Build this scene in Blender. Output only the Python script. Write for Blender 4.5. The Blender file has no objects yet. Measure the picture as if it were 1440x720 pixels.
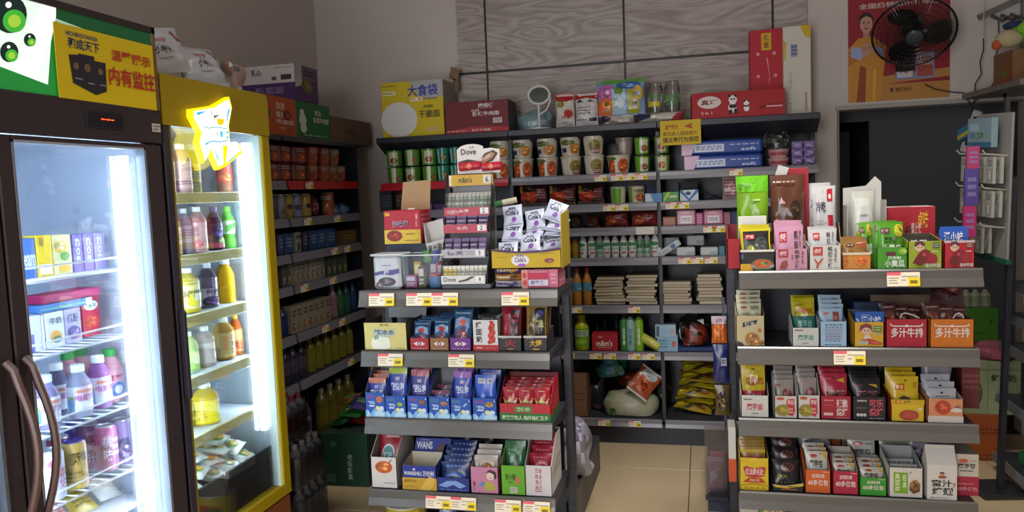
import bpy,math,random
from mathutils import Vector,Matrix
from mathutils.geometry import tessellate_polygon
random.seed(7)
SC = bpy.context.scene
COL = SC.collection
R_ = math.radians
# ------------------------------------------------------------------ camera
H = 1.6                                            # eye height, metres
FPX = 1103.6                                       # focal length in pixels of a 1440 wide frame
CM = Matrix(((0.971141,0.235104,-0.040132),(-0.019643,-0.088853,-0.995851),(-0.237695,0.967900,-0.081670)))
cam_data = bpy.data.cameras.new('camera')
cam_data.sensor_width = 36.0
cam_data.lens = FPX / 1440 * 36
cam_data.clip_start = 0.05
cam = bpy.data.objects.new('camera',cam_data)
COL.objects.link(cam)
rt,dn,fw = CM[0],CM[1],CM[2]
cam.matrix_world = Matrix(((rt[0],-dn[0],-fw[0],0),(rt[1],-dn[1],-fw[1],0),(rt[2],-dn[2],-fw[2],H),(0,0,0,1)))
SC.camera = cam
# ------------------------------------------------------------------ light, exposure
SC.view_settings.view_transform = 'Standard'
SC.view_settings.look = 'None'
SC.view_settings.gamma = 1.0
SC.view_settings.use_curve_mapping = False
SC.view_settings.exposure = 0.0
world = bpy.data.worlds.new('world')
SC.world = world
world.use_nodes = True
world.node_tree.nodes['Background'].inputs[0].default_value = (0.80,0.88,1.0,1)
world.node_tree.nodes['Background'].inputs[1].default_value = 0.22

def area(name,loc,rot,sx,sy,power,color):
    d = bpy.data.lights.new(name,'AREA')
    d.shape = 'RECTANGLE'
    d.size,d.size_y,d.energy,d.color = sx,sy,power,color
    o = bpy.data.objects.new(name,d)
    o.location,o.rotation_euler = loc,rot
    COL.objects.link(o)
    return o
area('shopfront_daylight',(-1.05,-1.5,1.45),(R_(90),0,0),1.2,2.5,112,(0.98,0.98,1.0))   # daylight through the open shop front behind the camera
area('ceiling_panel_light',(0.3,2.7,3.25),(0,0,0),1.2,0.3,37,(1.0,0.96,0.9)).data.spread = R_(125)        # one lit ceiling fitting above the aisle, beam narrowed to keep the left dim

# ------------------------------------------------------------------ pixel -> world at a known plane
def ray(x,y):
    return CM.transposed() @ Vector(((x - 720) / FPX,(y - 360) / FPX,1.0))
def onY(x,y,Y):
    d = ray(x,y); t = Y / d[1]; return Vector((d[0] * t,Y,H + d[2] * t))
def onZ(x,y,Z):
    d = ray(x,y); t = (Z - H) / d[2]; return Vector((d[0] * t,d[1] * t,Z))
def onX(x,y,X):
    d = ray(x,y); t = X / d[0]; return Vector((X,d[1] * t,H + d[2] * t))

def px_of(p):
    c = CM @ (Vector(p) - Vector((0,0,H))); return 720 + FPX * c[0] / c[2]

# ------------------------------------------------------------------ materials
def lin(h):
    h = h.lstrip('#')
    v = [int(h[i:i + 2],16) / 255 for i in (0,2,4)]
    return tuple(x / 12.92 if x <= 0.04045 else ((x + 0.055) / 1.055) ** 2.4 for x in v)
def shade(h,k):
    v = [min(255,int(int(h.lstrip('#')[i:i + 2],16) * k)) for i in (0,2,4)]
    return '#%02x%02x%02x' % tuple(v)
_M = {}
FIN = {'p': (0.62,0.0),'g': (0.28,0.0),'m': (0.34,0.85),'s': (0.42,0.0),'x': (0.85,0.0)}
def mat(h,fin='p'):
    """procedural surface: base colour with a fine grain; fin = p paper, g glossy film, m metal, s satin paint, x matt, c clear film, e emitting, l liquid in plastic"""
    k = (h,fin)
    if k in _M: return _M[k]
    m = bpy.data.materials.new(f'{fin}_{h}')
    m.use_nodes = True
    nt = m.node_tree; n = nt.nodes; L = nt.links
    b = n['Principled BSDF']
    c = lin(h)
    if fin[0] == 'e':
        b.inputs['Base Color'].default_value = (*c,1)
        b.inputs['Emission Color'].default_value = (*c,1)
        b.inputs['Emission Strength'].default_value = float(fin[1:])
    elif fin == 'q':
        out = n['Material Output']; n.remove(b)
        tr = n.new('ShaderNodeBsdfTransparent'); tr.inputs[0].default_value = (*[0.6 + 0.4 * x for x in c],1)
        gl = n.new('ShaderNodeBsdfGlossy'); gl.inputs['Roughness'].default_value = 0.03
        mx = n.new('ShaderNodeMixShader'); fr = n.new('ShaderNodeFresnel'); fr.inputs[0].default_value = 1.45
        mt = n.new('ShaderNodeMath'); mt.operation = 'MULTIPLY'; mt.inputs[1].default_value = 0.5
        L.new(fr.outputs[0],mt.inputs[0]); L.new(mt.outputs[0],mx.inputs[0]); L.new(tr.outputs[0],mx.inputs[1]); L.new(gl.outputs[0],mx.inputs[2]); L.new(mx.outputs[0],out.inputs[0])
    elif fin == 'c':
        out = n['Material Output']
        tr = n.new('ShaderNodeBsdfTransparent'); tr.inputs[0].default_value = (*[0.5 + 0.5 * x for x in c],1)
        n.remove(b); b = n.new('ShaderNodeBsdfGlossy'); b.inputs['Roughness'].default_value = 0.14
        mx = n.new('ShaderNodeMixShader')
        fr = n.new('ShaderNodeFresnel'); fr.inputs[0].default_value = 1.45
        mt = n.new('ShaderNodeMath'); mt.operation = 'MULTIPLY_ADD'; mt.inputs[1].default_value = 0.8; mt.inputs[2].default_value = 0.05
        L.new(fr.outputs[0],mt.inputs[0]); L.new(mt.outputs[0],mx.inputs[0])
        L.new(tr.outputs[0],mx.inputs[1]); L.new(b.outputs[0],mx.inputs[2]); L.new(mx.outputs[0],out.inputs[0])
    else:
        if fin == 'l':
            r,me = 0.1,0.0
            b.inputs['Transmission Weight'].default_value = 0.35; b.inputs['IOR'].default_value = 1.2
        else:
            r,me = FIN[fin]
        tc = n.new('ShaderNodeTexCoord'); nz = n.new('ShaderNodeTexNoise')
        nz.inputs['Scale'].default_value = 60 if fin != 'x' else 9; nz.inputs['Detail'].default_value = 3
        rp = n.new('ShaderNodeMapRange'); rp.inputs[3].default_value = 0.93; rp.inputs[4].default_value = 1.05
        mu = n.new('ShaderNodeMix'); mu.data_type = 'RGBA'; mu.blend_type = 'MULTIPLY'
        mu.inputs[0].default_value = 1; mu.inputs[6].default_value = (*c,1)
        L.new(tc.outputs['Object'],nz.inputs['Vector']); L.new(nz.outputs[0],rp.inputs[0])
        L.new(rp.outputs[0],mu.inputs[7]); L.new(mu.outputs[2],b.inputs['Base Color'])
        b.inputs['Roughness'].default_value = r; b.inputs['Metallic'].default_value = me
    _M[k] = m
    return m

# ------------------------------------------------------------------ mesh builder
class MB:
    def __init__(s): s.v = []; s.f = []; s.m = []; s.mats = []
    def mi(s,m):
        if m not in s.mats: s.mats.append(m)
        return s.mats.index(m)
    def add(s,vs,fs,m):
        o = len(s.v); s.v += [tuple(v) for v in vs]; k = s.mi(m)
        for f in fs: s.f.append(tuple(i + o for i in f)); s.m.append(k)
    def box(s,a,b,m,T=None,bev=0.0,faces=None):
        """box from corner a to corner b; bev chamfers the four vertical and all other edges; faces = materials per side (-x,+x,-y,+y,-z,+z)"""
        x0,y0,z0 = a; x1,y1,z1 = b
        if bev > 0:
            e = min(bev,(x1 - x0) * .45,(y1 - y0) * .45,(z1 - z0) * .45)
            vs = []; idx = {}
            for ix,X in enumerate((x0,x1)):
                for iy,Y in enumerate((y0,y1)):
                    for iz,Z in enumerate((z0,z1)):
                        sx,sy,sz = (1 - 2 * ix) * e,(1 - 2 * iy) * e,(1 - 2 * iz) * e
                        for ax,p in enumerate(((X,Y + sy,Z + sz),(X + sx,Y,Z + sz),(X + sx,Y + sy,Z))):
                            idx[ix,iy,iz,ax] = len(vs); vs.append(p)
            q = lambda *t: tuple(idx[i] for i in t)
            F = [q((0,0,0,0),(0,0,1,0),(0,1,1,0),(0,1,0,0)),q((1,0,0,0),(1,1,0,0),(1,1,1,0),(1,0,1,0)),
                 q((0,0,0,1),(1,0,0,1),(1,0,1,1),(0,0,1,1)),q((0,1,0,1),(0,1,1,1),(1,1,1,1),(1,1,0,1)),
                 q((0,0,0,2),(0,1,0,2),(1,1,0,2),(1,0,0,2)),q((0,0,1,2),(1,0,1,2),(1,1,1,2),(0,1,1,2))]
            E = []
            for ix in (0,1):
                for iy in (0,1): E.append(q((ix,iy,0,0),(ix,iy,0,1),(ix,iy,1,1),(ix,iy,1,0)) if ix == iy else q((ix,iy,0,0),(ix,iy,1,0),(ix,iy,1,1),(ix,iy,0,1)))
            for ix in (0,1):
                for iz in (0,1): E.append(q((ix,0,iz,0),(ix,1,iz,0),(ix,1,iz,2),(ix,0,iz,2)) if ix == iz else q((ix,0,iz,0),(ix,0,iz,2),(ix,1,iz,2),(ix,1,iz,0)))
            for iy in (0,1):
                for iz in (0,1): E.append(q((0,iy,iz,1),(0,iy,iz,2),(1,iy,iz,2),(1,iy,iz,1)) if iy == iz else q((0,iy,iz,1),(1,iy,iz,1),(1,iy,iz,2),(0,iy,iz,2)))
            for ix in (0,1):
                for iy in (0,1):
                    for iz in (0,1):
                        t = ((ix,iy,iz,0),(ix,iy,iz,1),(ix,iy,iz,2)) if (ix + iy + iz) % 2 == 1 else ((ix,iy,iz,0),(ix,iy,iz,2),(ix,iy,iz,1))
                        E.append(q(*t))
        else:
            vs = [(x,y,z) for x in (x0,x1) for y in (y0,y1) for z in (z0,z1)]
            F = [(0,1,3,2),(4,6,7,5),(0,4,5,1),(2,3,7,6),(0,2,6,4),(1,5,7,3)]; E = []
        if T: vs = [T @ Vector(v) for v in vs]
        o = len(s.v); s.v += [tuple(v) for v in vs]
        for i,f in enumerate(F):
            s.f.append(tuple(j + o for j in f)); s.m.append(s.mi(faces[i] if faces and faces[i] else m))
        k = s.mi(m)
        for f in E: s.f.append(tuple(j + o for j in f)); s.m.append(k)
        return s
    def lathe(s,prof,m,n=20,c=(0,0,0),mats=None,cap=True,sq=0.0):
        """prof = [(r, z)...]; mats = material per band; sq>0 squares the section"""
        o = len(s.v)
        for r,z in prof:
            for i in range(n):
                a = 2 * math.pi * i / n
                k = 1.0
                if sq: k = 1 / max(abs(math.cos(a)),abs(math.sin(a))) ** sq
                s.v.append((c[0] + r * k * math.cos(a),c[1] + r * k * math.sin(a),c[2] + z))
        for j in range(len(prof) - 1):
            mm = mats[j] if mats else m; k = s.mi(mm)
            for i in range(n):
                i2 = (i + 1) % n
                s.f.append((o + j * n + i,o + j * n + i2,o + (j + 1) * n + i2,o + (j + 1) * n + i)); s.m.append(k)
        if cap:
            s.f.append(tuple(o + i for i in reversed(range(n)))); s.m.append(s.mi(mats[0] if mats else m))
            e = o + (len(prof) - 1) * n
            s.f.append(tuple(e + i for i in range(n))); s.m.append(s.mi(mats[-1] if mats else m))
        return s
    def tube(s,pts,r,m,n=8,closed=False):
        pts = [Vector(p) for p in pts]; N = len(pts); o = len(s.v)
        rr = r if isinstance(r,(list,tuple)) else [r] * N
        up = None
        for i,p in enumerate(pts):
            a = pts[(i - 1) % N] if (closed or i > 0) else p
            b = pts[(i + 1) % N] if (closed or i < N - 1) else p
            t = (b - a).normalized()
            if up is None:
                up = Vector((0,0,1)) if abs(t.z) < .9 else Vector((1,0,0))
            u = (up - t * up.dot(t)).normalized(); up = u; w = t.cross(u)
            for k in range(n):
                an = 2 * math.pi * k / n
                s.v.append(tuple(p + (u * math.cos(an) + w * math.sin(an)) * rr[i]))
        k0 = s.mi(m)
        for i in range(N if closed else N - 1):
            i2 = (i + 1) % N
            for k in range(n):
                s.f.append((o + i * n + k,o + i * n + (k + 1) % n,o + i2 * n + (k + 1) % n,o + i2 * n + k)); s.m.append(k0)
        if not closed:
            s.f.append(tuple(o + k for k in reversed(range(n)))); s.m.append(k0)
            s.f.append(tuple(o + (N - 1) * n + k for k in range(n))); s.m.append(k0)
        return s
    def prism(s,poly,y0,y1,m,plane='xz',mside=None):
        """extrude a 2-D outline; plane xz (extruded along y), yz (along x) or xy (along z)"""
        n = len(poly)
        P = {'xz': lambda a,b,c: (a,c,b),'yz': lambda a,b,c: (c,a,b),'xy': lambda a,b,c: (a,b,c)}[plane]
        vs = [P(a,b,y0) for a,b in poly] + [P(a,b,y1) for a,b in poly]
        tri = tessellate_polygon([[Vector((a,b,0)) for a,b in poly]])
        s.add(vs,[tuple(t) for t in tri] + [tuple(i + n for i in reversed(t)) for t in tri],m)
        o = len(s.v) - 2 * n; k = s.mi(mside or m)
        for i in range(n):
            j = (i + 1) % n
            s.f.append((o + i,o + j,o + j + n,o + i + n)); s.m.append(k)
        return s
    def mesh(s,name,smooth=False,fixn=True):
        me = bpy.data.meshes.new(name)
        me.from_pydata(s.v,[],s.f)
        for m in s.mats: me.materials.append(m)
        me.polygons.foreach_set('material_index',s.m)
        if fixn:
            import bmesh
            b = bmesh.new(); b.from_mesh(me); bmesh.ops.recalc_face_normals(b,faces=b.faces); b.to_mesh(me); b.free()
        if smooth:
            me.polygons.foreach_set('use_smooth',[True] * len(me.polygons))
            try: me.set_sharp_from_angle(angle=R_(40))
            except Exception: pass
        me.update()
        return me

def obj(name,me,parent=None,loc=None,rot=None):
    o = bpy.data.objects.new(name,me); COL.objects.link(o)
    if parent: o.parent = parent
    if loc is not None: o.location = loc
    if rot is not None: o.rotation_euler = rot
    return o
def tag(o,label=None,cat=None,group=None,kind=None):
    if label: o['label'] = label
    if cat: o['category'] = cat
    if group: o['group'] = group
    if kind: o['kind'] = kind
    return o
def empty(name,loc=(0,0,0),rot=(0,0,0)):
    o = bpy.data.objects.new(name,None); o.empty_display_size = .05
    COL.objects.link(o); o.location = loc; o.rotation_euler = rot
    return o
def place(parts,name,label,cat,loc,rot=(0,0,0),group=None,sc=None):
    """parts = [(part name, mesh, [(sub name, mesh)...])]; copies share mesh data"""
    if len(parts) == 1 and not parts[0][2]:
        e = obj(name,parts[0][1],None,loc,rot)
    else:
        e = empty(name,loc,rot)
        for pn,me,sub in parts:
            p = obj(pn,me,e)
            for sn,sm in sub: obj(sn,sm,p)
    if sc: e.scale = sc
    if rot[0] or rot[1]:                       # a tilted thing still stands on its lowest corner
        lo = low(e)
        if lo < e.location.z: e.location.z += e.location.z - lo
    return tag(e,label,cat,group)
ORD = ['first','second','third','fourth','fifth','sixth','seventh','eighth','ninth','tenth','eleventh','twelfth','thirteenth','fourteenth','fifteenth','sixteenth']
def nth(i,n,a='left'):
    """ordinal phrase from one end"""
    if n == 1: return 'only one'
    ends = {'left': ('leftmost','rightmost'),'front': ('frontmost','rearmost'),'near': ('nearest','farthest')}[a]
    if i == 0: return ends[0]
    if i == n - 1: return ends[1]
    return ORD[i] + {'left': ' from left','front': ' from front','near': ' nearest'}[a]

# ------------------------------------------------------------------ flat print
_T = {}
def text_geo(s):
    """outline triangles of a string in Blender's built-in font, scaled to the unit square"""
    if s in _T: return _T[s]
    c = bpy.data.curves.new('lettering','FONT'); c.body = s; c.resolution_u = 2; c.offset = 0.022; c.align_x = 'CENTER'
    c.space_line = 0.95
    o = bpy.data.objects.new('lettering',c); COL.objects.link(o)
    dg = bpy.context.evaluated_depsgraph_get()
    me = bpy.data.meshes.new_from_object(o.evaluated_get(dg),depsgraph=dg)
    vs = [v.co.copy() for v in me.vertices]; fs = [tuple(p.vertices) for p in me.polygons]
    bpy.data.objects.remove(o); bpy.data.curves.remove(c); bpy.data.meshes.remove(me)
    if not vs: _T[s] = ([],[]); return _T[s]
    x0 = min(v.x for v in vs); x1 = max(v.x for v in vs); y0 = min(v.y for v in vs); y1 = max(v.y for v in vs)
    _T[s] = ([((v.x - x0) / max(x1 - x0,1e-6),(v.y - y0) / max(y1 - y0,1e-6)) for v in vs],fs)
    return _T[s]
def flat(w,h,y=0.0,z0=0.0,x0=0.0):
    return lambda u,v,e: (x0 + (u - .5) * w,y - e,z0 + v * h)
def print_mesh(shapes,surf,name='print',fin='p',curved=False,e0=.0006):
    """shapes on a surface: surf(u, v, e) -> point raised by e.
    ('r',u0,v0,u1,v1,c) ('e',cu,cv,ru,rv,c) ('p',[(u,v)..],c) ('t',text,u0,v0,u1,v1,c) ('v',text,u0,v0,u1,v1,c: one char below another) ('b',u0,v0,u1,v1,c,n: n broken text lines) ('f',cu,cv,ru,rv,c1,c2: heap of food)"""
    b = MB(); L = [e0]
    st = .0005 if curved else .0003
    rnd = random.Random(len(shapes) * 7 + 3)
    def tris(P,T,c,mx):
        """triangles in (u, v), cut finer where the surface is curved so that they follow it"""
        P = list(P); T = [tuple(t) for t in T]
        for _ in range(4 if curved else 0):
            mid = {}; N = []; cut = False
            def m_(i,j):
                k = (min(i,j),max(i,j))
                if k not in mid: mid[k] = len(P); P.append(((P[i][0] + P[j][0]) / 2,(P[i][1] + P[j][1]) / 2))
                return mid[k]
            for i,j,k in T:
                E = [(i,j),(j,k),(k,i)]
                if max(math.hypot(P[p][0] - P[q][0],P[p][1] - P[q][1]) for p,q in E) > mx:
                    x,y,z = m_(i,j),m_(j,k),m_(k,i); N += [(i,x,z),(x,j,y),(z,y,k),(x,y,z)]; cut = True
                else: N.append((i,j,k))
            T = N
            if not cut: break
        b.add([surf(u,v,L[0]) for u,v in P],T,mat(c,fin))
    def poly(pts,c):
        tris(pts,tessellate_polygon([[Vector((u,v,0)) for u,v in pts]]),c,.16)
    def rect(u0,v0,u1,v1,c):
        n = 6 if curved else 1
        k = max(1,round(n * min(1,abs(v1 - v0) * 1.5)))
        vs = [surf(u0 + (u1 - u0) * i / n,v0 + (v1 - v0) * j / k,L[0]) for j in range(k + 1) for i in range(n + 1)]
        b.add(vs,[(j * (n + 1) + i,j * (n + 1) + i + 1,(j + 1) * (n + 1) + i + 1,(j + 1) * (n + 1) + i) for j in range(k) for i in range(n)],mat(c,fin))
    def ell(cu,cv,ru,rv,c,n=14):
        vs = [surf(cu,cv,L[0])]
        for q in ((.5,1) if curved else (1,)):
            vs += [surf(cu + ru * q * math.cos(2 * math.pi * i / n),cv + rv * q * math.sin(2 * math.pi * i / n),L[0]) for i in range(n)]
        fs = [(0,1 + i,1 + (i + 1) % n) for i in range(n)]
        if curved: fs += [(1 + i,1 + n + i,1 + n + (i + 1) % n,1 + (i + 1) % n) for i in range(n)]
        b.add(vs,fs,mat(c,fin))
    def text(s,u0,v0,u1,v1,c):
        vs,fs = text_geo(s)
        if vs and curved: tris([(u0 + x * (u1 - u0),v0 + y * (v1 - v0)) for x,y in vs],[t for f in fs for t in ([f] if len(f) == 3 else [(f[0],f[q],f[q + 1]) for q in range(1,len(f) - 1)])],c,.2)
        elif vs: b.add([surf(u0 + x * (u1 - u0),v0 + y * (v1 - v0),L[0]) for x,y in vs],fs,mat(c,fin))
    for s in shapes:
        L[0] += st
        k = s[0]
        if k == 'r': rect(*s[1:])
        elif k == 'e': ell(*s[1:])
        elif k == 'p': poly(s[1],s[2])
        elif k == 't': text(*s[1:])
        elif k == 'v':
            _,t,u0,v0,u1,v1,c = s; n = len(t)
            for i,ch in enumerate(t):
                a = v1 - (v1 - v0) * (i + .94) / n; d = v1 - (v1 - v0) * (i + .06) / n
                text(ch,u0,a,u1,d,c)
        elif k == 'b':
            _,u0,v0,u1,v1,c,n = s
            for i in range(n):
                a = v1 - (v1 - v0) * (i + .7) / n; d = v1 - (v1 - v0) * (i + .15) / n
                u = u0
                while u < u1 - .01:
                    w = rnd.uniform(.08,.22) * (u1 - u0)
                    rect(u,a,min(u + w,u1),d,c); u += w + .06 * (u1 - u0)
        elif k == 'f':
            _,cu,cv,ru,rv,c1,c2 = s
            ell(cu,cv,ru,rv,c1)
            for i in range(12):
                L[0] += st * .3
                a = rnd.uniform(0,6.28); q = rnd.uniform(.1,.68)
                ell(cu + ru * q * math.cos(a),cv + rv * q * math.sin(a),ru * rnd.uniform(.16,.34),rv * rnd.uniform(.14,.30),shade(c2 if i % 3 else c1,(.62,1.0,1.28,.82)[i % 4]),8)
    return b.mesh(name,fixn=False)

# ------------------------------------------------------------------ goods: each maker returns [(part name, mesh, sub-parts)]
_P = {}
def carton(w,d,h,col,front=None,right=None,left=None,top=None,fin='p',faces=None,bev=.0015,flaps=None,name='carton'):
    """closed box, origin at the middle of its base; prints on its faces"""
    b = MB().box((-w / 2,-d / 2,0),(w / 2,d / 2,h),mat(col,fin),bev=bev,faces=[mat(f,fin) if f else None for f in faces] if faces else None)
    P = [(name,b.mesh(name),[])]
    if flaps:
        for fc,pts,th in flaps:
            P.append(('flap',MB().prism(pts,d / 2 - th,d / 2,mat(fc)).mesh('flap'),[]))
    if front: P.append(('front_print',print_mesh(front,flat(w,h,-d / 2),'front_print',fin),[]))
    if right: P.append(('side_print',print_mesh(right,lambda u,v,e: (w / 2 + e,(u - .5) * d,v * h),'side_print',fin),[]))
    if left: P.append(('side_print',print_mesh(left,lambda u,v,e: (-w / 2 - e,(.5 - u) * d,v * h),'side_print',fin),[]))
    if top: P.append(('top_print',print_mesh(top,lambda u,v,e: ((u - .5) * w,(v - .5) * d,h + e),'top_print',fin),[]))
    return P
def tray(w,d,hf,hb,col,inner='#c9c4bc',front=None,right=None,th=.0022,lip=None,backcol=None,fin='p',arch=0.0,sidecol=None,back=True):
    """open display box: low front hf, high back hb, sloping sides; origin mid base"""
    b = MB(); m = mat(col,fin); im = mat(inner); sm = mat(sidecol or col,fin)
    y0,y1 = -d / 2,d / 2
    b.box((-w / 2,y0,0),(w / 2,y1,th),m)
    if arch:
        n = 10; pts = [(-w / 2,0),(w / 2,0)] + [(w / 2 - w * i / n,hf - arch * (1 - (2 * i / n - 1) ** 2)) for i in range(n + 1)]
        b.prism(pts,y0,y0 + th,m)
    else:
        b.box((-w / 2,y0,0),(w / 2,y0 + th,hf),m,faces=[None,None,None,im,None,im])
    if back: b.box((-w / 2,y1 - th,0),(w / 2,y1,hb),mat(backcol or col,fin),faces=[None,None,im if not backcol else None,None,None,None])
    k = .55 if hb > hf * 1.3 else 1.0
    side = [(y0,0),(y1,0),(y1,hb),(y0 + d * k,hb if k < 1 else hb),(y0,hf)]
    if k == 1.0: side = [(y0,0),(y1,0),(y1,hb),(y0,hf)]
    for x in (-w / 2,w / 2 - th):
        b.prism(side,x,x + th,sm,'yz')
    # inner faces of the sides
    for x,q in ((-w / 2 + th,1),(w / 2 - th,-1)):
        b.add([(x + q * .0003,a,z) for a,z in side],[tuple(range(len(side)))],im)
    P = [('carton',b.mesh('carton',fixn=False),[])]
    if lip: P.append(('front_lip',MB().box((-w / 2,y0 - .0008,hf - .006),(w / 2,y0 + th,hf + .002),mat(lip)).mesh('front_lip'),[]))
    if front: P.append(('front_print',print_mesh(front,flat(w,hf,y0),'front_print',fin),[]))
    if right:
        def rs(u,v,e):
            y = y0 + u * d; top = hf + (hb - hf) * min(1,u / k)
            return (w / 2 + e,y,v * top)
        P.append(('side_print',print_mesh(right,rs,'side_print',fin),[]))
    return P
def pouch_surf(w,h,t,seed,seal=.07,pw=.5):
    ph = random.Random(seed); k1,k2,k3,k4 = [ph.uniform(0,6.28) for _ in range(4)]; amp = .10 * t
    def S(u,v,side,e=0.0):
        bu = max(0.0,1 - abs(2 * u - 1) ** 2.6) ** pw
        vv = (v - seal) / (1 - 2 * seal)
        bv = math.sin(math.pi * min(1,max(0,vv))) ** .42 if 0 < vv < 1 else 0.0
        k = bu * bv
        y = -side * (t / 2 * k + (amp * math.sin(9 * u + k1 + 3 * v) * math.sin(11 * v + k2) + amp * .6 * math.sin(17 * v + 7 * u + k3)) * (k + .15))
        x = (u - .5) * w * (1 - .045 * bv) + .012 * w * math.sin(7 * v + k4) * bv
        return (x,y - side * e,v * h)
    return S
def pouch(w,h,t,col,front=None,bands=None,seed=1,fin='g',seal=.07,back=None,horiz=False,nu=9,nv=12,name='bag',pn='front_print',zig=0):
    """sealed film bag standing on its lower seal; bands = [(v0, v1, colour)]"""
    S = pouch_surf(w,h,t,seed,seal)
    b = MB(); base = mat(col,fin); ba = [(a,c,mat(k,fin)) for a,c,k in (bands or [])]
    idx = {}; vs = []
    for sd in (1,-1):
        for j in range(nv + 1):
            for i in range(nu + 1):
                if sd == -1 and (i in (0,nu) or j in (0,nv)): idx[sd,i,j] = idx[1,i,j]; continue
                p = S(i / nu,j / nv,sd)
                if zig and j in (0,nv) and i % 2: p = (p[0],p[1],p[2] + (zig if j else -zig))
                idx[sd,i,j] = len(vs); vs.append(p)
    fs = []; ms = []
    for sd in (1,-1):
        for j in range(nv):
            v = (j + .5) / nv; m = base
            for a,c,k in ba:
                if a <= v < c: m = k
            if sd == -1 and back: m = mat(back,fin)
            for i in range(nu):
                q = (idx[sd,i,j],idx[sd,i + 1,j],idx[sd,i + 1,j + 1],idx[sd,i,j + 1])
                fs.append(q if sd == 1 else q[::-1]); ms.append(m)
    b.v = [tuple(v) for v in vs]
    for f,m in zip(fs,ms): b.f.append(f); b.m.append(b.mi(m))
    P = [(name,b.mesh(name,smooth=True,fixn=False),[])]
    if front: P.append((pn,print_mesh(front,lambda u,v,e: S(u,v,1,e),pn,fin,curved=True,e0=.0013),[]))
    return P
def bottle(r,h,liq,cap,label=None,lab=(.25,.62),shape='std',prints=None,fin='l',sq=0.0,capfin='s',neck=None,n=18):
    """drink bottle: body, cap, label band"""
    if shape == 'std': prof = [(r * .86,0),(r,.02 * h),(r,.22 * h),(r * .965,.25 * h),(r * .965,.62 * h),(r,.65 * h),(r * .95,.72 * h),(r * .66,.83 * h),(r * .40,.89 * h),(r * .38,.93 * h)]
    elif shape == 'milk': prof = [(r * .9,0),(r,.03 * h),(r,.6 * h),(r * .93,.68 * h),(r * .62,.80 * h),(r * .5,.84 * h),(r * .5,.90 * h)]
    elif shape == 'waist': prof = [(r * .88,0),(r,.03 * h),(r * .97,.14 * h),(r * .86,.30 * h),(r * .88,.36 * h),(r,.52 * h),(r * .97,.66 * h),(r * .66,.80 * h),(r * .42,.87 * h),(r * .40,.92 * h)]
    else: prof = [(r * .9,0),(r,.02 * h),(r,.60 * h),(r * .96,.66 * h),(r * .55,.82 * h),(r * .42,.86 * h),(r * .42,.92 * h)]
    P = [('bottle_body',MB().lathe(prof,mat(liq,fin),n,sq=sq).mesh('bottle_body',True),[])]
    z0 = prof[-1][1]; cr = prof[-1][0] * 1.12
    c = MB().lathe([(cr,z0 - .035 * h),(cr,h * .992),(cr * .9,h)],mat(cap,capfin),14)
    P.append(('cap',c.mesh('cap',True),[]))
    if label:
        za,zb = lab[0] * h,lab[1] * h
        def rad(z):
            for (ra,a),(rb,b_) in zip(prof,prof[1:]):
                if a <= z <= b_: return ra + (rb - ra) * (z - a) / max(b_ - a,1e-6)
            return r
        ps = [(rad(za + (zb - za) * i / 5) + .0007,za + (zb - za) * i / 5) for i in range(6)]
        P.append(('label',MB().lathe(ps,mat(label,'g'),n,cap=False,sq=sq).mesh('label',True),[]))
        if prints:
            def S(u,v,e):
                a = -math.pi / 2 + (u - .5) * 2.6; z = za + v * (zb - za); k = 1.0
                if sq: k = 1 / max(abs(math.cos(a)),abs(math.sin(a))) ** sq
                q = (rad(z) + .0007 + e) * k
                return (q * math.cos(a),q * math.sin(a),z)
            P.append(('label_print',print_mesh(prints,S,'label_print','g',curved=True,e0=.0008),[]))
    return P
def can(r,h,col,prints=None,lid='#c9ccd0',bands=None):
    prof = [(r * .84,0),(r,.05 * h),(r,.92 * h),(r * .86,.975 * h)]
    P = [('can_body',MB().lathe(prof,mat(col,'g'),18).mesh('can_body',True),[]),
         ('lid',MB().lathe([(r * .86,.975 * h),(r * .87,h),(r * .78,h),(r * .76,.985 * h)],mat(lid,'m'),18).mesh('lid',True),[])]
    if prints:
        def S(u,v,e):
            a = -math.pi / 2 + (u - .5) * 2.6
            return ((r + e) * math.cos(a),(r + e) * math.sin(a),(.05 + v * .87) * h)
        P.append(('label_print',print_mesh(prints,S,'label_print','g',curved=True,e0=.0006),[]))
    return P
def cup(r0,r1,h,col,lid,prints=None,lidfin='s',n=20,fin='g'):
    """tapered paper cup with a peel lid"""
    P = [('cup_body',MB().lathe([(r0,0),(r1,.95 * h)],mat(col,fin),n).mesh('cup_body',True),[]),
         ('lid',MB().lathe([(r1 * 1.05,.95 * h),(r1 * 1.06,.985 * h),(r1 * .95,h)],mat(lid,lidfin),n).mesh('lid',True),[])]
    if prints:
        def S(u,v,e):
            a = -math.pi / 2 + (u - .5) * 2.5; q = r0 + (r1 - r0) * v + e
            return (q * math.cos(a),q * math.sin(a),v * .95 * h)
        P.append(('label_print',print_mesh(prints,S,'label_print','g',curved=True,e0=.0008),[]))
    return P
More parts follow.
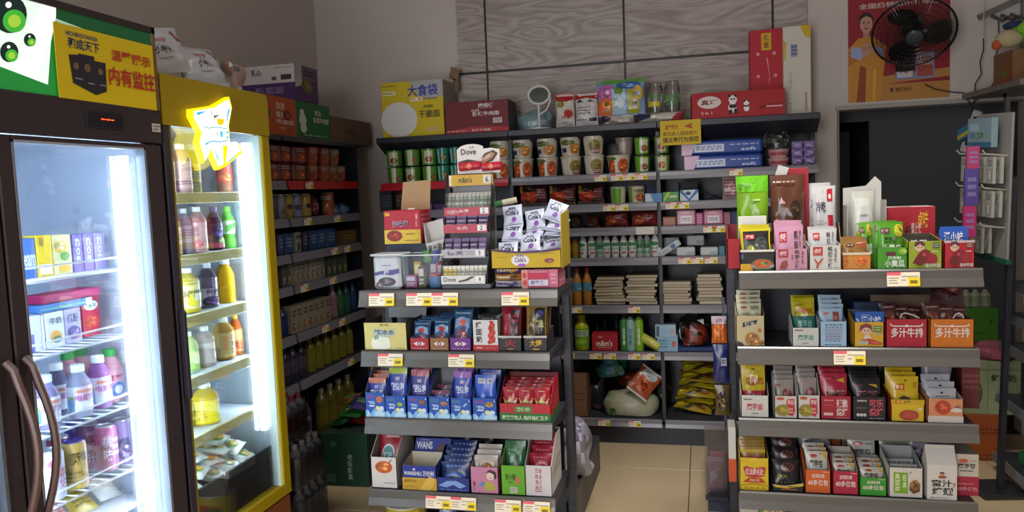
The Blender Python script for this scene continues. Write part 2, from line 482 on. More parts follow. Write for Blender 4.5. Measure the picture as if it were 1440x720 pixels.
def sack(w,d,h,col,fin='g',seed=1,lump=.12,prints=None,spots=None,nu=18,nv=11,flatb=.25):
    """soft lumpy bag lying on a shelf; spots = other colours mixed in over it"""
    rnd = random.Random(seed); ks = [(rnd.uniform(2,6),rnd.uniform(2,6),rnd.uniform(2,6),rnd.uniform(0,6)) for _ in range(5)]
    def S(th,ph):
        x,y,z = math.cos(th) * math.sin(ph),math.sin(th) * math.sin(ph),math.cos(ph)
        k = 1 + lump * sum(math.sin(a * x + b * y + c * z + q) for a,b,c,q in ks) / 2.2
        sg = lambda t: math.copysign(abs(t) ** .7,t)
        x,y,z = sg(x) * k,sg(y) * k,sg(z) * k
        if z < -.5: z = -.5 - (-.5 - z) * .12
        return (x * w / 2 * .92,y * d / 2 * .92,(z + .56) / 1.56 * h * .95)
    b = MB(); vs = []
    for j in range(nv + 1):
        for i in range(nu): vs.append(S(2 * math.pi * i / nu,math.pi * (j + .001) / (nv + .002)))
    mm = [mat(col,fin)] + [mat(c,fin) for c in (spots or [])]
    b.v = vs
    for j in range(nv):
        for i in range(nu):
            a = j * nu + i; c = j * nu + (i + 1) % nu
            b.f.append((a,a + nu,c + nu,c))
            q = math.sin(i * .9 + seed) + math.sin(j * 1.3 + seed * 2) + .8 * math.sin(i * .5 - j * .8)
            b.m.append(b.mi(mm[min(len(mm) - 1,int(max(0,q + .8) / 2.6 * len(mm)))]))
    zb = min(v[2] for v in b.v); b.v = [(x,y,z - zb) for x,y,z in b.v]
    P = [('bag',b.mesh('bag',smooth=True),[])]
    if prints:
        P.append(('front_print',print_mesh(prints,lambda u,v,e: (lambda p: (p[0],p[1] - e,p[2] - zb))(S(math.pi * (1.25 + .5 * u),math.pi * (.8 - .5 * v))),'front_print',fin,curved=True,e0=.003),[]))
    return P
def filmbag(w,d,h,seed=1,col='#e8eef0'):
    """crumpled clear film bag (an outer skin of transparent film)"""
    rnd = random.Random(seed); b = MB(); nu,nv = 16,9; vs = []
    for j in range(nv + 1):
        for i in range(nu):
            th = 2 * math.pi * i / nu; ph = math.pi * (j + .01) / (nv + .02); k = rnd.uniform(.86,1.02)
            x,y,z = math.cos(th) * math.sin(ph) ** .6 * k,math.sin(th) * math.sin(ph) ** .6 * k,math.cos(ph) * k
            vs.append((x * w / 2,y * d / 2,max(.0,(z + .8) / 1.8 * h)))
    b.v = vs; m = b.mi(mat(col,'c'))
    for j in range(nv):
        for i in range(nu): b.f.append((j * nu + i,(j + 1) * nu + i,(j + 1) * nu + (i + 1) % nu,j * nu + (i + 1) % nu)); b.m.append(m)
    return b.mesh('film')

# ---- helpers to set goods on a shelf: pixel extents on the plane Y of the item's front give its width and height
def span(xl,xr,yt,Y,z):
    a = onY(xl,yt,Y); c = onY(xr,yt,Y)
    return (a.x + c.x) / 2,abs(c.x - a.x),max(.01,(a.z + c.z) / 2 - z)
def put_carton(xl,xr,yt,Y,z,d,name,label,cat,col,group=None,rz=0,**k):
    x,w,h = span(xl,xr,yt,Y,z)
    return place(carton(w,d,h,col,**k),name,label,cat,(x,Y + d / 2,z),(0,0,rz),group)
HBK = {}
def display(xl,xr,yt,Y,z,d,name,label,cat,col,hb=1.5,group=None,**k):
    x,w,h = span(xl,xr,yt,Y,z)
    HBK[round(x,4),round(Y,4),round(z,4)] = h * hb
    place(tray(w,d,h,h * hb,col,**k),name,label,cat,(x,Y + d / 2,z),(0,0,0),group)
    return x,w,h,d,Y,z
def fill(tr,n,ptop,what,label,col,front=None,bands=None,t=.018,lean=8,wf=.9,y0=.008,dx=0.0,step=None,seed=0,group=None,xs=None,rise=0.0,cat='snack bag',fin='g',**k):
    """n pouches one behind another in a display box; ptop = pixel row reached by the front one"""
    x,w,hf,d,Y,z = tr
    hb = HBK.get((round(x,4),round(Y,4),round(z,4)),hf)
    wf = min(wf,.87)
    y0 = min(y0,.02)
    room = d - y0 - .008
    t = min(t,(room / n - .003) / 1.32)
    tt = 1.32 * t + .0025
    lean = min(lean,math.degrees(math.atan(max(0.0,room - n * tt) / max(hb,.02))))
    yy = Y + y0 + tt / 2
    zb = z + .003 + t * .5 * math.sin(R_(lean))
    hgt = (onY(px_of((x,yy,z + hf)),ptop,yy + .02).z - zb) / math.cos(R_(lean))
    st = max(tt,(room - hb * math.tan(R_(lean))) / n) / (1 if n > 1 else 1)
    P = pouch(w * wf,hgt,t,col,front,bands,seed=seed + 3,fin=fin,**k)
    lim = w * (1 - wf) / 2 - .004
    for i in range(n):
        lb = label if n == 1 else f'{label}, {nth(i, n, "front")}'
        xo = max(-lim,min(lim,xs[i] if xs else dx * i))
        place(P,what,lb,cat,(x + xo,yy + st * i,zb + rise * i),(-R_(lean),R_(((i * 53 + seed * 17) % 5 - 2) * .5),0),group)
def low(e):
    """lowest point of a thing that was just placed (its own rotation and scale)"""
    M = Matrix.LocRotScale(e.location,e.rotation_euler,e.scale)
    return min((M @ v.co).z for o in [e,*e.children] if o.data for v in o.data.vertices)
def rest(e,z):
    e.location.z += z - low(e); return e
from mathutils.bvhtree import BVHTree
class Heap:
    """packs soft packets: each is lifted in small steps until it touches nothing already there"""
    def __init__(s): s.t = []
    def tree(s,me,M): return BVHTree.FromPolygons([M @ v.co for v in me.vertices],[tuple(p.vertices) for p in me.polygons])
    def solid(s,e):
        M = Matrix.LocRotScale(e.location,e.rotation_euler,e.scale)
        for o in [e,*e.children]:
            if o.data and 'print' not in o.name: s.t.append(s.tree(o.data,M))
    def put(s,P,name,label,cat,loc,rot=(0,0,0),group=None,step=.004,most=90,floor=None):
        e = place(P,name,label,cat,loc,rot,group)
        if floor is not None: rest(e,floor)
        me = P[0][1]
        for i in range(most):
            tr = s.tree(me,Matrix.LocRotScale(e.location,e.rotation_euler,e.scale))
            if not any(tr.overlap(o) for o in s.t): break
            e.location.z += step
        s.t.append(tr); return e

# ================================================================== the room
WX,BY,RX,FY = -2.68,5.27,2.35,-1.6
ST = 'structure'
def struct(name,b,parent=None,smooth=False):
    o = obj(name,b.mesh(name,smooth),parent)
    if not parent: o['kind'] = ST
    return o
def wall_mat(name,h,sc=3.0):
    m = bpy.data.materials.new(name); m.use_nodes = True; nt = m.node_tree; n = nt.nodes; L = nt.links; b = n['Principled BSDF']
    tc = n.new('ShaderNodeTexCoord'); nz = n.new('ShaderNodeTexNoise'); nz.inputs['Scale'].default_value = sc; nz.inputs['Detail'].default_value = 6
    rp = n.new('ShaderNodeMapRange'); rp.inputs[3].default_value = .92; rp.inputs[4].default_value = 1.06
    mu = n.new('ShaderNodeMix'); mu.data_type = 'RGBA'; mu.blend_type = 'MULTIPLY'; mu.inputs[0].default_value = 1; mu.inputs[6].default_value = (*lin(h),1)
    L.new(tc.outputs['Object'],nz.inputs[0]); L.new(nz.outputs[0],rp.inputs[0]); L.new(rp.outputs[0],mu.inputs[7]); L.new(mu.outputs[2],b.inputs[0])
    bp = n.new('ShaderNodeBump'); bp.inputs[0].default_value = .06; n2 = n.new('ShaderNodeTexNoise'); n2.inputs['Scale'].default_value = 180
    L.new(tc.outputs['Object'],n2.inputs[0]); L.new(n2.outputs[0],bp.inputs['Height']); L.new(bp.outputs[0],b.inputs['Normal'])
    b.inputs['Roughness'].default_value = .85
    return m
def wood_mat(name,c1,c2):
    m = bpy.data.materials.new(name); m.use_nodes = True; nt = m.node_tree; n = nt.nodes; L = nt.links; b = n['Principled BSDF']
    tc = n.new('ShaderNodeTexCoord'); mp = n.new('ShaderNodeMapping'); mp.inputs['Scale'].default_value = (.5,1,2.6)
    inf = n.new('ShaderNodeObjectInfo'); ad = n.new('ShaderNodeVectorMath'); ad.operation = 'ADD'
    mulv = n.new('ShaderNodeVectorMath'); mulv.operation = 'SCALE'; mulv.inputs['Scale'].default_value = 9
    L.new(inf.outputs['Random'],mulv.inputs[0])
    nz = n.new('ShaderNodeTexNoise'); nz.inputs['Scale'].default_value = 1.7; nz.inputs['Detail'].default_value = 2; nz.inputs['Distortion'].default_value = .5
    ml = n.new('ShaderNodeMath'); ml.operation = 'MULTIPLY'; ml.inputs[1].default_value = 34
    fr = n.new('ShaderNodeMath'); fr.operation = 'PINGPONG'; fr.inputs[1].default_value = 1
    n2 = n.new('ShaderNodeTexNoise'); n2.inputs['Scale'].default_value = 14; n2.inputs['Detail'].default_value = 5
    mx = n.new('ShaderNodeMix'); mx.data_type = 'FLOAT'; mx.inputs[0].default_value = .62
    rp = n.new('ShaderNodeValToRGB'); rp.color_ramp.elements[0].color = (*lin(c1),1); rp.color_ramp.elements[1].color = (*lin(c2),1)
    rp.color_ramp.elements[0].position = .2; rp.color_ramp.elements[1].position = .8
    L.new(tc.outputs['Object'],mp.inputs[0]); L.new(mp.outputs[0],ad.inputs[0]); L.new(mulv.outputs[0],ad.inputs[1])
    L.new(ad.outputs[0],nz.inputs[0]); L.new(ad.outputs[0],n2.inputs[0]); L.new(nz.outputs[0],ml.inputs[0]); L.new(ml.outputs[0],fr.inputs[0])
    L.new(fr.outputs[0],mx.inputs[2]); L.new(n2.outputs[0],mx.inputs[3]); L.new(mx.outputs[0],rp.inputs[0]); L.new(rp.outputs[0],b.inputs[0])
    b.inputs['Roughness'].default_value = .55
    return m
PLASTER = wall_mat('painted_plaster','#c4bab3')
WOOD = wood_mat('grey_ash_laminate','#8a7d78','#b8aca6')
DOORL,DOORR,DOORZ = .83,1.86,2.02
fl = struct('floor',MB().box((WX,FY,-.06),(RX,BY + 2.1,-.012),mat('#4b3f36')))
TILE = wall_mat('floor_tile_glaze','#d2bb96',5.0)
TILE.node_tree.nodes['Principled BSDF'].inputs['Roughness'].default_value = .32
tm = {}
TS = .8; gx0,gy0 = -.10 - 4 * TS,4.40 - 7 * TS
for i in range(8):
    for j in range(9):
        xa,xb = max(WX,gx0 + i * TS + .002),min(RX,gx0 + (i + 1) * TS - .002)
        ya,yb = max(FY,gy0 + j * TS + .002),min(BY,gy0 + (j + 1) * TS - .002)
        if xb - xa < .02 or yb - ya < .02: continue
        k = (round(xb - xa,3),round(yb - ya,3))
        if k not in tm: tm[k] = MB().box((-k[0] / 2,-k[1] / 2,-.012),(k[0] / 2,k[1] / 2,0),TILE,bev=.0012).mesh('tile')
        obj('tile',tm[k],fl,((xa + xb) / 2,(ya + yb) / 2,0))
CH = 3.3
struct('ceiling',MB().box((WX,FY,CH),(RX,BY + .1,CH + .1),wall_mat('ceiling_paint','#c9c5c0')))
struct('wall_left',MB().box((WX - .12,FY,0),(WX,BY + .12,CH),PLASTER))
struct('wall_right',MB().box((RX,FY,0),(RX + .12,BY + .12,CH),PLASTER))
wb = MB()
wb.box((WX - .12,BY,0),(DOORL,BY + .12,CH),PLASTER); wb.box((DOORR,BY,0),(RX + .12,BY + .12,CH),PLASTER); wb.box((DOORL,BY,DOORZ),(DOORR,BY + .12,CH),PLASTER)
wback = struct('wall_back',wb)
# laminate panels, each its own board with a recessed black joint between
xs = [-1.612,-1.411,-.477,.445,.648]; zs = [.06,1.2,2.418,3.28]
obj('joint_backing',MB().box((xs[0],BY - .006,zs[0]),(xs[-1],BY,zs[-1]),mat('#15130f','s')).mesh('joint_backing'),wback)
for i in range(4):
    for j in range(3):
        a,c = xs[i] + (.007 if i else 0),xs[i + 1] - (.007 if i < 3 else 0)
        me = MB().box((-(c - a) / 2,-.016,-(zs[j + 1] - zs[j]) / 2 + .008),((c - a) / 2,0,(zs[j + 1] - zs[j]) / 2 - .008),WOOD,bev=.001).mesh('panel')
        obj('panel',me,wback,((a + c) / 2,BY - .004,(zs[j] + zs[j + 1]) / 2))
# doorway to the dark back room
struct('trim_1',MB().box((DOORL - .02,BY - .02,DOORZ),(RX,BY + .02,DOORZ + .026),mat('#9d9790','s')).box((DOORL - .012,BY - .012,0),(DOORL,BY + .12,DOORZ),mat('#77726d','s')))
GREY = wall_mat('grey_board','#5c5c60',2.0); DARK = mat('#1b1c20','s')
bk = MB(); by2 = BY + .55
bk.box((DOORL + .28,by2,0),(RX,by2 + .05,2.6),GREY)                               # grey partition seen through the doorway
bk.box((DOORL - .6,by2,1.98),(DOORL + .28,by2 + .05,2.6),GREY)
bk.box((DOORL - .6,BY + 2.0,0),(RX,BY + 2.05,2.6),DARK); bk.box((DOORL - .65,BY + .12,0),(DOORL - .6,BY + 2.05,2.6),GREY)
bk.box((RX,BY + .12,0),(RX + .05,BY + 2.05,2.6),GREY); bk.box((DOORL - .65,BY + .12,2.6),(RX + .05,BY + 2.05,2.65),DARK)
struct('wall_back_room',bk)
dr = MB().box((DOORL + .0,by2 + .32,0),(DOORL + .21,by2 + .36,1.94),mat('#2b2c31','s'),bev=.004)
for a,c in ((.1,.85),(1.0,1.45),(1.55,1.86)): dr.box((DOORL + .03,by2 + .31,a),(DOORL + .18,by2 + .322,c),mat('#34363c','s'),bev=.003)
d1 = obj('door_1',dr.mesh('door_1')); d1['kind'] = ST
obj('door_handle',MB().tube([(DOORL + .19,by2 + .30,1.02),(DOORL + .19,by2 + .27,1.02),(DOORL + .12,by2 + .27,1.02)],.008,mat('#8d8f93','m')).mesh('door_handle',True),d1)
struct('baseboard_back',MB().box((WX,BY - .014,0),(DOORL - .04,BY,.06),mat('#5f5750','s')))

# ================================================================== shelving
NAVY,STRIP,DECK = mat('#23252f','s'),mat('#77757d','g'),mat('#33353d','s')
GSTRIP = mat('#56524d','g')
def tag_mesh(w,h):
    b = MB(); y = -.0012
    b.box((-w / 2,y,0),(w / 2,0,h),mat('#e8dcc4'))
    e = .0004
    def q(u0,v0,u1,v1,c,k=1): b.add([(-w / 2 + u * w,y - e * k,v * h) for u,v in ((u0,v0),(u1,v0),(u1,v1),(u0,v1))],[(0,1,2,3)],mat(c))
    q(0,.78,.42,1,'#e0606a'); q(.64,0,1,.62,'#e8cb1e')
    q(.05,.55,.36,.62,'#9b8f80'); q(.05,.38,.3,.44,'#9b8f80'); q(.05,.2,.34,.26,'#9b8f80'); q(.44,.66,.95,.74,'#a59a88'); q(.44,.4,.58,.47,'#9b8f80'); q(.7,.2,.92,.42,'#7d6a12',2)
    return b.mesh('price_tag',fixn=False)
TAGS = {}
def shelf(parent,x0,x1,yf,yb,z,strip=STRIP,sh=.05,tags=(),tilt=14,name='shelf',axis='x',tw=.1,deck=DECK,ends=True,flatstrip=False):
    """a metal shelf with a price channel on its front edge; tags = world positions along it"""
    b = MB()
    b.box((x0,yf,z - .028),(x1,yb,z),deck,bev=.003)
    b.box((x0,yf + .03,z - .045),(x1,yf + .05,z - .026),deck)
    if ends:
        for x in (x0 + .004,x1 - .012):
            b.prism([(yf + .02,z - .03),(yb,z - .075),(yb,z - .03)],x,x + .008,deck,'yz')
    s = obj(name,b.mesh(name),parent)
    tl = R_(tilt); dy,dz = math.sin(tl) * sh,math.cos(tl) * sh
    # price channel: curved clear-grey strip
    ch = MB(); pr = [(yf - .004,z + .004),(yf - .010,z - .002),(yf - .006 - dy * .45,z - dz * .5),(yf - .008 - dy,z - dz),(yf - .002 - dy,z - dz - .003),(yf,z - dz * .6),(yf,z)]
    ch.prism(pr,x0 - .002,x1 + .002,strip,'yz')
    obj('price_channel',ch.mesh('price_channel'),s)
    for t in tags:
        k = (tw,round(sh * .8,3))
        if k not in TAGS: TAGS[k] = tag_mesh(*k)
        obj('price_tag',TAGS[k],s,(t,yf - .0125 - dy * .9,z - dz * .93),(-tl * .5,0,0))
    return s
def tagx(pxs,y,Y): return [onY(p,y,Y).x for p in pxs]
def post(parent,x,y,z0,z1,m=NAVY,w=.03,d=.05):
    """slotted upright with two rows of dark slots recessed in its front"""
    b = MB().box((x - w / 2,y,z0),(x + w / 2,y + d,z1),m,bev=.002)
    k = mat('#0d0e12','s'); n = int((z1 - z0) / .04)
    for i in range(n):
        for dx in (-.007,.007): b.add([(x + dx - .003,y - .0006,z0 + .02 + i * .04),(x + dx + .003,y - .0006,z0 + .02 + i * .04),(x + dx + .003,y - .0006,z0 + .042 + i * .04),(x + dx - .003,y - .0006,z0 + .042 + i * .04)],[(0,1,2,3)],k)
    return obj('upright',b.mesh('upright',fixn=False),parent)
# ---- back wall unit (three bays)
bw = tag(empty('wall_shelving',(-.7,5.03,0)),'long dark wall shelving in three bays against the back wall','shelving')
bw_o = Vector((-.7,5.03,0))
def under(root,o): o.matrix_parent_inverse = Matrix.Translation(-root.location); return o
BS = {1: 1.683,2: 1.500,3: 1.353,4: 1.167,5: .870,6: .579,7: .166}
SY = 4.83; bays = [(-2.05,-1.19),(-1.165,-.272),(-.247,.648)]
btags = {(0,1): ((645,668),262),(1,1): ((845,868,885,902),250),(2,1): ((1035,),240),(1,2): ((782,857,875),290),(2,2): ((945,960),285),(1,3): ((905,),320),(2,3): ((998,1010),318),
         (2,4): ((963,980,1000),362),(1,5): ((810,892),432),(1,6): ((800,838,858,892,912),495),(1,7): ((850,893),590)}
REDS = mat('#b3202e','g')
for bi,(xa,xb) in enumerate(bays):
    p = MB().box((xa - .01,BY - .06,.1),(xb + .01,BY - .035,2.0),NAVY)
    under(bw,obj('back_panel',p.mesh('back_panel'),bw))
    for k,z in BS.items():
        tg = btags.get((bi,k))
        yf = SY if k != 7 else SY - .04
        under(bw,shelf(bw,xa,xb,yf,BY - .065,z,REDS if (bi,k) == (0,1) else STRIP,.045,tagx(tg[0],tg[1],yf) if tg else (),8,tw=.075))
    top = MB().box((xa - .012,SY - .02,1.945),(xb + .012,BY - .02,1.982),NAVY,bev=.003)
    top.prism([(SY - .018,1.95),(SY + .13,1.95),(SY + .13,1.875)],xa - .012,xb + .012,NAVY,'yz')
    under(bw,obj('top_shelf',top.mesh('top_shelf'),bw))
    under(bw,obj('kick_plate',MB().box((xa - .012,SY + .0,0),(xb + .012,SY + .02,.125),NAVY).mesh('kick_plate'),bw))
for x in (-2.062,-1.178,-.26,.66): under(bw,post(bw,x,BY - .10,0,1.95))
for x in (-1.178,-.26): under(bw,obj('divider',MB().box((x - .011,SY + .03,.13),(x + .011,BY - .1,1.95),mat('#15161b','s')).mesh('divider'),bw))
# ---- left wall unit (two bays, running towards the camera)
lw = tag(empty('side_shelving',(-2.4,3.9,0)),'dark wall shelving along the left wall, past the yellow cooler','shelving')
LS = {0: 1.955,1: 1.705,2: 1.50,3: 1.305,4: 1.13,5: .86,6: .59,7: .17}
LX = -2.2
for bi,(ya,yb) in enumerate(((2.97,3.86),(3.885,4.77))):
    fr = MB().box((WX + .01,ya,.1),(WX + .03,yb,1.95),NAVY)
    under(lw,obj('back_panel',fr.mesh('back_panel'),lw))
    for k,z in LS.items():
        b = MB().box((WX + .035,ya,z - .03),(LX,yb,z),DECK,bev=.003)
        s = under(lw,obj('shelf',b.mesh('shelf'),lw))
        if k:
            col = STRIP if not (k == 1 and bi == 1) else REDS
            c = MB().prism([(LX,z + .004),(LX + .008,z + .002),(LX + .016,z - .045),(LX + .006,z - .045),(LX,z - .02)],ya,yb,col,'xz')
            obj('price_channel',c.mesh('price_channel'),s)
            for t in {1: (.25,),2: (.2,.62),3: (.55,.75),4: (.1,.5),5: (.35,.6),6: (.7,)}.get(k,()):
                tgm = TAGS.setdefault('l',tag_mesh(.09,.04))
                obj('price_tag',tgm,s,(LX + .019,ya + t * (yb - ya),z - .043),(-R_(6),0,R_(90)))
for y in (2.96,3.872,4.78): under(lw,post(lw,WX + .055,y - .02,0,1.95))
under(lw,obj('end_panel',MB().box((WX + .03,4.79,.0),(LX,4.80,1.93),NAVY).mesh('end_panel'),lw))
# ---- the two gondola ends
def gondola(name,label,x0,x1,yf,zs,tags,yb,base,side_x,tops=None,left_x=.02,dh=.15):
    g = tag(empty(name,((x0 + x1) / 2,yb,0)),label,'shelving')
    for i,z in enumerate(zs):
        xa,xb,yy = (tops if i == 0 and tops else (x0,x1,yf))
        under(g,shelf(g,xa,xb,yy,yb,z,GSTRIP,.062,tags.get(i,()),16,tw=.108))
    under(g,shelf(g,x0,x1,yf - .03,yb,base,GSTRIP,.05,(),5))
    b = MB().box((x0 + .02,yb + .01,.02),(x1 - .02,yb + .03,zs[0] + .09),NAVY)
    under(g,obj('back_panel',b.mesh('back_panel'),g))
    for x in (x0 - .012,x1 + .012): under(g,post(g,x,yb - .01,0,zs[0] + .1,w=.034,d=.06))
    under(g,obj('kick_plate',MB().box((x0,yf + .0,0),(x1,yf + .02,base - .03),NAVY).mesh('kick_plate'),g))
    # base deck of the run of shelving behind
    d = MB().box((x0 - left_x,yb + .06,.0),(x1 + side_x,yb + 1.05,dh),mat('#3d4050','s'),bev=.004)
    under(g,obj('base_deck',d.mesh('base_deck'),g))
    c = MB().box(((x0 + x1) / 2 - .12,yb + .06,dh),((x0 + x1) / 2 + .12,yb + 1.05,zs[0] - .1),NAVY)
    under(g,obj('spine',c.mesh('spine'),g))
    return g
LG,RG = 2.97,3.05
LZ = [1.222,.967,.684,.378]; RZ = [1.264,.978,.703,.4165]
gondola('shelving_end','left gondola end with four grey metal shelves of blue, red and yellow snacks',-1.383,-.594,LG,LZ,
        {0: tagx((537,590,626,725),420,2.9),1: tagx((552,651),501,LG),3: tagx((619,654,716,756),702,LG)},3.30,.115,-.005,(-1.355,-.545,2.92),.02,.2)
gondola('shelving_end','right gondola end with four grey metal shelves, red packs hooked on its left post',.118,.936,RG,RZ,
        {0: tagx((1268,),393,RG),1: tagx((1193,),499,RG)},3.42,.15,.02,(.128,.945,RG),.122,.15)

# ================================================================== the two glass-door coolers on the left
FX = -1.70
GLASS = mat('#e8f2f6','q')
YEL,OLIVE,BROWN,DKF,WHT = mat('#8f7a00','s'),mat('#7d6c00','s'),mat('#2e2327','s'),mat('#272430','s'),mat('#b4bfc6','s')
def led_bar(x,y,z0,z1,parent,power,turn=150):
    """vertical lamp inside a cooler door: a glowing tube, and the light it throws inwards"""
    t = MB().box((x - .012,y - .012,z0),(x + .012,y + .012,z1),mat('#eaf4ff','e7'))
    o = obj('lamp_tube',t.mesh('lamp_tube'),parent)
    d = bpy.data.lights.new('cooler_lamp','AREA'); d.shape = 'RECTANGLE'; d.size = .03; d.size_y = z1 - z0; d.energy = power; d.color = (.66,.82,1.0)
    l = bpy.data.objects.new('cooler_lamp',d); COL.objects.link(l)
    l.location = (x - .016,y + (-.016 if turn > 90 else .016),(z0 + z1) / 2); l.rotation_euler = (R_(90),0,R_(turn))
    return o
def cooler_body(root,y0,y1,z0,z1,xb,outer,inner):
    t = .045; P = []
    def pn(name,a,c,faces): P.append(obj(name,MB().box(a,c,outer,faces=faces).mesh(name),root))
    pn('rear_panel',(xb,y0,z0),(xb + t,y1,z1),[None,inner,None,None,None,None])
    pn('side_panel',(xb + t,y0,z0),(FX - .045,y0 + t,z1),[None,None,None,inner,None,None])
    pn('side_panel',(xb + t,y1 - t,z0),(FX - .045,y1,z1),[None,None,inner,None,None,None])
    pn('roof_panel',(xb + t,y0 + t,z1 - .02),(FX - .045,y1 - t,z1),[None,None,None,None,inner,None])
    pn('floor_panel',(xb + t,y0 + t,z0),(FX - .045,y1 - t,z0 + t),[None,None,None,None,None,inner])
    b = MB()                                                     # a column of pale dots imitating LED reflections on the far inner wall
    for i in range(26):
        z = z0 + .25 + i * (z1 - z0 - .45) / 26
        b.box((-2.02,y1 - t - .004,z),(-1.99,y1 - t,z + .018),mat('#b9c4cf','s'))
    P.append(obj('led_reflection_dots',b.mesh('led_reflection_dots'),root))
    return P
# ---- yellow cooler
YC = tag(empty('drinks_cooler',(-2.04,2.555,0)),'yellow single-door drinks cooler with a glowing star-shaped sign','cooler')
def U(o): return under(YC,o)
y0,y1 = 2.238,2.885
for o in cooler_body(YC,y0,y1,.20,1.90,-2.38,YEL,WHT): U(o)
U(obj('hood',MB().box((-2.38,y0,1.90),(FX - .012,y1,2.028),YEL,bev=.004).prism([(y0,1.863),(y1,1.863),(y1,2.006),(y1 - .008,2.022),(y1 - .022,2.028),(y0,2.028)],FX - .012,FX + .003,YEL,'yz').mesh('hood'),YC))
U(obj('base',MB().box((-2.36,y0 + .01,.0),(FX - .03,y1 - .01,.20),DKF).mesh('base'),YC))
dz0,dz1 = .385,1.862
door = MB().box((FX - .04,y0,dz0),(FX,y0 + .034,dz1),DKF,bev=.003).box((FX - .04,y1 - .052,dz0),(FX,y1,dz1),YEL,bev=.003)
door.box((FX - .04,y0 + .034,dz0),(FX,y1 - .052,dz0 + .05),YEL,bev=.003)
dr = U(obj('door',door.mesh('door'),YC))
obj('glazing_bead',MB().box((FX - .03,y1 - .072,dz0 + .05),(FX - .004,y1 - .063,dz1),mat('#bfd3cf','s')).box((FX - .03,y1 - .063,dz0 + .05),(FX - .002,y1 - .052,dz1),mat('#d8c92a','s')).box((FX - .03,y0 + .034,dz0 + .05),(FX - .004,y0 + .046,dz1),OLIVE).mesh('glazing_bead'),dr)
obj('glass_pane',MB().box((FX - .022,y0 + .034,dz0 + .05),(FX - .016,y1 - .052,dz1),GLASS).mesh('glass_pane'),dr)
obj('door_handle',MB().box((FX,y0 + .006,.95),(FX + .02,y0 + .026,1.25),DKF,bev=.004).mesh('door_handle'),dr)
U(obj('kick_panel',MB().box((FX - .06,y0,.04),(FX - .01,y1,.375),mat('#6f3d1e','s'),bev=.003).mesh('kick_panel'),YC))
U(led_bar(FX - .06,y1 - .075,.67,1.835,YC,6)); U(led_bar(FX - .06,y0 + .062,.67,1.835,YC,9,30))
SIN = -1.775
ysh = [1.640,1.421,1.205,.985,.772]
for i,z in enumerate(ysh):
    b = MB().box((-2.32,y0 + .05,z - .014),(SIN,y1 - .05,z - .004),mat('#d6dde0','s'))
    s = U(obj('shelf',b.mesh('shelf'),YC))
    obj('price_channel',MB().box((SIN,y0 + .047,z - .036),(SIN + .008,y1 - .13,z + .002),mat('#ded58a','g'),bev=.001).mesh('price_channel'),s)
# dark basket fronts at the bottom of the cooler
for ya,yb in ((y0 + .05,2.50),(2.51,y1 - .055)):
    U(obj('basket_front',MB().box((-1.753,ya,.43),(-1.745,yb,.60),mat('#3a3233','s'),bev=.004).mesh('basket_front'),YC))
# glowing sign: cut-out plate with a yellow rim, standing off the hood
def sg(x,y): p = onX(220 + x / 4.5,120 + y / 4.5,FX + .03); return (p.y,p.z)
SO = [(228,150),(370,128),(466,72),(484,140),(464,250),(472,368),(522,362),(550,425),(446,512),(400,534),(345,404),(305,492),(268,362),(284,300),(228,196)]
cx,cy = 380,290
so = [sg(*p) for p in SO]; si = [sg(cx + (x - cx) * .90,cy + (y - cy) * .92) for x,y in SO]
sgn = tag(empty('glowing_sign',(FX + .02,2.52,1.84)),'glowing white and yellow star-shaped sign on the yellow cooler','sign')
def US(o): return under(sgn,o)
US(obj('rim',MB().prism(so,FX + .006,FX + .026,mat('#ffe000','e1.25'),'yz').mesh('rim'),sgn))
US(obj('face',MB().prism(si,FX + .026,FX + .030,mat('#fffbe0','e1.05'),'yz').mesh('face'),sgn))
pb = MB()
for col,P in (('#1f9fd0',[(252,172),(322,160),(262,190)]),('#1f9fd0',[(452,152),(464,146),(448,226),(440,244)]),('#38b9e0',[(355,385),(395,465),(385,468)]),('#38b9e0',[(400,290),(420,292),(418,330),(404,326)]),
               ('#38b9e0',[(440,288),(458,292),(456,306),(442,304)]),('#38b9e0',[(440,320),(458,324),(456,338),(444,336)]),('#2f9fc0',[(300,258),(330,268),(380,262),(450,272),(450,277),(380,268),(330,274),(300,264)]),
               ('#2f9fc0',[(305,370),(345,348),(400,355),(450,345),(450,352),(400,362),(345,356),(312,380)]),('#6b6a70',[(346,160),(350,160),(352,205),(348,205)]),('#6b6a70',[(360,190),(396,186),(396,190),(364,212)]),('#6b6a70',[(352,300),(356,300),(356,318),(352,318)]),
               ('#6b6a70',[(380,296),(385,296),(385,320),(380,320)]),('#f5d400',[(420,380),(450,385),(436,500),(424,500)]),('#2f9fc0',[(455,480),(500,440),(503,446),(460,488)]),('#f5b800',[(380,210),(430,215),(420,250),(390,250)])):
    ps = [(FX + .0306,*sg(*p)) for p in P]
    pb.add(ps,[tuple(t) for t in tessellate_polygon([[Vector(p) for p in ps]])],mat(col,'e0.9'))
US(obj('sign_print',pb.mesh('sign_print',fixn=False),sgn))
# ---- brown cooler
BC = tag(empty('drinks_cooler',(-2.04,1.61,0)),'dark brown double-door cooler with a green and white lit header','cooler')
def UB(o): return under(BC,o)
b0,b1 = .99,2.228
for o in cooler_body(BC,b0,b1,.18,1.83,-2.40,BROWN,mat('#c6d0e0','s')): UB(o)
UB(obj('base',MB().box((-2.38,b0 + .01,0),(FX - .03,b1 - .01,.18),DKF).mesh('base'),BC))
UB(obj('header',MB().box((-2.40,b0,1.83),(FX - .006,b1,2.168),BROWN,bev=.006).box((FX - .03,b0,1.80),(FX + .004,b1,1.908),BROWN,bev=.003).box((FX - .02,b1 - .014,1.90),(FX + .004,b1,2.168),mat('#6a5236','s')).box((FX - .02,b0,2.148),(FX + .004,b1,2.168),BROWN).mesh('header'),BC))
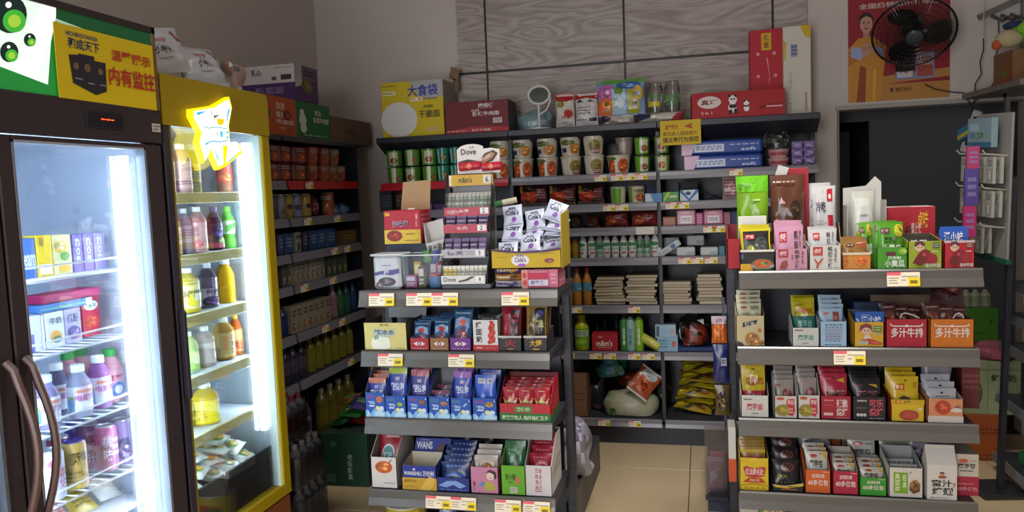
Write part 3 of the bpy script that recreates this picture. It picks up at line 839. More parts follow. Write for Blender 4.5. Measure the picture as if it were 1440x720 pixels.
# lit header panel: green field, pale swoosh and bubbles
ly0,ly1,lz0,lz1 = b0 + .012,b1 - .014,1.908,2.150
UB(obj('header_panel',MB().box((FX - .01,ly0,lz0),(FX - .002,ly1,lz1),mat('#1f8f3a','e0.28')).mesh('header_panel'),BC))
def hp(px,py): p = onX(px,py,FX); return ((p.y - ly0) / (ly1 - ly0),(p.z - lz0) / (lz1 - lz0))
hs = lambda u,v,e: (FX - .002 + e,ly0 + u * (ly1 - ly0),lz0 + v * (lz1 - lz0))
pr = MB()
def hpoly(P,c,fin,k):
    ps = [hs(*hp(*p),.0006 + .0004 * k) for p in P]
    pr.add(ps,[tuple(t) for t in tessellate_polygon([[Vector((0,q[1],q[2])) for q in ps]])],mat(c,fin))
def hell(cx_,cy_,rx,ry,c,fin,k): hpoly([(cx_ + rx * math.cos(a * .35),cy_ + ry * math.sin(a * .35)) for a in range(18)],c,fin,k)
hpoly([(-40,-60),(66,-12),(79,5),(79,26),(72,60),(68,119),(-40,78)],'#dcefe6','e0.75',1)
hpoly([(60,5),(79,5),(79,22),(70,60),(55,100),(66,118),(20,98)],'#eef4f2','e0.78',2)
hpoly([(79,5),(213,43),(213,68),(135,47),(79,26)],'#14552c','e0.22',1)
hpoly([(79,26),(135,47),(100,38),(79,30)],'#9fd0ae','e0.5',2)
for cx_,cy_,r in ((14,20,24),(13,73,13),(42,56,8.5)):
    hell(cx_,cy_,r,r * 1.12,'#10302c','e0.15',3); hell(cx_ + r * .25,cy_ + r * .4,r * .68,r * .68,'#3fae35','e0.6',4); hell(cx_ + r * .25,cy_ + r * .4,r * .38,r * .38,'#9ccb3f','e0.6',5); hell(cx_ - r * .1,cy_ - r * .55,r * .18,r * .18,'#ffffff','e0.8',6)
UB(obj('header_print',pr.mesh('header_print',fixn=False),BC))
# yellow camera-notice sign taped over the header
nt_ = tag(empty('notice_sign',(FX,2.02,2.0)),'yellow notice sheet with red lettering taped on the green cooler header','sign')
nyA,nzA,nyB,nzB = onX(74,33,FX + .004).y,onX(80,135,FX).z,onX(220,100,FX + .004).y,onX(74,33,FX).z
nyB = b1 - .018; nzA = 1.905; nzB = 2.108
under(nt_,obj('sheet',MB().box((FX + .0042,nyA,nzA),(FX + .0056,nyB,nzB),mat('#bfa300','e0.10')).mesh('sheet'),nt_))  # faint emission stands in for header light showing through the paper
ns = lambda u,v,e: (FX + .0056 + e,nyA + u * (nyB - nyA),nzA + v * (nzB - nzA))
npr = [('t','HECHENGTIANXIA',.10,.86,.40,.92,'#23306a'),('t','和成天下',.11,.69,.41,.84,'#1f2a5c'),('p',[(.11,.60),(.20,.62),(.20,.64),(.35,.64),(.35,.58),(.46,.58),(.45,.17),(.34,.10),(.13,.22)],'#1d1622'),
       ('e',.17,.46,.025,.05,'#6a5236'),('e',.275,.46,.03,.06,'#6a5236'),('e',.40,.44,.025,.05,'#6a5236'),('r',.15,.28,.22,.30,'#7f7682'),('r',.27,.24,.33,.26,'#7f7682'),('r',.38,.24,.44,.26,'#7f7682'),
       ('t','温馨提示',.52,.64,.95,.80,'#a8201c'),('t','内有监控',.48,.28,.985,.55,'#a8201c')]
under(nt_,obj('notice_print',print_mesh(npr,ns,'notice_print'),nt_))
UB(obj('temperature_display',MB().box((FX + .002,1.905,1.832),(FX + .010,2.048,1.880),mat('#1a1a26','g'),bev=.002).mesh('temperature_display'),BC))
UB(obj('display_digits',MB().box((FX + .0102,1.958,1.856),(FX + .0108,1.974,1.859),mat('#ff4a1a','e3')).box((FX + .0102,1.978,1.856),(FX + .0108,1.992,1.859),mat('#ff4a1a','e3')).box((FX + .0102,1.996,1.856),(FX + .0108,2.008,1.859),mat('#ff4a1a','e3')).mesh('display_digits'),BC))
UB(obj('paper_sticker',MB().box((FX + .0042,2.182,1.836),(FX + .005,2.220,1.862),mat('#b9b0ab')).box((FX + .005,2.185,1.852),(FX + .0053,2.217,1.856),mat('#5c5654')).box((FX + .005,2.185,1.842),(FX + .0053,2.21,1.846),mat('#5c5654')).mesh('paper_sticker'),BC))
bz0,bz1 = .30,1.795
for ya,yb,ga,gb in ((b0,1.602,b0 + .05,1.552),(1.608,b1 - .004,1.652,2.150)):
    d = MB().box((FX - .04,ya,bz0),(FX,ga,bz1),BROWN,bev=.004).box((FX - .04,gb,bz0),(FX,yb,bz1),BROWN,bev=.004)
    d.box((FX - .04,ga,bz0),(FX,gb,bz0 + .06),BROWN).box((FX - .04,ga,bz1 - .012),(FX,gb,bz1),BROWN)
    o = UB(obj('door',d.mesh('door'),BC))
    obj('glazing_bead',MB().box((FX - .03,gb - .010,bz0 + .06),(FX + .001,gb,bz1 - .012),mat('#9aa6b4','m')).box((FX - .03,ga,bz0 + .06),(FX + .001,ga + .006,bz1 - .012),mat('#6d6a74','s')).box((FX - .03,ga,bz1 - .018),(FX + .001,gb,bz1 - .012),mat('#8d94a0','s')).mesh('glazing_bead'),o)
    obj('glass_pane',MB().box((FX - .022,ga,bz0 + .06),(FX - .016,gb,bz1 - .012),GLASS).mesh('glass_pane'),o)
    hy = 1.632 if ya > 1.5 else 1.575
    pts = [(FX + .002,hy,1.225),(FX + .022,hy + .002,1.205)] + [(FX + .022 + .042 * math.sin(math.pi * t / 10),hy + .012 * math.sin(math.pi * t / 10),1.20 - .40 * t / 10) for t in range(1,10)] + [(FX + .022,hy + .002,.80),(FX + .002,hy,.78)]
    obj('door_handle',MB().tube(pts,.0105,mat('#523832','s'),8).mesh('door_handle',True),o)
UB(led_bar(FX - .06,2.115,.40,1.76,BC,4.8)); UB(led_bar(FX - .06,1.655,.40,1.76,BC,9,30))
WIRE = mat('#dfe4ea','s')
bsh = [1.408,1.196,.972,.765,.55]
for z in bsh:
    b = MB()
    for k in range(26):
        y = b0 + .06 + k * (b1 - b0 - .16) / 25
        b.box((-2.33,y - .002,z - .006),(-1.80,y + .002,z - .002),WIRE)
    for x in (-2.32,-2.06): b.box((x,b0 + .05,z - .010),(x + .006,b1 - .05,z - .006),WIRE)
    s = UB(obj('wire_shelf',b.mesh('wire_shelf'),BC))
    obj('front_rail',MB().tube([(-1.795,b0 + .05,z - .004),(-1.795,b1 - .05,z - .004)],.0035,WIRE,6).tube([(-1.792,b0 + .05,z + .036),(-1.792,b1 - .05,z + .036)],.003,WIRE,6).mesh('front_rail'),s)
UB(obj('mullion',MB().box((FX - .09,1.585,.23),(FX - .046,1.625,1.80),WHT).mesh('mullion'),BC))

# ---- what stands in the coolers.  base pixel on a known shelf height gives the place
def on_shelf(px,py,z,lo=-2.25,hi=-1.83,back=None):
    p = onZ(px,py,z)
    if not lo <= p.x <= hi:
        p = onX(px,py,min(max(p.x,lo),hi)); p.z = z
    return p
DB = 'drinks in the yellow cooler'
def bt(px,z,r,h,X,desc,liq,cap,group=None,cat='bottle',name='drink_bottle',rz=60,**k):
    p = onX(px,0,X); 
    # column of the pixel at this height
    lo,hi = 0,720
    for _ in range(3):
        q = onX(px,(lo + hi) / 2,X)
        for i in range(12):
            m = (lo + hi) / 2; q = onX(px,m,X)
            if q.z > z + h * .4: lo = m
            else: hi = m
    q.y = min(q.y,(2.176 if z == bsh[2] else 2.830) - r)
    return place(bottle(r,h,liq,cap,**k),name,desc,cat,(X,q.y,z + .0005),(0,0,R_(rz)),group)
Z = [z - .003 for z in ysh]
F = -1.86
T1 = [('b',.1,.2,.9,.8,'#7d5a2a',4)]
bt(233,Z[0],.032,.19,F,'amber tea bottle at the left end of the top yellow-cooler shelf','#c98a4a','#e6e2dc',label='#d9b070',prints=T1)
bt(255,Z[0],.037,.185,F,'pale pink bottle with white cap on the top yellow-cooler shelf','#c79a8e','#ebe8e6',label='#d0a99b',lab=(.12,.66),prints=[('b',.15,.1,.85,.3,'#8c5a5a',2)])
bt(272,Z[0],.028,.19,-1.89,'olive green tea bottle behind the pale pink bottle on the top shelf','#a3a04a','#d8d8d0',label='#b8b04a',prints=T1)
bt(318,Z[0],.031,.17,F,'small bottle with red fruit label standing right under the glowing sign','#a8765a','#b58a4a',label='#b8463a',prints=[('f',.5,.4,.4,.35,'#d8452e','#e8a04a')])
bt(243,Z[1],.030,.165,F,'amber tea bottle with white cap, leftmost on second yellow-cooler shelf','#c79a63','#ece9e2',label='#d8bd8a',prints=T1)
bt(260,Z[1],.029,.168,-1.875,'grey-pink bottle behind the pink peach bottle on second yellow-cooler shelf','#9b8d99','#e8e6e4',label='#a99fb0',prints=T1)
bt(278,Z[1],.035,.172,F,'pink peach drink bottle with green leaf marks and white cap','#d3a29a','#efecea',label='#dcb3ac',lab=(.1,.66),prints=[('p',[(.75,.8),(.8,.84),(.68,.95)],'#5f8f3a'),('p',[(.62,.2),(.68,.26),(.5,.36)],'#5f8f3a'),('f',.3,.15,.25,.16,'#d86a74','#e89aa0'),('v','桃汁',.2,.4,.4,.85,'#a85a68')])
bt(302,Z[1],.032,.17,F,'dark purple grape drink bottle with purple cap on second shelf','#4a2f48','#54457a',label='#4b3550',lab=(.06,.68),shape='waist',prints=[('f',.55,.55,.35,.3,'#2c2340','#6a5a9a'),('r',0,0,1,.2,'#a8405a'),('f',.7,.25,.2,.12,'#5f9a3a','#c8d07a')])
bt(325,Z[1],.029,.168,F,'bright green drink bottle with green cap, right end of second shelf','#6ec04a','#79c83a',label='#cfe6c0',lab=(.35,.66),shape='waist',prints=[('p',[(.2,.1),(.8,.5),(.8,.9),(.2,.6)],'#4fae3a')])
bt(236,Z[2],.030,.17,F,'cream drink bottle at the left edge of third yellow-cooler shelf','#c9b88a','#e8e4da',label='#d9cda6',prints=T1)
bt(264,Z[2],.045,.165,F,'wide yellow lemon drink bottle with scribbled label and white cap','#d8c238','#e8e6e2',label='#d9cf8a',lab=(.1,.7),prints=[('e',.5,.4,.3,.3,'#e0cf2a'),('t','柠檬',.2,.35,.8,.7,'#3a382c'),('r',.55,.3,.95,.55,'#dfe6c4')])
bt(293,Z[2],.034,.17,F,'bottle with white and purple grape label on third yellow-cooler shelf','#3d2b46','#e6e2e8',label='#d9d6dd',lab=(.05,.68),prints=[('r',0,.62,1,1,'#4b2f55'),('f',.5,.15,.45,.2,'#3b2348','#6f4a8a'),('t','葡萄',.25,.3,.75,.6,'#4b2f55')])
bt(319,Z[2],.031,.175,F,'clear yellow juice bottle with white cap on third yellow-cooler shelf','#e0b51a','#ecebe6',label=None,shape='tea')
bt(333,Z[2],.026,.17,-1.90,'amber bottle with pink label behind the clear yellow juice','#c08a3a','#e4e2dc',label='#c97f8a',lab=(.08,.5),prints=T1)
bt(265,Z[3],.037,.15,F,'pale green tea bottle with white cap on fourth yellow-cooler shelf','#b5d08a','#ebeae6',label='#a8cf72',lab=(.1,.62),prints=[('e',.7,.5,.2,.3,'#cfe6a8'),('b',.1,.2,.4,.8,'#5f9a4a',3)])
bt(289,Z[3],.036,.152,F,'clear grey-pink drink bottle beside the pale green tea','#b9a9a2','#efeeec',label='#c9bcb4',lab=(.1,.6),prints=[('v','白桃',.75,.15,.9,.85,'#e8e2dc')])
bt(316,Z[3],.040,.165,F,'large amber oolong bottle with black vertical writing on fourth shelf','#b58a3a','#e2ded0',label='#b9a060',lab=(.08,.66),prints=[('v','乌龙茶',.55,.1,.8,.95,'#2d2a22'),('v','东方',.25,.3,.45,.9,'#c0622a')])
bt(336,Z[3],.026,.165,F,'small orange bottle with yellow cap, right end of fourth shelf','#c9682a','#e0b01a',label='#cfa05a',lab=(.1,.64),prints=[('f',.5,.3,.4,.25,'#d8702a','#b03a2a')])
bt(255,Z[4],.040,.13,-1.90,'dull olive bottle behind the square yellow bottle on bottom shelf','#9c9a3a','#e6e4da',label='#a8a43f',prints=T1,sq=.5)
bt(289,Z[4],.052,.15,F,'square bright yellow drink bottle alone on the bottom cooler shelf','#e8c80a','#ecebe2',label='#e8cf1a',lab=(.06,.62),sq=.55,rz=35,prints=[('v','菊花茶',.8,.1,.97,.9,'#4a6a2a'),('b',.15,.2,.55,.6,'#b8930a',3)])
# milk pouches in the baskets
mp = pouch(.105,.08,.026,'#d8dcd2',[('e',.5,.5,.28,.3,'#5a9a3a'),('e',.6,.42,.14,.18,'#d8a82a'),('r',.1,.78,.9,.86,'#7a9a6a'),('e',.35,.6,.1,.1,'#c0392b')],seed=4)
k = 0; hp0 = Heap()
for row,(X,zz) in enumerate(((-1.775,.565),(-1.86,.565),(-1.945,.565),(-2.03,.565),(-1.81,.59),(-1.90,.59))):
    for j in range(7):
        y = y0 + .105 + j * .092 + (row % 2) * .04
        if y > y1 - .10: continue
        hp0.put(mp,'milk_pouch',f'white milk pouch with green oval, {ORD[row]} row back, {ORD[j]} from near end, cooler baskets','pouch',(X,y,zz),(-R_(66 + (k * 13) % 16),R_((k * 29) % 24 - 12),R_(90 + (k * 41) % 50 - 25)),'milk pouches in the cooler baskets',floor=zz)
        k += 1
U(obj('basket_floor',MB().box((-2.30,y0 + .05,.555),(-1.755,y1 - .055,.563),mat('#55504f','s')).mesh('basket_floor'),YC))
# brown cooler
GB = -1.865
def cb(xl,xr,yt,z,label,col,d=.05,X=GB,h=None,name='drink_carton',cat='carton',group=None,**k):
    a = onX(xl,yt,X); c = onX(xr,yt,X); w = c.y - a.y
    return place(carton(w,d,h or max(.03,a.z - z),col,**k),name,label,cat,(X - d / 2,(a.y + c.y) / 2,z),(0,0,R_(90)),group)
zt = bsh[0]
cb(26,49,340,zt,'blue drink carton, leftmost on the top shelf of the brown cooler','#2f66b8',h=.115,front=[('t','ream',.05,.3,.95,.6,'#dfe8f2')])
cb(50,72,336,zt,'bright yellow drink carton on the top shelf of the brown cooler','#e6c60a',h=.12,front=[('r',.1,.05,.9,.3,'#e8e4d4'),('r',.2,.75,.45,.95,'#8a6a2a')])
cb(73,99,334,zt,'pale yellow carton with green leaf on the top brown-cooler shelf','#d8cf9a',h=.118,front=[('e',.6,.45,.25,.12,'#5f9a3a'),('f',.4,.7,.35,.15,'#dcb84a','#e8dc9a'),('e',.55,.15,.3,.1,'#d8a82a')])
for i,(a,c_) in enumerate(((101,115),(116,130),(131,147))):
    cb(a,c_ - .5,330,zt,f'purple drink carton, {nth(i, 3)} of three on the top brown-cooler shelf',('#5f4f9a','#6f5fae','#8a80bd')[i],h=.115,front=[('v','nom',.3,.2,.7,.9,'#c9c4e0')],group='purple cartons in the brown cooler')
z2 = bsh[1]
cb(41,58,455,z2,'white carton with purple side, leftmost on second brown-cooler shelf','#c9cbe0',h=.105,front=[('r',0,0,.3,.5,'#5f4fa0')])
cb(59,62,455,z2,'narrow white drink carton wedged on second brown-cooler shelf','#dcdfe8',h=.1)
cb(64,90,452,z2,'white milk carton with orange half-moon picture, second brown-cooler shelf','#d4d8de',h=.105,front=[('e',.5,.3,.32,.18,'#dca03a'),('t','牛奶',.2,.65,.85,.85,'#5a5f62'),('e',.55,.22,.25,.1,'#5f7a4a')])
cb(91,114,450,z2,'purple and grey carton marked with berries, second brown-cooler shelf','#a9a0c0',h=.105,front=[('t','优酸',.15,.6,.85,.85,'#3f4a6a'),('f',.5,.3,.4,.2,'#5a4a8a','#8a7ab0')])
cb(115,140,432,z2,'crimson carton of strawberry drink at the right of second shelf','#b8213f',h=.13,d=.09,X=-1.9,front=[('e',.5,.75,.4,.12,'#e4e6e2'),('t','优酸乳',.2,.7,.8,.8,'#3a7a4a'),('f',.5,.35,.4,.15,'#d0402f','#e0604a')])
place(carton(.20,.09,.022,'#3f6fae',front=[('r',.0,.3,1,.5,'#5fae8a'),('r',.85,0,.97,1,'#d9d6e8')]),'drink_carton','striped blue carton lying flat on top of the white cartons','carton',(-1.91,onX(83,440,-1.9).y,z2 + .107),(0,0,R_(90)))
place(carton(.22,.08,.025,'#a3205a'),'drink_carton','magenta carton lying on the striped blue carton in brown cooler','carton',(-1.915,onX(88,432,-1.92).y,z2 + .1300),(0,0,R_(90)))
z3 = bsh[2]
wl = [('r',0,0,.22,.5,'#4f8ac0'),('t','电解质',.25,.42,.95,.68,'#b0609a'),('r',.3,.75,.9,.88,'#d88a7a'),('r',.05,.5,.22,.62,'#7ab04a')]
for px,X,r,h,cp,lq,nm,shape in ((66,-1.855,.034,.155,'#e9ebee','#9a8fc0','clear violet drink bottle with white cap, leftmost in the front row of third shelf','milk'),(112,-1.855,.034,.158,'#eef0f2','#b0b4d0','clear drink bottle with white cap, middle of the front row of third shelf','milk'),
                           (140,-1.87,.034,.165,'#eceef0','#a870b0','purple drink bottle with white cap, right in the front row of third shelf','milk'),(82,-1.94,.033,.16,'#e6e8ec','#6f6a8a','grey bottle with white cap behind the violet bottles on third shelf','milk')):
    bt(px,z3,r,h,X,nm,lq,cp,label='#d9dbe8',lab=(.12,.6),shape=shape,prints=wl)
pk = [('e',.6,.3,.25,.28,'#3a6fae'),('e',.6,.3,.14,.16,'#d9dbe8'),('t','草莓',.2,.6,.8,.85,'#b04a6a')]
for px,X,nm in ((163,-1.89,'pink yoghurt drink bottle with green cap at the right of third shelf'),(98,-2.0,'pink yoghurt bottle with green cap behind the grey bottle'),(148,-2.0,'pink yoghurt bottle with green cap behind the purple bottle')):
    bt(px,z3,.036,.17,X,nm,'#d89aa6','#2fa84a',label='#dca8b2',lab=(.08,.6),shape='milk',prints=pk,fin='g')
z4 = bsh[3]
def cn(px,X,label,col,lid='#c9ccd0',prints=None,r=.033,h=.145,z=z4):
    lo,hi = 300,900
    for i in range(14):
        m = (lo + hi) / 2; q = onX(px,m,X)
        if q.z > z + h * .5: lo = m
        else: hi = m
    place(can(r,h,col,prints,lid),'drink_can',label,'can',(X,min(q.y,2.176 - r),z),(0,0,R_(55)))
cn(74,-1.85,'white can with pink fruit picture, leftmost on the can shelf','#c3c0d4',prints=[('f',.5,.8,.2,.1,'#c04a6a','#d88aa0'),('v','荔枝',.6,.2,.85,.7,'#b06a80')])
cn(106,-1.85,'gold can with black lettering at the front of the can shelf','#c0a054',lid='#5a4ab0',prints=[('t','菠萝',.3,.55,.9,.85,'#4a3a1a'),('b',.1,.1,.6,.4,'#7a6220',3)])
cn(84,-1.93,'wine red can behind the white can on the can shelf','#7a3050',prints=[('b',.2,.2,.8,.8,'#c890a8',3)])
cn(126,-1.945,'plum purple can behind the gold can on the can shelf','#6f3a6a',prints=[('v','葡萄汁',.3,.1,.6,.95,'#c9b0d0')])
cn(150,-1.87,'rose pink can with pale script, right of the gold can','#a35a80',prints=[('v','桃味',.3,.2,.6,.9,'#dccbe0'),('b',.6,.3,.9,.8,'#dccbe0',3)])
cn(178,-1.87,'lilac can with dark drawing, rightmost on the can shelf','#9a80b0',prints=[('f',.5,.35,.3,.3,'#5a4a7a','#b8a8cc')])
cn(108,-2.0,'blue-violet can with blue top in the rear of can shelf','#5048a8',lid='#5a4fc0')
cn(140,-2.0,'mauve can in the rear row of the can shelf','#8a5f96')
for i,(px,py,c,lb) in enumerate(((120,700,'#2f7fc0','small blue wrapped snack bag lying under the cans'),(145,700,'#b03a5a','crimson and blue wrapped snack bag lying under the cans'),(175,690,'#b9a43a','clear bag of yellow striped sweets lying under the cans'),(200,678,'#c6c8c4','silvery film snack bag lying under the cans at right'))):
    p = onX(px,py,-1.86)
    place(pouch(.092,.10,.03,c,[('b',.15,.2,.85,.8,'#e4e2d8' if i != 2 else '#6a5a1a',4)],seed=20 + i),'snack_bag',lb,'snack bag',(-1.90,1.80 + .103 * i,.6475),(R_(-50),R_(4 * i - 6),R_(86)))
UB(obj('bottom_shelf',MB().box((-2.33,b0 + .06,.635),(-1.80,b1 - .06,.645),WIRE).mesh('bottom_shelf'),BC))

# ================================================================== goods on the back wall shelves
UP = .001
def bz(k): return BS[k] + UP
BG = SY + .012
# ---- top of the unit
TZ = 1.983
bigbag = [('p',[(.47,1),(1,1),(1,.69),(.62,.69)],'#a9a6a8'),('t','大食袋',.43,.72,.92,.93,'#1c3f9e'),('r',.48,.635,.66,.70,'#f0e6d4'),('t','超值装',.49,.645,.65,.695,'#c0392b'),('b',.69,.645,.92,.69,'#4a5a8a',1),
          ('r',.02,.76,.24,.84,'#e2d9a0'),('b',.03,.78,.2,.82,'#6a6228',1),('b',.02,.91,.24,.95,'#8a7a1a',1),('e',.28,.32,.30,.32,'#d6d4d2'),('t','干脆面',.6,.33,.94,.47,'#5a4c10'),('e',.80,.12,.10,.05,'#c9b06a'),('t','康师傅',.68,.5,.86,.56,'#6a5a10')]
put_carton(535,622,114,SY + .06,TZ,.26,'snack_carton','bright yellow snack carton with blue lettering and a blank white disc, on top of shelving','carton','#cdb60c',front=bigbag,faces=[None,'#8f8878',None,None,None,'#8a6b4a'],
           flaps=[('#6a5540',[(.196,.30),(.24,.30),(.245,.37),(.205,.40)],.004),('#7a6046',[(.175,.40),(.235,.375),(.255,.45),(.195,.475)],.004)])
beef = [('p',[(0,0),(1,0),(1,.13),(.45,.2),(0,.08)],'#b03038'),('t','康师傅',.53,.76,.78,.92,'#d9d2d0'),('t','经典',.42,.66,.55,.74,'#d9b0a0'),('t','酸辣牛肉面',.44,.52,.86,.66,'#dcd4d2'),('r',.76,.28,.90,.44,'#d9d2cf'),('b',.775,.3,.885,.42,'#4a3438',3),('t','酸辣牛肉面',.42,.04,.72,.12,'#dcc8c4'),('b',.04,.04,.34,.1,'#d8a0a0',1)]
put_carton(625,714,142,SY + .02,TZ,.24,'noodle_carton','maroon noodle carton with white lettering beside the yellow snack carton','carton','#6e1e24',front=beef,faces=[None,'#3c3236',None,None,None,'#5a4a3c'])
x,w,h = span(718,772,152,SY + .08,TZ)
P = sack(w,.13,h,'#7d979b',seed=3,prints=[('b',.2,.3,.8,.7,'#a8b8bc',2)])
place(P,'towel_pack','grey-teal soft pack in film lying behind the round mirror','bag',(x,SY + .26,TZ))
# round white mirror on a stand
mr = tag(empty('table_mirror',(onY(758,180,SY + .06).x,SY + .07,TZ)),'small round white mirror on a stem and disc base','mirror')
WP = mat('#d5d2cf','s')
obj('base',MB().lathe([(.075,0),(.075,.008),(.02,.014)],WP,20).mesh('base',True),mr)
obj('stem',MB().tube([(0,0,.01),(0,0,.13),(.0,-.004,.16)],.007,WP,8).mesh('stem',True),mr)
Rm = Matrix.Translation((.005,0,.215)) @ Matrix.Rotation(R_(-14),4,'X') @ Matrix.Rotation(R_(8),4,'Y')
obj('rim',MB().tube([Rm @ Vector((.068 * math.cos(a * .2618),0,.058 * math.sin(a * .2618))) for a in range(24)],.008,WP,6,True).mesh('rim',True),mr)
g = MB(); g.add([Rm @ Vector((0,0,0))] + [Rm @ Vector((.066 * math.cos(a * .2618),.002,.056 * math.sin(a * .2618))) for a in range(24)],[(0,i + 1,(i + 1) % 24 + 1) for i in range(24)],mat('#6a7372','m'))
obj('mirror_glass',g.mesh('mirror_glass'),mr)
obj('arm',MB().tube([(0,0,.09),(.05,0,.12),(.075,0,.17),(.076,0,.215)],.005,WP,6).mesh('arm',True),mr)
sug = [('r',.02,.03,.98,.2,'#d9d4d2'),('b',.08,.06,.9,.17,'#8a5a7a',2),('p',[(0,.82),(.3,.75),(.7,.77),(1,.82),(1,1),(0,1)],'#b01c22'),('f',.3,.68,.2,.09,'#7f9a4a','#c9643a'),('e',.7,.4,.24,.12,'#c0453f'),('t','白糖',.35,.25,.75,.35,'#8a3a3a')]
for xl,xr,yt,lb,fr,cl in ((779,806,131,'white and red bag of sugar with pink base band, on top of shelving beside mirror',sug,'#d8cfc2'),
                           (807,839,130,'white bag with red top and two black peaks, on top of shelving',[('p',[(0,.80),(.5,.86),(1,.80),(1,1),(0,1)],'#b01c22'),('p',[(.08,.72),(.2,.82),(.4,.72)],'#3a3436'),('p',[(.55,.72),(.72,.84),(.9,.72)],'#3a3436'),('b',.1,.35,.7,.6,'#8d8486',3),('r',.62,.16,.95,.26,'#35302f'),('b',.05,.18,.55,.23,'#4a4a6a',1)],'#cfcac8')):
    x,w,h = span(xl,xr,yt,SY + .05,TZ)
    place(pouch(w,h,.07,cl,fr,seed=xl),'sugar_bag',lb,'bag',(x,SY + .09,TZ))
# paper packs with the sweets bag and clear tubs on top
for xl,xr,lb,c2 in ((843,890,'white and navy tissue pack under the bright gummy bag','#35315a'),(893,962,'white, navy and red tissue pack under the clear tubs','#35315a')):
    x,w,h = span(xl,xr,160 if xl < 880 else 156,SY + .03,TZ)
    fr = [('p',[(.0,.2),(.3,.45),(.3,1),(0,1)],c2)] + ([('p',[(.72,0),(1,0),(1,1),(.85,.8)],'#b8434a')] if xl > 880 else [])
    place(pouch(w,h,.13,'#d4ccc0',fr,seed=xl,seal=.02),'tissue_pack',lb,'tissue',(x,SY + .12,TZ))
x,w,h = span(836,906,110,SY + .08,TZ + .058)
gm = [('r',0,.88,1,1,'#5f9a45'),('f',.22,.62,.2,.25,'#b05a9a','#d88ab8'),('f',.2,.25,.22,.25,'#d86a3a','#e8a04a'),('r',.33,.05,.62,.72,'#a8c4d4'),('e',.48,.68,.1,.14,'#6a8a3a'),('e',.5,.35,.08,.15,'#dce6ea'),('r',.66,.05,.88,.7,'#a9a82a'),('f',.8,.3,.1,.15,'#c0a83a','#6f8ac0'),('f',.68,.82,.25,.1,'#3f5fa8','#7fa8d8'),('f',.88,.6,.1,.2,'#d0b040','#b8c8dc')]
place(pouch(w,h,.06,'#7f9ac0',gm,seed=5),'gummy_bag','large bright multicoloured gummy bag with green header on top of shelving','snack bag',(x,SY + .115,TZ + .056),(-R_(4),0,0))
for i,(px,yt,lb) in enumerate(((921,116,'clear plastic tub with yellow and green print, left of the pair on tissue'),(945,113,'clear plastic tub with large green print, right of the pair on tissue'))):
    x,w,h = span(px - 12,px + 11,yt,SY + .06,TZ + .062)
    b = MB().lathe([(w / 2 * .86,0),(w / 2,.04),(w / 2,h * .8),(w / 2 * .8,h * .9),(w / 2 * .8,h)],mat('#d5dcd2','c'),18)
    P = [('tub_body',b.mesh('tub_body',True),[])]
    def S(u,v,e,w=w,h=h):
        a = -math.pi / 2 + (u - .5) * 2.4; return ((w / 2 + e) * math.cos(a),(w / 2 + e) * math.sin(a),.02 + v * h * .8)
    P.append(('front_print',print_mesh([('t','822',.1,.25,.9,.55,'#4f9a3a') if i else ('r',.1,.1,.75,.3,'#c9b51a'),('t','鲜果',.15,.4,.7,.62,'#4f9a3a') if not i else ('b',.2,.1,.8,.18,'#4f9a3a',1)],S,'front_print','g',True),[]))
    place(P,'clear_tub',lb,'tub',(x,SY + .10,TZ + .062))
panda = [('e',.19,.62,.13,.24,'#d9ccc8'),('t','真巧',.10,.52,.28,.72,'#7a2228'),('t','2 in 1',.1,.16,.22,.27,'#e0b4b4'),('e',.44,.38,.045,.2,'#e4dedc'),('e',.445,.68,.045,.17,'#e4dedc'),('p',[(.405,.5),(.485,.5),(.48,.36),(.41,.36)],'#231d1f'),('e',.41,.83,.015,.06,'#231d1f'),('e',.475,.83,.015,.06,'#231d1f'),('e',.43,.7,.01,.04,'#231d1f'),('e',.46,.7,.01,.04,'#231d1f'),('e',.475,.24,.02,.1,'#231d1f'),('e',.42,.22,.02,.09,'#231d1f'),
         ('e',.59,.33,.03,.13,'#e4dedc'),('e',.59,.52,.03,.1,'#e4dedc'),('r',.565,.38,.615,.44,'#231d1f'),('e',.57,.6,.01,.04,'#231d1f'),('e',.612,.6,.01,.04,'#231d1f'),('t','180片',.72,.27,.79,.4,'#5a1820'),('r',.80,.33,.97,.37,'#e0c4c4'),('b',.8,.42,.95,.47,'#5a1820',1)]
put_carton(971,1103,128,SY + .02,TZ,.2,'gift_box','long red biscuit box with a white oval and two pandas','box','#a5161f',front=panda,rz=R_(3))
x,w,h = span(1054,1100,41,SY + .25,TZ)
hat = [('r',.36,.77,.66,.96,'#cda71a'),('v','礼盒',.42,.79,.6,.95,'#8a3a1a'),('e',.25,.73,.06,.02,'#d98a90'),('e',.75,.73,.06,.02,'#d98a90'),('e',.25,.48,.06,.02,'#d98a90'),('e',.78,.48,.06,.02,'#d98a90'),('p',[(.5,.68),(.55,.68),(.62,.45),(.56,.38),(.6,.48)],'#d98a90')]
place(carton(w,.12,h,'#b41a30',front=hat),'gift_box','tall upright crimson gift box with gold label, behind the red biscuit box','box',(x,SY + .32,TZ))
x,w,h = span(1101,1140,36,SY + .2,TZ)
whb = [('p',[(.62,1),(1,1),(1,.86),(.8,.88)],'#c9a21a'),('p',[(0,.62),(.06,.62),(.12,.82),(0,.85)],'#c9a21a'),('r',.28,.66,.52,.80,'#8d93ac'),('b',.3,.67,.5,.79,'#3a4a7a',3),('v','精品酒',.22,.3,.3,.5,'#a09a90'),('v','酒',.22,.06,.32,.16,'#8a857c'),('r',.78,.06,.86,.26,'#b08a80')]
place(carton(w,.12,h,'#cac4b8',front=whb),'gift_box','tall white gift box with yellow corner, rightmost on top of shelving','box',(x,SY + .27,TZ))
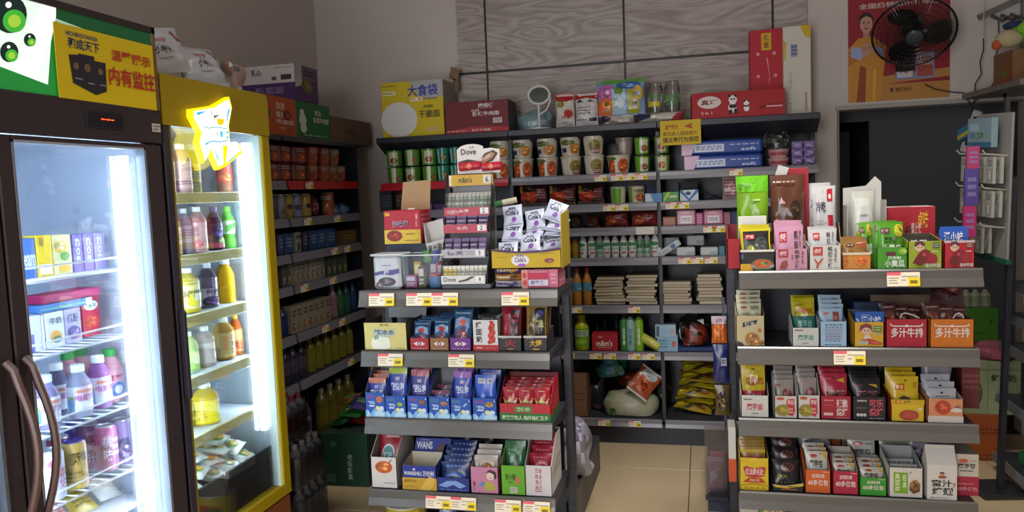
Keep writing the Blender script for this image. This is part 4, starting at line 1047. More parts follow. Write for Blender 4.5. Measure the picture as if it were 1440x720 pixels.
# yellow notice hanging from the top shelf edge
q0,q1 = onY(928,172,SY - .03),onY(986,202,SY - .03)
nt2 = tag(empty('notice_card',((q0.x + q1.x) / 2,SY - .03,q1.z)),'small yellow notice card taped to the top shelf edge','sign')
w,h = q1.x - q0.x,.145
obj('card',MB().box((-w / 2,0,0),(w / 2,.002,h),mat('#c9a90a')).mesh('card'),nt2)
obj('card_print',print_mesh([('t','温馨提示',.12,.64,.44,.82,'#9a3418'),('p',[(.58,.74),(.8,.86),(.76,.74),(.82,.62)],'#a8401a'),('t','您已进入监控区域',.06,.38,.92,.54,'#7a5c08'),('t','请注意行为规范',.06,.1,.95,.32,'#4a3a08')],flat(w,h),'card_print'),nt2)
# ---- shelf 1: instant noodle tubs
def tub(px,yt,Yoff,z,h,label,col,lid,prints,r=None,group=None,wpx=32,taper=.8,name='noodle_tub'):
    x,w,hh = span(px - wpx / 2,px + wpx / 2,yt,SY + Yoff,z); w *= .93; h *= .985
    place(cup(w / 2 * taper,w / 2,h,col,lid,prints),name,label,'instant noodles',(x,SY + Yoff + w / 2,z),(0,0,R_((px * 7) % 31 - 15)),group)
green = lambda k: [('r',.0,0,.25,1,'#5f9a2a'),('r',.8,0,1,1,'#3f6f22'),('r',.3,.1,.75,.9,'#c0c4a4'),('f',.55,.35,.2,.2,'#7a4a2a','#a8743a')] if k % 2 else [('r',.4,0,.62,1,'#c4c8a8'),('f',.75,.3,.15,.2,'#7a4a2a','#a8743a')]
for r in (0,1):
    for i,px in enumerate((552,577,601)):
        z = bz(1) + r * .113
        tub(px,240,.03,z,.108,f'green noodle tub, {nth(i, 3)}, in the {"upper" if r else "lower"} layer at left end of wall shelving','#4f8a28','#23261f',green(i + r),wpx=23,taper=.9)
    for i,px in enumerate((621,639)):
        tub(px,240,.05,bz(1) + r * .113,.108,f'teal noodle tub, {"left" if i == 0 else "right"} one in the {"upper" if r else "lower"} layer behind chocolate rack','#1f7a68','#1a5a50',[('r',.3,.1,.42,.95,'#9ac8b8'),('f',.7,.4,.2,.3,'#4a5a2a','#a88a3a')],wpx=19,taper=.85)
A = [('r',.08,.12,.4,.88,'#cfc8b4'),('r',.12,.2,.36,.45,'#2f3a5a'),('f',.7,.4,.25,.3,'#b8732a','#d8a04a'),('f',.4,.75,.3,.14,'#5a6230','#7d803c')]
B = [('f',.32,.4,.22,.38,'#c0502a','#d8743a'),('r',.44,0,.54,1,'#d8d2c4'),('f',.75,.45,.2,.4,'#c0502a','#dc7a40'),('f',.3,.85,.22,.1,'#5a6230','#7d803c')]
Cc = [('r',.1,.1,.3,.9,'#d8d2c4'),('f',.68,.5,.26,.35,'#8a7a3a','#6a6a30'),('r',.55,.08,.9,.35,'#7a2f2a'),('b',.58,.12,.88,.3,'#d8c8b8',2)]
row = [(701,0,'#bdb5a2',A,B),(733,1,'#c2bba8',A,B),(768,2,'#c6c0b2',A,B),(801,3,'#c4bca6',A,Cc),(834,4,'#c9c1ac',Cc,Cc)]
for i,(px,k,col,up,lo) in enumerate(row):
    tub(px,240,.015,bz(1),.122,f'cream noodle tub with orange print, {nth(i, 5)} of the five in the lower layer','#c4b8a4' if i < 3 else col,'#d3ccbe',lo,wpx=31,taper=.82)
    tub(px - 1,210,.02,bz(1) + .1225,.118,f'cream noodle tub with olive print, {nth(i, 5)} of the five in the upper layer',col,'#cfc9bb',up,wpx=32,taper=.82)
tub(869,240,.015,bz(1),.115,'squat cream bowl with orange label below the dark tub','#c6b8a2','#cdc4b4',B,wpx=36,taper=.8)
tub(877,210,.05,bz(1) + .116,.105,'grey-brown noodle tub in film standing on the squat cream bowl','#85786e','#a09890',[('r',.4,.2,.7,.8,'#a8a09a'),('b',.1,.3,.35,.7,'#5a4f48',3)],wpx=28)
for i,px in enumerate((903,931)):
    for r in (0,1):
        tub(px,240,.02,bz(1) + r * .112,.106,f'green and cream noodle tub, {"left" if i == 0 else "right"} stack {"upper" if r else "lower"} one, near the yellow notice','#5f9426' if i == 0 else '#6a8a34','#2a2a22',green(1) if (i == 0) else [('r',.25,.1,.8,.9,'#c6c0a6'),('f',.55,.4,.2,.22,'#9a5a2a','#c88a4a')],wpx=24,taper=.86)
for i,(yt,zz) in enumerate(((212,0),(188,.088))):
    x,w,h = span(962 - 4 * i,1072,yt,SY + .02,bz(1) + zz)
    place(carton(w,.16,.084,'#24408f',front=[('p',[(0,0),(.12,0),(.2,1),(0,1)],'#c8a0bc'),('r',.16,.2,.53,.72,'#bcc4d8'),('b',.18,.3,.5,.62,'#5a6aa0',2),('b',.6,.55,.95,.7,'#9aa8d0',1),('t','soft',.74,.2,.92,.42,'#b8c4e4')],fin='g',bev=.012),'pad_pack',f'{"upper" if i else "lower"} of two dark blue sanitary packs with a pink end','pack',(x,SY + .10,bz(1) + zz))
for i in range(2):
    x,w,h = span(1080,1112,228,SY + .02,bz(1))
    place(cup(w * .38,w * .48,.05,'#b89090','#c4a09c',[('r',.1,.3,.9,.7,'#a0485a')]),'dessert_cup',f'{"upper" if i else "lower"} of two pink dessert cups beside the purple pack','cup',(x,SY + .08,bz(1) + .051 * i))
x,w,h = span(1074,1110,182,SY + .02,bz(1) + .103)
place([('film',filmbag(w * 1.15,.12,.11,4,'#c4ccc8'),[])],'film_bag','crumpled clear film bag on top of the pink dessert cups','bag',(x,SY + .085,bz(1) + .103))
x,w,h = span(1114,1147,198,SY + .02,bz(1))
for j in range(3):
    for i in range(2):
        place(pouch(w * .5,h * .33,.05,'#8d78b0',[('e',.5,.5,.3,.25,'#a898c8')],seed=j * 2 + i),'jelly_pack',f'small lilac pack, {"left" if i == 0 else "right"} column, {("bottom", "middle", "top")[j]} row of the lilac stack','pack',(x + (i - .5) * w * .52,SY + .05,bz(1) + j * h * .335))
# ---- shelf 2
for i,(xl,xr) in enumerate(((727,767),(769,808),(810,848))):
    x,w,h = span(xl,xr,258,SY + .02,bz(2))
    place(pouch(w,h,.06,'#3a1e20',[('f',.36,.42,.32,.3,'#a83a22','#cc5a34'),('e',.34,.72,.2,.12,'#2a1a18'),('r',.03,.55,.14,.9,'#a87a22'),('b',.68,.3,.96,.75,'#a86a68',4),('r',.02,.02,.98,.14,'#6a5a56')],seed=60 + i),'noodle_pack',f'dark red noodle pack with a steaming bowl, {nth(i, 3)} of three on second shelf','noodle pack',(x,SY + .07,bz(2)),(-R_(4),0,0))
tub(868,262,.02,bz(2),.105,'bright green and cream cup on second shelf right of the noodle packs','#c0bca6','#a8a698',[('r',.3,.05,.8,.95,'#5f9a22')],wpx=24,taper=.86)
tub(894,262,.02,bz(2),.105,'cream cup with brown food print, beside the bright green cup','#b4ae94','#a09c88',[('f',.6,.35,.25,.25,'#8a4a22','#b8742f'),('r',.05,0,.22,1,'#5f8a2a'),('r',.35,.65,.85,.85,'#6a6a4a')],wpx=26,taper=.88)
tp = lambda c,fr: dict(col=c,front=fr)
put_carton(907,931,272,SY + .02,bz(2),.05,'toothpaste_box','light blue toothpaste box lying at the end of the middle bay','box','#5f86b8',front=[('p',[(0,0),(.5,0),(.3,1),(0,1)],'#b8c8d8')])
put_carton(907,925,259,SY + .08,bz(2) + .045,.05,'toothpaste_box','navy toothpaste box on top of the light blue box','box','#27304f',rz=.3)
put_carton(932,954,270,SY + .02,bz(2),.05,'toothpaste_box','green and lime toothpaste box on second shelf of right bay','box','#5f9a54',front=[('p',[(.1,0),(.5,1),(.3,1),(0,.2)],'#a8c84a'),('b',.4,.3,.9,.7,'#d0dcc8',1)])
put_carton(956,982,267,SY + .02,bz(2),.06,'soap_box','white soap box with a blue chevron on second shelf','box','#c0ccd2',front=[('p',[(0,1),(.12,1),(.5,.2),(.88,1),(1,1),(1,.8),(.5,0),(0,.8)],'#3a6fa8'),('e',.45,.7,.15,.16,'#3a4a6a')])
put_carton(955,980,256,SY + .12,bz(2),.06,'soap_box','dark unopened box lying behind the white soap box','box','#2a2c38',rz=.2)
st = tag(empty('brush_stand',(onY(993,272,SY + .1).x,SY + .1,bz(2))),'dark wire stand leaning on the second shelf of the right bay','stand')
obj('frame',MB().tube([(-.12,.06,.11),(-.02,.02,.06),(.07,0,.006)],.005,mat('#3a3d48','m'),6).tube([(.02,0,.006),(.05,-.02,.03),(.09,0,.006)],.004,mat('#4a4d58','m'),6).mesh('frame',True),st)
obj('foot',MB().lathe([(.035,0),(.03,.008)],mat('#3a3d48','m'),14,(.06,0,0)).mesh('foot'),st)
x,w,h = span(1016,1037,248,SY + .02,bz(2))
place(pouch(w,h,.06,'#b89a9a',[('b',.1,.1,.9,.9,'#8a4a5c',6),('r',.1,.35,.9,.5,'#d4c4c4')],seed=9),'snack_bag','pale pink striped pack upright beside the green tall bag','pack',(x,SY + .06,bz(2)))
# ---- shelf 3
for i,(xl,xr,c) in enumerate(((800,818,'#262830'),(824,842,'#5a2a20'))):
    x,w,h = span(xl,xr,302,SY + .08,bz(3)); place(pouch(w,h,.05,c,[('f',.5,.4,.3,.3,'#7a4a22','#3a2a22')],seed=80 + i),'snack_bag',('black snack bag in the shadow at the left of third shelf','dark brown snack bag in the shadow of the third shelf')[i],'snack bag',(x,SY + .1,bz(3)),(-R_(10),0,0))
for i,(xl,xr) in enumerate(((849,882),(886,925))):
    x,w,h = span(xl,xr,297,SY + .02,bz(3))
    place(pouch(w,h,.07,'#6f2a26',[('f',.25,.4,.22,.3,'#a8542a','#8a3a20'),('t','大辣片' if i else '麻辣',.42,.45,.85,.75,'#c89aa0'),('r',.8,.1,.98,.8,'#7a1f30')],seed=84 + i),'snack_bag',f'red-brown spicy snack bag, {"right" if i else "left"} of the two at the end of third shelf','snack bag',(x,SY + .07,bz(3)),(-R_(6),0,0))
place([('card',MB().box((-.055,0,0),(.055,.002,.045),mat('#cfcabf')).mesh('card'),[])],'paper_slip','blank white slip stuck on the third shelf edge','label',(onY(907,320,SY - .024).x,SY - .026,BS[3] - .043))
pk2 = [('r',.22,.15,.8,.62,'#cfc6cc'),('b',.28,.25,.74,.5,'#4a4a6a',2),('e',.5,.82,.3,.1,'#d8a0b0')]
for i,(xl,xr,c,n_) in enumerate(((951,978,'#b87a8c',0),(989,1017,'#b8748a',1))):
    x,w,h = span(xl,xr,295,SY + .02,bz(3)); place(carton(w,.1,h,c,front=pk2,bev=.008,fin='g'),'wipes_pack',f'pink packet with a white label, {"right" if i else "left"} one on third shelf of right bay','pack',(x,SY + .075,bz(3)))
put_carton(932,950,305,SY + .03,bz(3),.1,'soap_box','dull orange box left of the pink packets','box','#9c6a58',front=[('b',.1,.2,.9,.8,'#c49a8a',3)])
put_carton(979,988,299,SY + .03,bz(3),.1,'wipes_pack','narrow magenta pack between the two pink packets','pack','#b04a80',front=[('b',.1,.1,.9,.9,'#d8a0bc',4)])
put_carton(1018,1027,298,SY + .03,bz(3),.1,'wipes_pack','narrow rose pack right of the pink packets','pack','#9a6070')
put_carton(1028,1037,297,SY + .03,bz(3),.1,'wipes_pack','narrow navy pack at the right end of third shelf','pack','#2f3560')
# ---- shelf 4: white bottles, soap
mb = bottle(.0235,.155,'#cfd2ce','#d3d5d2',label='#c8ccc6',lab=(.14,.66),shape='tea',fin='g',n=14,prints=[('e',.5,.75,.38,.16,'#3a7a4a'),('b',.15,.3,.85,.5,'#4a8a5a',2),('r',.3,.05,.7,.2,'#a84a5a')])
mb2 = bottle(.0235,.155,'#a9aeaa','#b4b7b4',label='#5f8a6a',lab=(.14,.66),shape='tea',fin='g',n=14,prints=[('e',.5,.6,.3,.2,'#3a5f48'),('b',.15,.2,.85,.4,'#c4ccc6',2)])
pxs = [820,832,843,853,865,877,889,900,910,921]
for i,px in enumerate(pxs):
    p = onY(px,345,SY + .04)
    place(mb2 if i in (2,7,8) else mb,'milk_bottle',f'small white yoghurt drink bottle with green label, {nth(i, 10)}, fourth shelf' if i not in (2,7,8) else f'dull green yoghurt drink bottle, {nth(i, 10)} in the row, fourth shelf','bottle',(p.x,SY + .045,bz(4)),(0,0,R_((i * 37) % 40 - 20)),'bottles on the fourth wall shelf')
for i,(px,c) in enumerate(((799,'#7a4a22'),(809,'#9a7a2a'))):
    p = onY(px,345,SY + .05); place(bottle(.022,.14,c,'#3a2a1a',label='#8a6a22',n=12),'sauce_bottle',('brown sauce bottle beside the white yoghurt drink bottles','amber sauce bottle beside the white yoghurt drink bottles')[i],'bottle',(p.x,SY + .05,bz(4)))
sp = [('b',.55,.15,.95,.5,'#5f78a8',2)]
for xl,xr,yt,zz,yo,rz,ry,lb in ((919,930,348,0,.02,0,0,'small white box with green end on fourth shelf'),(951,977,348,0,.02,.05,0,'white wet-wipe box on fourth shelf, left of the pair'),(985,1010,348,0,.02,-.03,0,'white wet-wipe box on fourth shelf, right of the pair'),(966,990,331,.058,.10,0,0,'white wet-wipe box on top at the back of fourth shelf'),(932,955,334,0,.16,0,0,'greyish wet-wipe box at the back left of right bay, fourth shelf')):
    x,w,h = span(xl,xr,yt,SY + yo,bz(4) + zz)
    place(carton(w,.07,h if zz == 0 else .062,'#b9bdbd',front=sp,bev=.006),'wipes_box',lb,'box',(x,SY + yo + .04,bz(4) + zz),(0,ry,rz))
x,w,h = span(931,958,340,SY + .02,bz(4))
place(carton(.14,.05,.04,'#b4bcc4',front=[('r',.55,.2,.75,.8,'#4a6a9a'),('b',.1,.3,.45,.7,'#7a8aa0',2)],bev=.006),'wipes_box','white and blue box tilted up across its neighbours on fourth shelf','box',(x,SY + .045,bz(4)),(0,-R_(33),0))
put_carton(1011,1019,346,SY + .03,bz(4),.06,'wipes_box','narrow teal box at the right end of fourth shelf','box','#4a7a8c')
# ---- shelf 5: orange drinks, stacks of envelopes
ob = bottle(.0285,.235,'#a8702a','#c03a20',label='#4f86a0',lab=(.36,.6),shape='tea',fin='g',prints=[('p',[(0,.3),(.3,0),(.7,.0),(1,.3),(1,0),(0,0)],'#b8802a'),('f',.5,.35,.3,.3,'#3f6a80','#9ac0c8')])
for i,px in enumerate((799,812,826)):
    p = onY(px,410,SY + .05); place(ob,'drink_bottle',f'orange drink bottle with blue label and red cap, {nth(i, 3)} on the fifth shelf','bottle',(p.x,SY + .055,bz(5)),(0,0,R_(20 * i)))
rnd = random.Random(5)
stacks = [(836,876,390,9),(880,922,387,10),(931,970,397,8),(980,1014,386,9)]
nm = ['first envelope stack from left','second envelope stack from left','third envelope stack from left','rightmost envelope stack']
for si,(xl,xr,yt,n) in enumerate(stacks):
    x,w,h = span(xl,xr,yt,SY + .03,bz(5)); t = h / n
    for i in range(n):
        c = ('#b3a58c','#bfb29c','#a8987e','#c4b9a4')[(i * 7 + si) % 4]
        b = MB(); ww = w * rnd.uniform(.92,1.06)
        b.box((-ww / 2,-.085,0),(ww / 2,.085,t * .9),mat(c),bev=.003)
        for k in range(2): b.box((-ww / 2 + .002,-.0862,t * (.2 + .35 * k)),(ww / 2 - .002,-.085,t * (.26 + .35 * k)),mat('#8f8068'))
        place([('packet',b.mesh('packet'),[])],'paper_packet',f'kraft paper packet, {nth(i, n, "front").replace("frontmost", "lowest").replace("rearmost", "topmost").replace("from front", "from bottom")} in the {nm[si]}','packet',(x + rnd.uniform(-.008,.008),SY + .12 + rnd.uniform(-.006,.006),bz(5) + t * i),(0,0,R_(rnd.uniform(-3,3))),'paper packets on the fifth wall shelf')
# ---- shelf 6
x,w,h = span(805,826,444,SY + .02,bz(6))
place(bottle(w / 2,h,'#a8b01a','#b8b02a',label='#6f9a2a',lab=(.12,.62),shape='milk',fin='g',prints=[('r',.1,.55,.9,.9,'#b4c4a0'),('b',.2,.6,.8,.85,'#4a6a7a',2),('e',.5,.25,.35,.15,'#8ab83a')]),'detergent_bottle','big yellow-green detergent bottle at the left of sixth shelf','bottle',(x,SY + .08,bz(6)))
put_carton(832,868,469,SY + .02,bz(6),.1,'chocolate_box','red box with white chocolate lettering on the sixth shelf','box','#a8182a',front=[('t',"m&m's",.18,.28,.8,.62,'#e0d8d4'),('b',.25,.16,.75,.24,'#d8b0b0',1),('r',.25,.76,.42,.84,'#d08a8a')])
for px,yt,c,lb,r in ((850,448,'#23282f','dark bottle in the shadow behind the red chocolate box',.022),(866,441,'#1f3a52','dark blue bottle behind the red chocolate box',.026),(839,455,'#1f3a3a','dark green bottle behind the left of the red chocolate box',.022)):
    p = onY(px,yt,SY + .16); place(bottle(r,p.z - bz(6),c,'#2a2d36',n=12,shape='tea',fin='g'),'drink_bottle',lb,'bottle',(p.x,SY + .18,bz(6)))
for px,c,lb in ((877,'#3f7a3a','dark green paper roll pack standing on sixth shelf'),(886,'#8fb0b0','pale blue-green roll pack standing between two green ones'),(898,'#7fb02a','lime green roll pack standing on sixth shelf')):
    x,w,h = span(px - 7,px + 6,446,SY + .02,bz(6))
    place([('roll_body',MB().lathe([(w * .46,0),(w / 2,.01),(w / 2,h * .86),(w * .40,h * .93),(w * .12,h)],mat(c,'g'),14).mesh('roll_body',True),[]),('front_print',print_mesh([('v','垃圾袋',.35,.2,.65,.8,'#e0e8d8' if px != 886 else '#3a6a8a')],lambda u,v,e,w=w,h=h: ((w / 2 + e) * math.cos(-math.pi / 2 + (u - .5) * 2),(w / 2 + e) * math.sin(-math.pi / 2 + (u - .5) * 2),v * h * .86),'front_print','g',True),[])],'bag_roll',lb,'roll',(x,SY + .05,bz(6)))
p = onY(915,480,SY + .06)
place([('roll_body',MB().lathe([(.028,0),(.03,.004),(.03,.125),(.027,.13)],mat('#b8b84a','g'),16).mesh('roll_body',True),[]),('core',MB().lathe([(.012,.1302),(.011,.1306)],mat('#7a7a2a'),12).mesh('core'),[])],'bag_roll','yellow-green roll lying slanted against the lime roll','roll',(p.x - .055,SY + .06,bz(6)),(R_(12),R_(118),0))
bx = [('r',.05,.1,.2,.9,'#4a5a6a'),('b',.3,.2,.7,.8,'#7ab0d0',3),('e',.82,.5,.1,.25,'#b89aa0')]
put_carton(924,953,468 + 5,SY + .02,bz(6),.09,'soap_box','pale blue box with writing, lower of two on sixth shelf','box','#86aabf',front=[('b',.05,.2,.5,.8,'#4a7aa0',3),('e',.8,.5,.1,.2,'#b85a5a')])
x,w,h = span(921,950,452,SY + .02,bz(6) + .085)
place(carton(w,.09,.083,'#9ab8c8',front=bx),'soap_box','pale blue box with dark end, upper of two on sixth shelf','box',(x,SY + .07,bz(6) + .083))
x,w,h = span(951,1012,446,SY + .03,bz(6))
place(sack(w * .62,.11,h * .6,'#8a2f1c',seed=8,spots=['#b8401f','#c4542a','#5a2018'],lump=.2),'crisps_bag','orange-red crisps packs bundled in clear film on the sixth shelf','snack bag',(x - .02,SY + .13,bz(6) + .025))
place([('film',filmbag(w * 1.0,.2,h,14,'#b8b4b0'),[])],'film_bag','clear film bag wrapped round the orange-red crisps packs','bag',(x - .005,SY + .14,bz(6) + .012))
place(carton(w * .95,.15,.022,'#1f3a66'),'crisps_tray','flat dark blue tray under the orange-red crisps packs','tray',(x,SY + .12,bz(6) - .0005))
# ---- shelf 7 (bottom)
put_carton(803,824,528,SY - .01,bz(7),.2,'kraft_carton','plain kraft carton at the left end of the bottom wall shelf','carton','#7d5a40',front=[('r',.1,.55,.9,.57,'#5a3f2c'),('r',.1,.4,.9,.42,'#5a3f2c')])
x,w,h = span(826,842,530,SY + .06,bz(7)); hp4 = Heap(); hp4.put(sack(w * 1.5,.16,h * .9,'#24262c',seed=12,spots=['#5a4038','#2c2e36','#8a7a74'],lump=.2),'film_bag','black and brown plastic bag bundle beside the kraft carton','bag',(x + .01,SY + .20,bz(7)))
x,w,h = span(838,926,553,SY - .01,bz(7))
hp4.put(sack(w * .96,.2,h,'#a8a58c',seed=5,lump=.06,spots=['#a09d84','#8fa080'],prints=[('r',.10,.15,.26,.6,'#2f6a34'),('p',[(.12,.5),(.15,.5),(.18,.34),(.21,.5),(.24,.5),(.19,.2),(.17,.2)],'#9ac07a'),('b',.3,.3,.6,.42,'#6a6a52',1)]),'flour_bag','long cream bag with a green square emblem on the bottom shelf','bag',(x + .01,SY + .09,bz(7)))
x,w,h = span(838,880,532,SY + .03,bz(7) + .1); hp4.put(sack(w,.16,h,'#2f7a5a',seed=15,spots=['#4a8aa0','#6ab0c8','#2a5f4a'],lump=.18),'film_bag','teal and blue plastic bags heaped on the cream bag','bag',(x,SY + .15,bz(7) + .12),(0,R_(-8),0))
x,w,h = span(868,905,530,SY + .08,bz(7) + .2); hp4.put(sack(w,.12,.09,'#8a3a1c',seed=17,spots=['#b0502a','#6a2a18'],lump=.2),'film_bag','orange-brown snack bag lying on the teal heap','bag',(x,SY + .22,bz(7) + .14))
x,w,h = span(872,915,530,SY - .02,bz(7) + .12)
hp4.put(pouch(.15,.19,.03,'#9a4a26',[('e',.5,.8,.36,.2,'#a8b8b8'),('f',.5,.45,.34,.3,'#b0481f','#7a2a14'),('r',0,.0,1,.06,'#c9c4bc'),('r',0,.94,1,1,'#c9c4bc')],seed=33),'snack_bag','tilted orange snack bag with clear top resting on the heap of bags','snack bag',(x + .0,SY - .01,bz(7) + .10),(-R_(30),R_(38),0))
x,w,h = span(905,945,545,SY,bz(7)); hp4.put([('film',filmbag(w * .75,.14,h * 1.0,24,'#9aa890'),[])],'film_bag','clear film bag with greenish tint right of the cream bag','bag',(x + .02,SY + .16,bz(7)))
x,w,h = span(946,1012,540,SY - .01,bz(7))
hp2 = Heap()
for i in range(6):
    hp2.put(pouch(.24,.13,.045,'#a89a1a' if i % 2 else '#98801f',[('p',[(.05,.2),(.9,.7),(.9,.9),(.05,.4)],'#d0bc22'),('r',.0,.45,1,.52,'#4a3a12'),('e',.7,.3,.15,.15,'#7a4a1a'),('p',[(.1,.0),(.3,.0),(.9,.5),(.8,.6)],'#3a2f10')],seed=40 + i),'crisps_bag',f'yellow and black crisps bag, {nth(i, 6)} of the yellow heap on bottom shelf','snack bag',(x - .03 + .014 * i,SY + .10 + .03 * (i % 2),bz(7)),(R_(-80 + 2 * i),R_(8 - 2 * (i % 3)),R_(5 * i - 12)),'yellow crisps bags on the bottom shelf',floor=bz(7))
# ---- goods hidden deep in the left bay
x,w,h = span(552,570,268,SY + .05,bz(2)); place(pouch(w,h,.05,'#6a2a30',[('b',.1,.2,.9,.8,'#3a6a4a',3)],seed=70),'snack_bag','dark red bag with green print in the left bay under the teal tubs','snack bag',(x,SY + .09,bz(2)))
x,w,h = span(533,550,268,SY + .05,bz(2)); place(carton(w,.1,h,'#262a38',front=[('b',.1,.2,.9,.8,'#4a4f60',4)]),'snack_box','dark box at the far left of the left bay','box',(x,SY + .1,bz(2)))
for i,(xl,xr) in enumerate(((572,604),(606,628))):
    x,w,h = span(xl,xr,287,SY + .03,bz(3)); place(pouch(w,h,.06,'#54386a',[('p',[(.2,.2),(.8,.8),(.7,.9),(.1,.4)],'#9a7ab8'),('e',.6,.4,.2,.2,'#c0a8d0')],seed=72 + i),'snack_bag',f'purple glossy bag, {"right" if i else "left"} one, in the left bay behind the red box','snack bag',(x,SY + .08,bz(3)))

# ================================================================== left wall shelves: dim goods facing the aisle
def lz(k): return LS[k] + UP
def lpx(px,z,X=LX - .02):
    lo,hi = 0,720
    for i in range(14):
        m = (lo + hi) / 2; q = onX(px,m,X)
        if q.z > z: lo = m
        else: hi = m
    return onX(px,(lo + hi) / 2,X).y
def lbox(xl,xr,k,h,d,label,col,front=None,X=LX - .02,name='snack_box',cat='box',zz=0,group=None,**kw):
    z = lz(k) + zz; a,c = lpx(xl,z + h / 2,X),lpx(xr,z + h / 2,X)
    place(carton(abs(c - a) * .97,d,h,col,front=front,**kw),name,label,cat,(X - d / 2,(a + c) / 2,z),(0,0,R_(90)),group)
def lcup(px,k,zz,r,h,label,col,lid,prints,X=LX - .02,taper=.8,group=None):
    z = lz(k) + zz; y = lpx(px,z + h / 2,X)
    place(cup(r * taper,r,h,col,lid,prints,n=16),'noodle_tub',label,'instant noodles',(X - r,y,z),(0,0,R_(70)),group)
NT = [('f',.5,.35,.35,.28,'#a8482a','#c06a3a'),('b',.2,.65,.8,.9,'#b8a09a',2)]
for i,px in enumerate((387,401,422)):
    for r in (0,1):
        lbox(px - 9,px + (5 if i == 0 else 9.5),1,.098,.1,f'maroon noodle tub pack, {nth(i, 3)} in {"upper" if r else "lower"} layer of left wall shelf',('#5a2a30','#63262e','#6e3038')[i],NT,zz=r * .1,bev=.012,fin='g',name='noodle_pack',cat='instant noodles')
for px,r,col,lid,n_ in ((446,1,'#a8502a','#7a3a22','tall orange noodle tub upper row on left wall shelf'),(446,0,'#a05a34','#7a4a34','orange noodle tub below the tall orange one'),(462,1,'#8a4238','#6a3a34','brown-red noodle tub in the upper row of left wall shelf'),(462,0,'#a8583a','#b04a3a','orange-red noodle tub with red lid in the lower row'),(476,1,'#84705a','#2a4a48','tan noodle tub with dark teal lid in the upper row'),(474,0,'#8a6a50','#3a4a48','tan noodle tub with dark lid in the lower row'),(485,0,'#8a7458','#2a4a48','pale tan noodle tub with teal lid, rightmost in the lower row')):
    lcup(px,1,r * .104,.044,.102,n_,col,lid,NT)
for xl,xr,c,fr,lb in ((391,399,'#4a4660',None,'dark violet can on the second left shelf'),(400,408,'#8a8a98',[('e',.6,.3,.2,.1,'#5a5a6a')],'pale grey can on the second left shelf'),(410,419,'#a08a3a',[('e',.5,.5,.2,.12,'#2a2a2a')],'yellow can with a black dot, left one'),(421,430,'#7a80a8',[('e',.5,.45,.25,.14,'#3a4068')],'pale blue can with dark dot on second left shelf'),(433,443,'#a08a3a',[('e',.6,.5,.2,.12,'#2a2a2a')],'yellow can with a black dot, right one')):
    z = lz(2); y = lpx((xl + xr) / 2,z + .07); r = abs(lpx(xr,z + .07) - lpx(xl,z + .07)) / 2
    place(can(min(r,.042),.135,c,fr),'drink_can',lb,'can',(LX - .07,y,z),(0,0,R_(60)))
for i,px in enumerate((446,456)):
    z = lz(2); place(pouch(.06,.12,.04,'#8a3048',[('b',.2,.2,.8,.8,'#c08a9a',3)],seed=100 + i),'snack_bag',f'pink snack bag slumped beside the yellow can, {"right" if i else "left"} one','snack bag',(LX - .08,lpx(px,z + .05),z),(-R_(12),R_(14),R_(90)))
z = lz(2); place(cup(.04,.04,.14,'#a8562e','#8a9a9a',[('f',.5,.4,.3,.3,'#c4702f','#d8b8a0'),('r',.1,.7,.9,.9,'#c4b0a0')]),'snack_tub','orange cylinder tub with pale lid on second left shelf','tub',(LX - .07,lpx(471,z + .06),z))
for i,px in enumerate((484,497)):
    place(sack(.11,.15,.07,'#22406a',seed=110 + i,spots=['#2a5080','#5a7aa0']),'snack_bag',f'blue plastic bag lying at the far end of second left shelf, {"right" if i else "left"}','bag',(LX - .1,4.57 + .12 * i,z),(0,0,R_(90)))
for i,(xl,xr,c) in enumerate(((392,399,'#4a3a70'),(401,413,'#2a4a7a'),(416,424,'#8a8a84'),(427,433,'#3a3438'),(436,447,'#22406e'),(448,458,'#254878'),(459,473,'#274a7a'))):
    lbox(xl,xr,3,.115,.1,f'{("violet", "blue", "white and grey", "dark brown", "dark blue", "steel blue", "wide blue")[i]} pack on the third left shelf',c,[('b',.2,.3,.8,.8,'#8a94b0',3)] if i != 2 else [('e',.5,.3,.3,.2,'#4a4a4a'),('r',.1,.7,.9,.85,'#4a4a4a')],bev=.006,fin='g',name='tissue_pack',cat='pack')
lbox(480,502,3,.09,.1,'dull orange box at the far end of third left shelf','#6a5030',[('b',.2,.3,.8,.7,'#9a8040',2)])
lm = [('f',.5,.3,.3,.25,'#7a6a4a','#b0a890'),('b',.15,.6,.85,.9,'#6f6a64',2)]
for i in range(9):
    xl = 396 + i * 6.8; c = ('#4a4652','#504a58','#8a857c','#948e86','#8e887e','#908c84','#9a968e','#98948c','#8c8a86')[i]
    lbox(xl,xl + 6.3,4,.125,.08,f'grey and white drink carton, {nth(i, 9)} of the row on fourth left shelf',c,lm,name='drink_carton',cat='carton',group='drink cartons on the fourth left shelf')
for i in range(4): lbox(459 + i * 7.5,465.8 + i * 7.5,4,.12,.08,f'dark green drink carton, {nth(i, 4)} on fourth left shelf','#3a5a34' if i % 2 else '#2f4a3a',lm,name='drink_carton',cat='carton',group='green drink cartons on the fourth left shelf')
for i in range(7):
    lbox(410 + i * 8.0,417.5 + i * 8.0,5,.15,.09,f'cream juice carton with fruit picture, {nth(i, 7)} on fifth left shelf','#8f8574',[('f',.4,.25,.3,.16,('#8a3a30','#6a7a3a','#9a6a30')[i % 3],'#b89a6a'),('b',.2,.6,.8,.9,'#6a5a48',2)],name='juice_carton',cat='carton',group='juice cartons on the fifth left shelf')
def lbot(px,k,r,h,label,liq,cap,lab,zz=0,X=LX - .03,group=None,**kw):
    z = lz(k) + zz; place(bottle(r,h,liq,cap,label=lab,fin='g',n=14,**kw),'drink_bottle',label,'bottle',(X - r,lpx(px,z + h / 2,X),z),(0,0,R_(70)),group)
lbot(404,5,.036,.16,'dark blue bottle at the near end of fifth left shelf','#1f2a5a','#2a2a3a','#26346a')
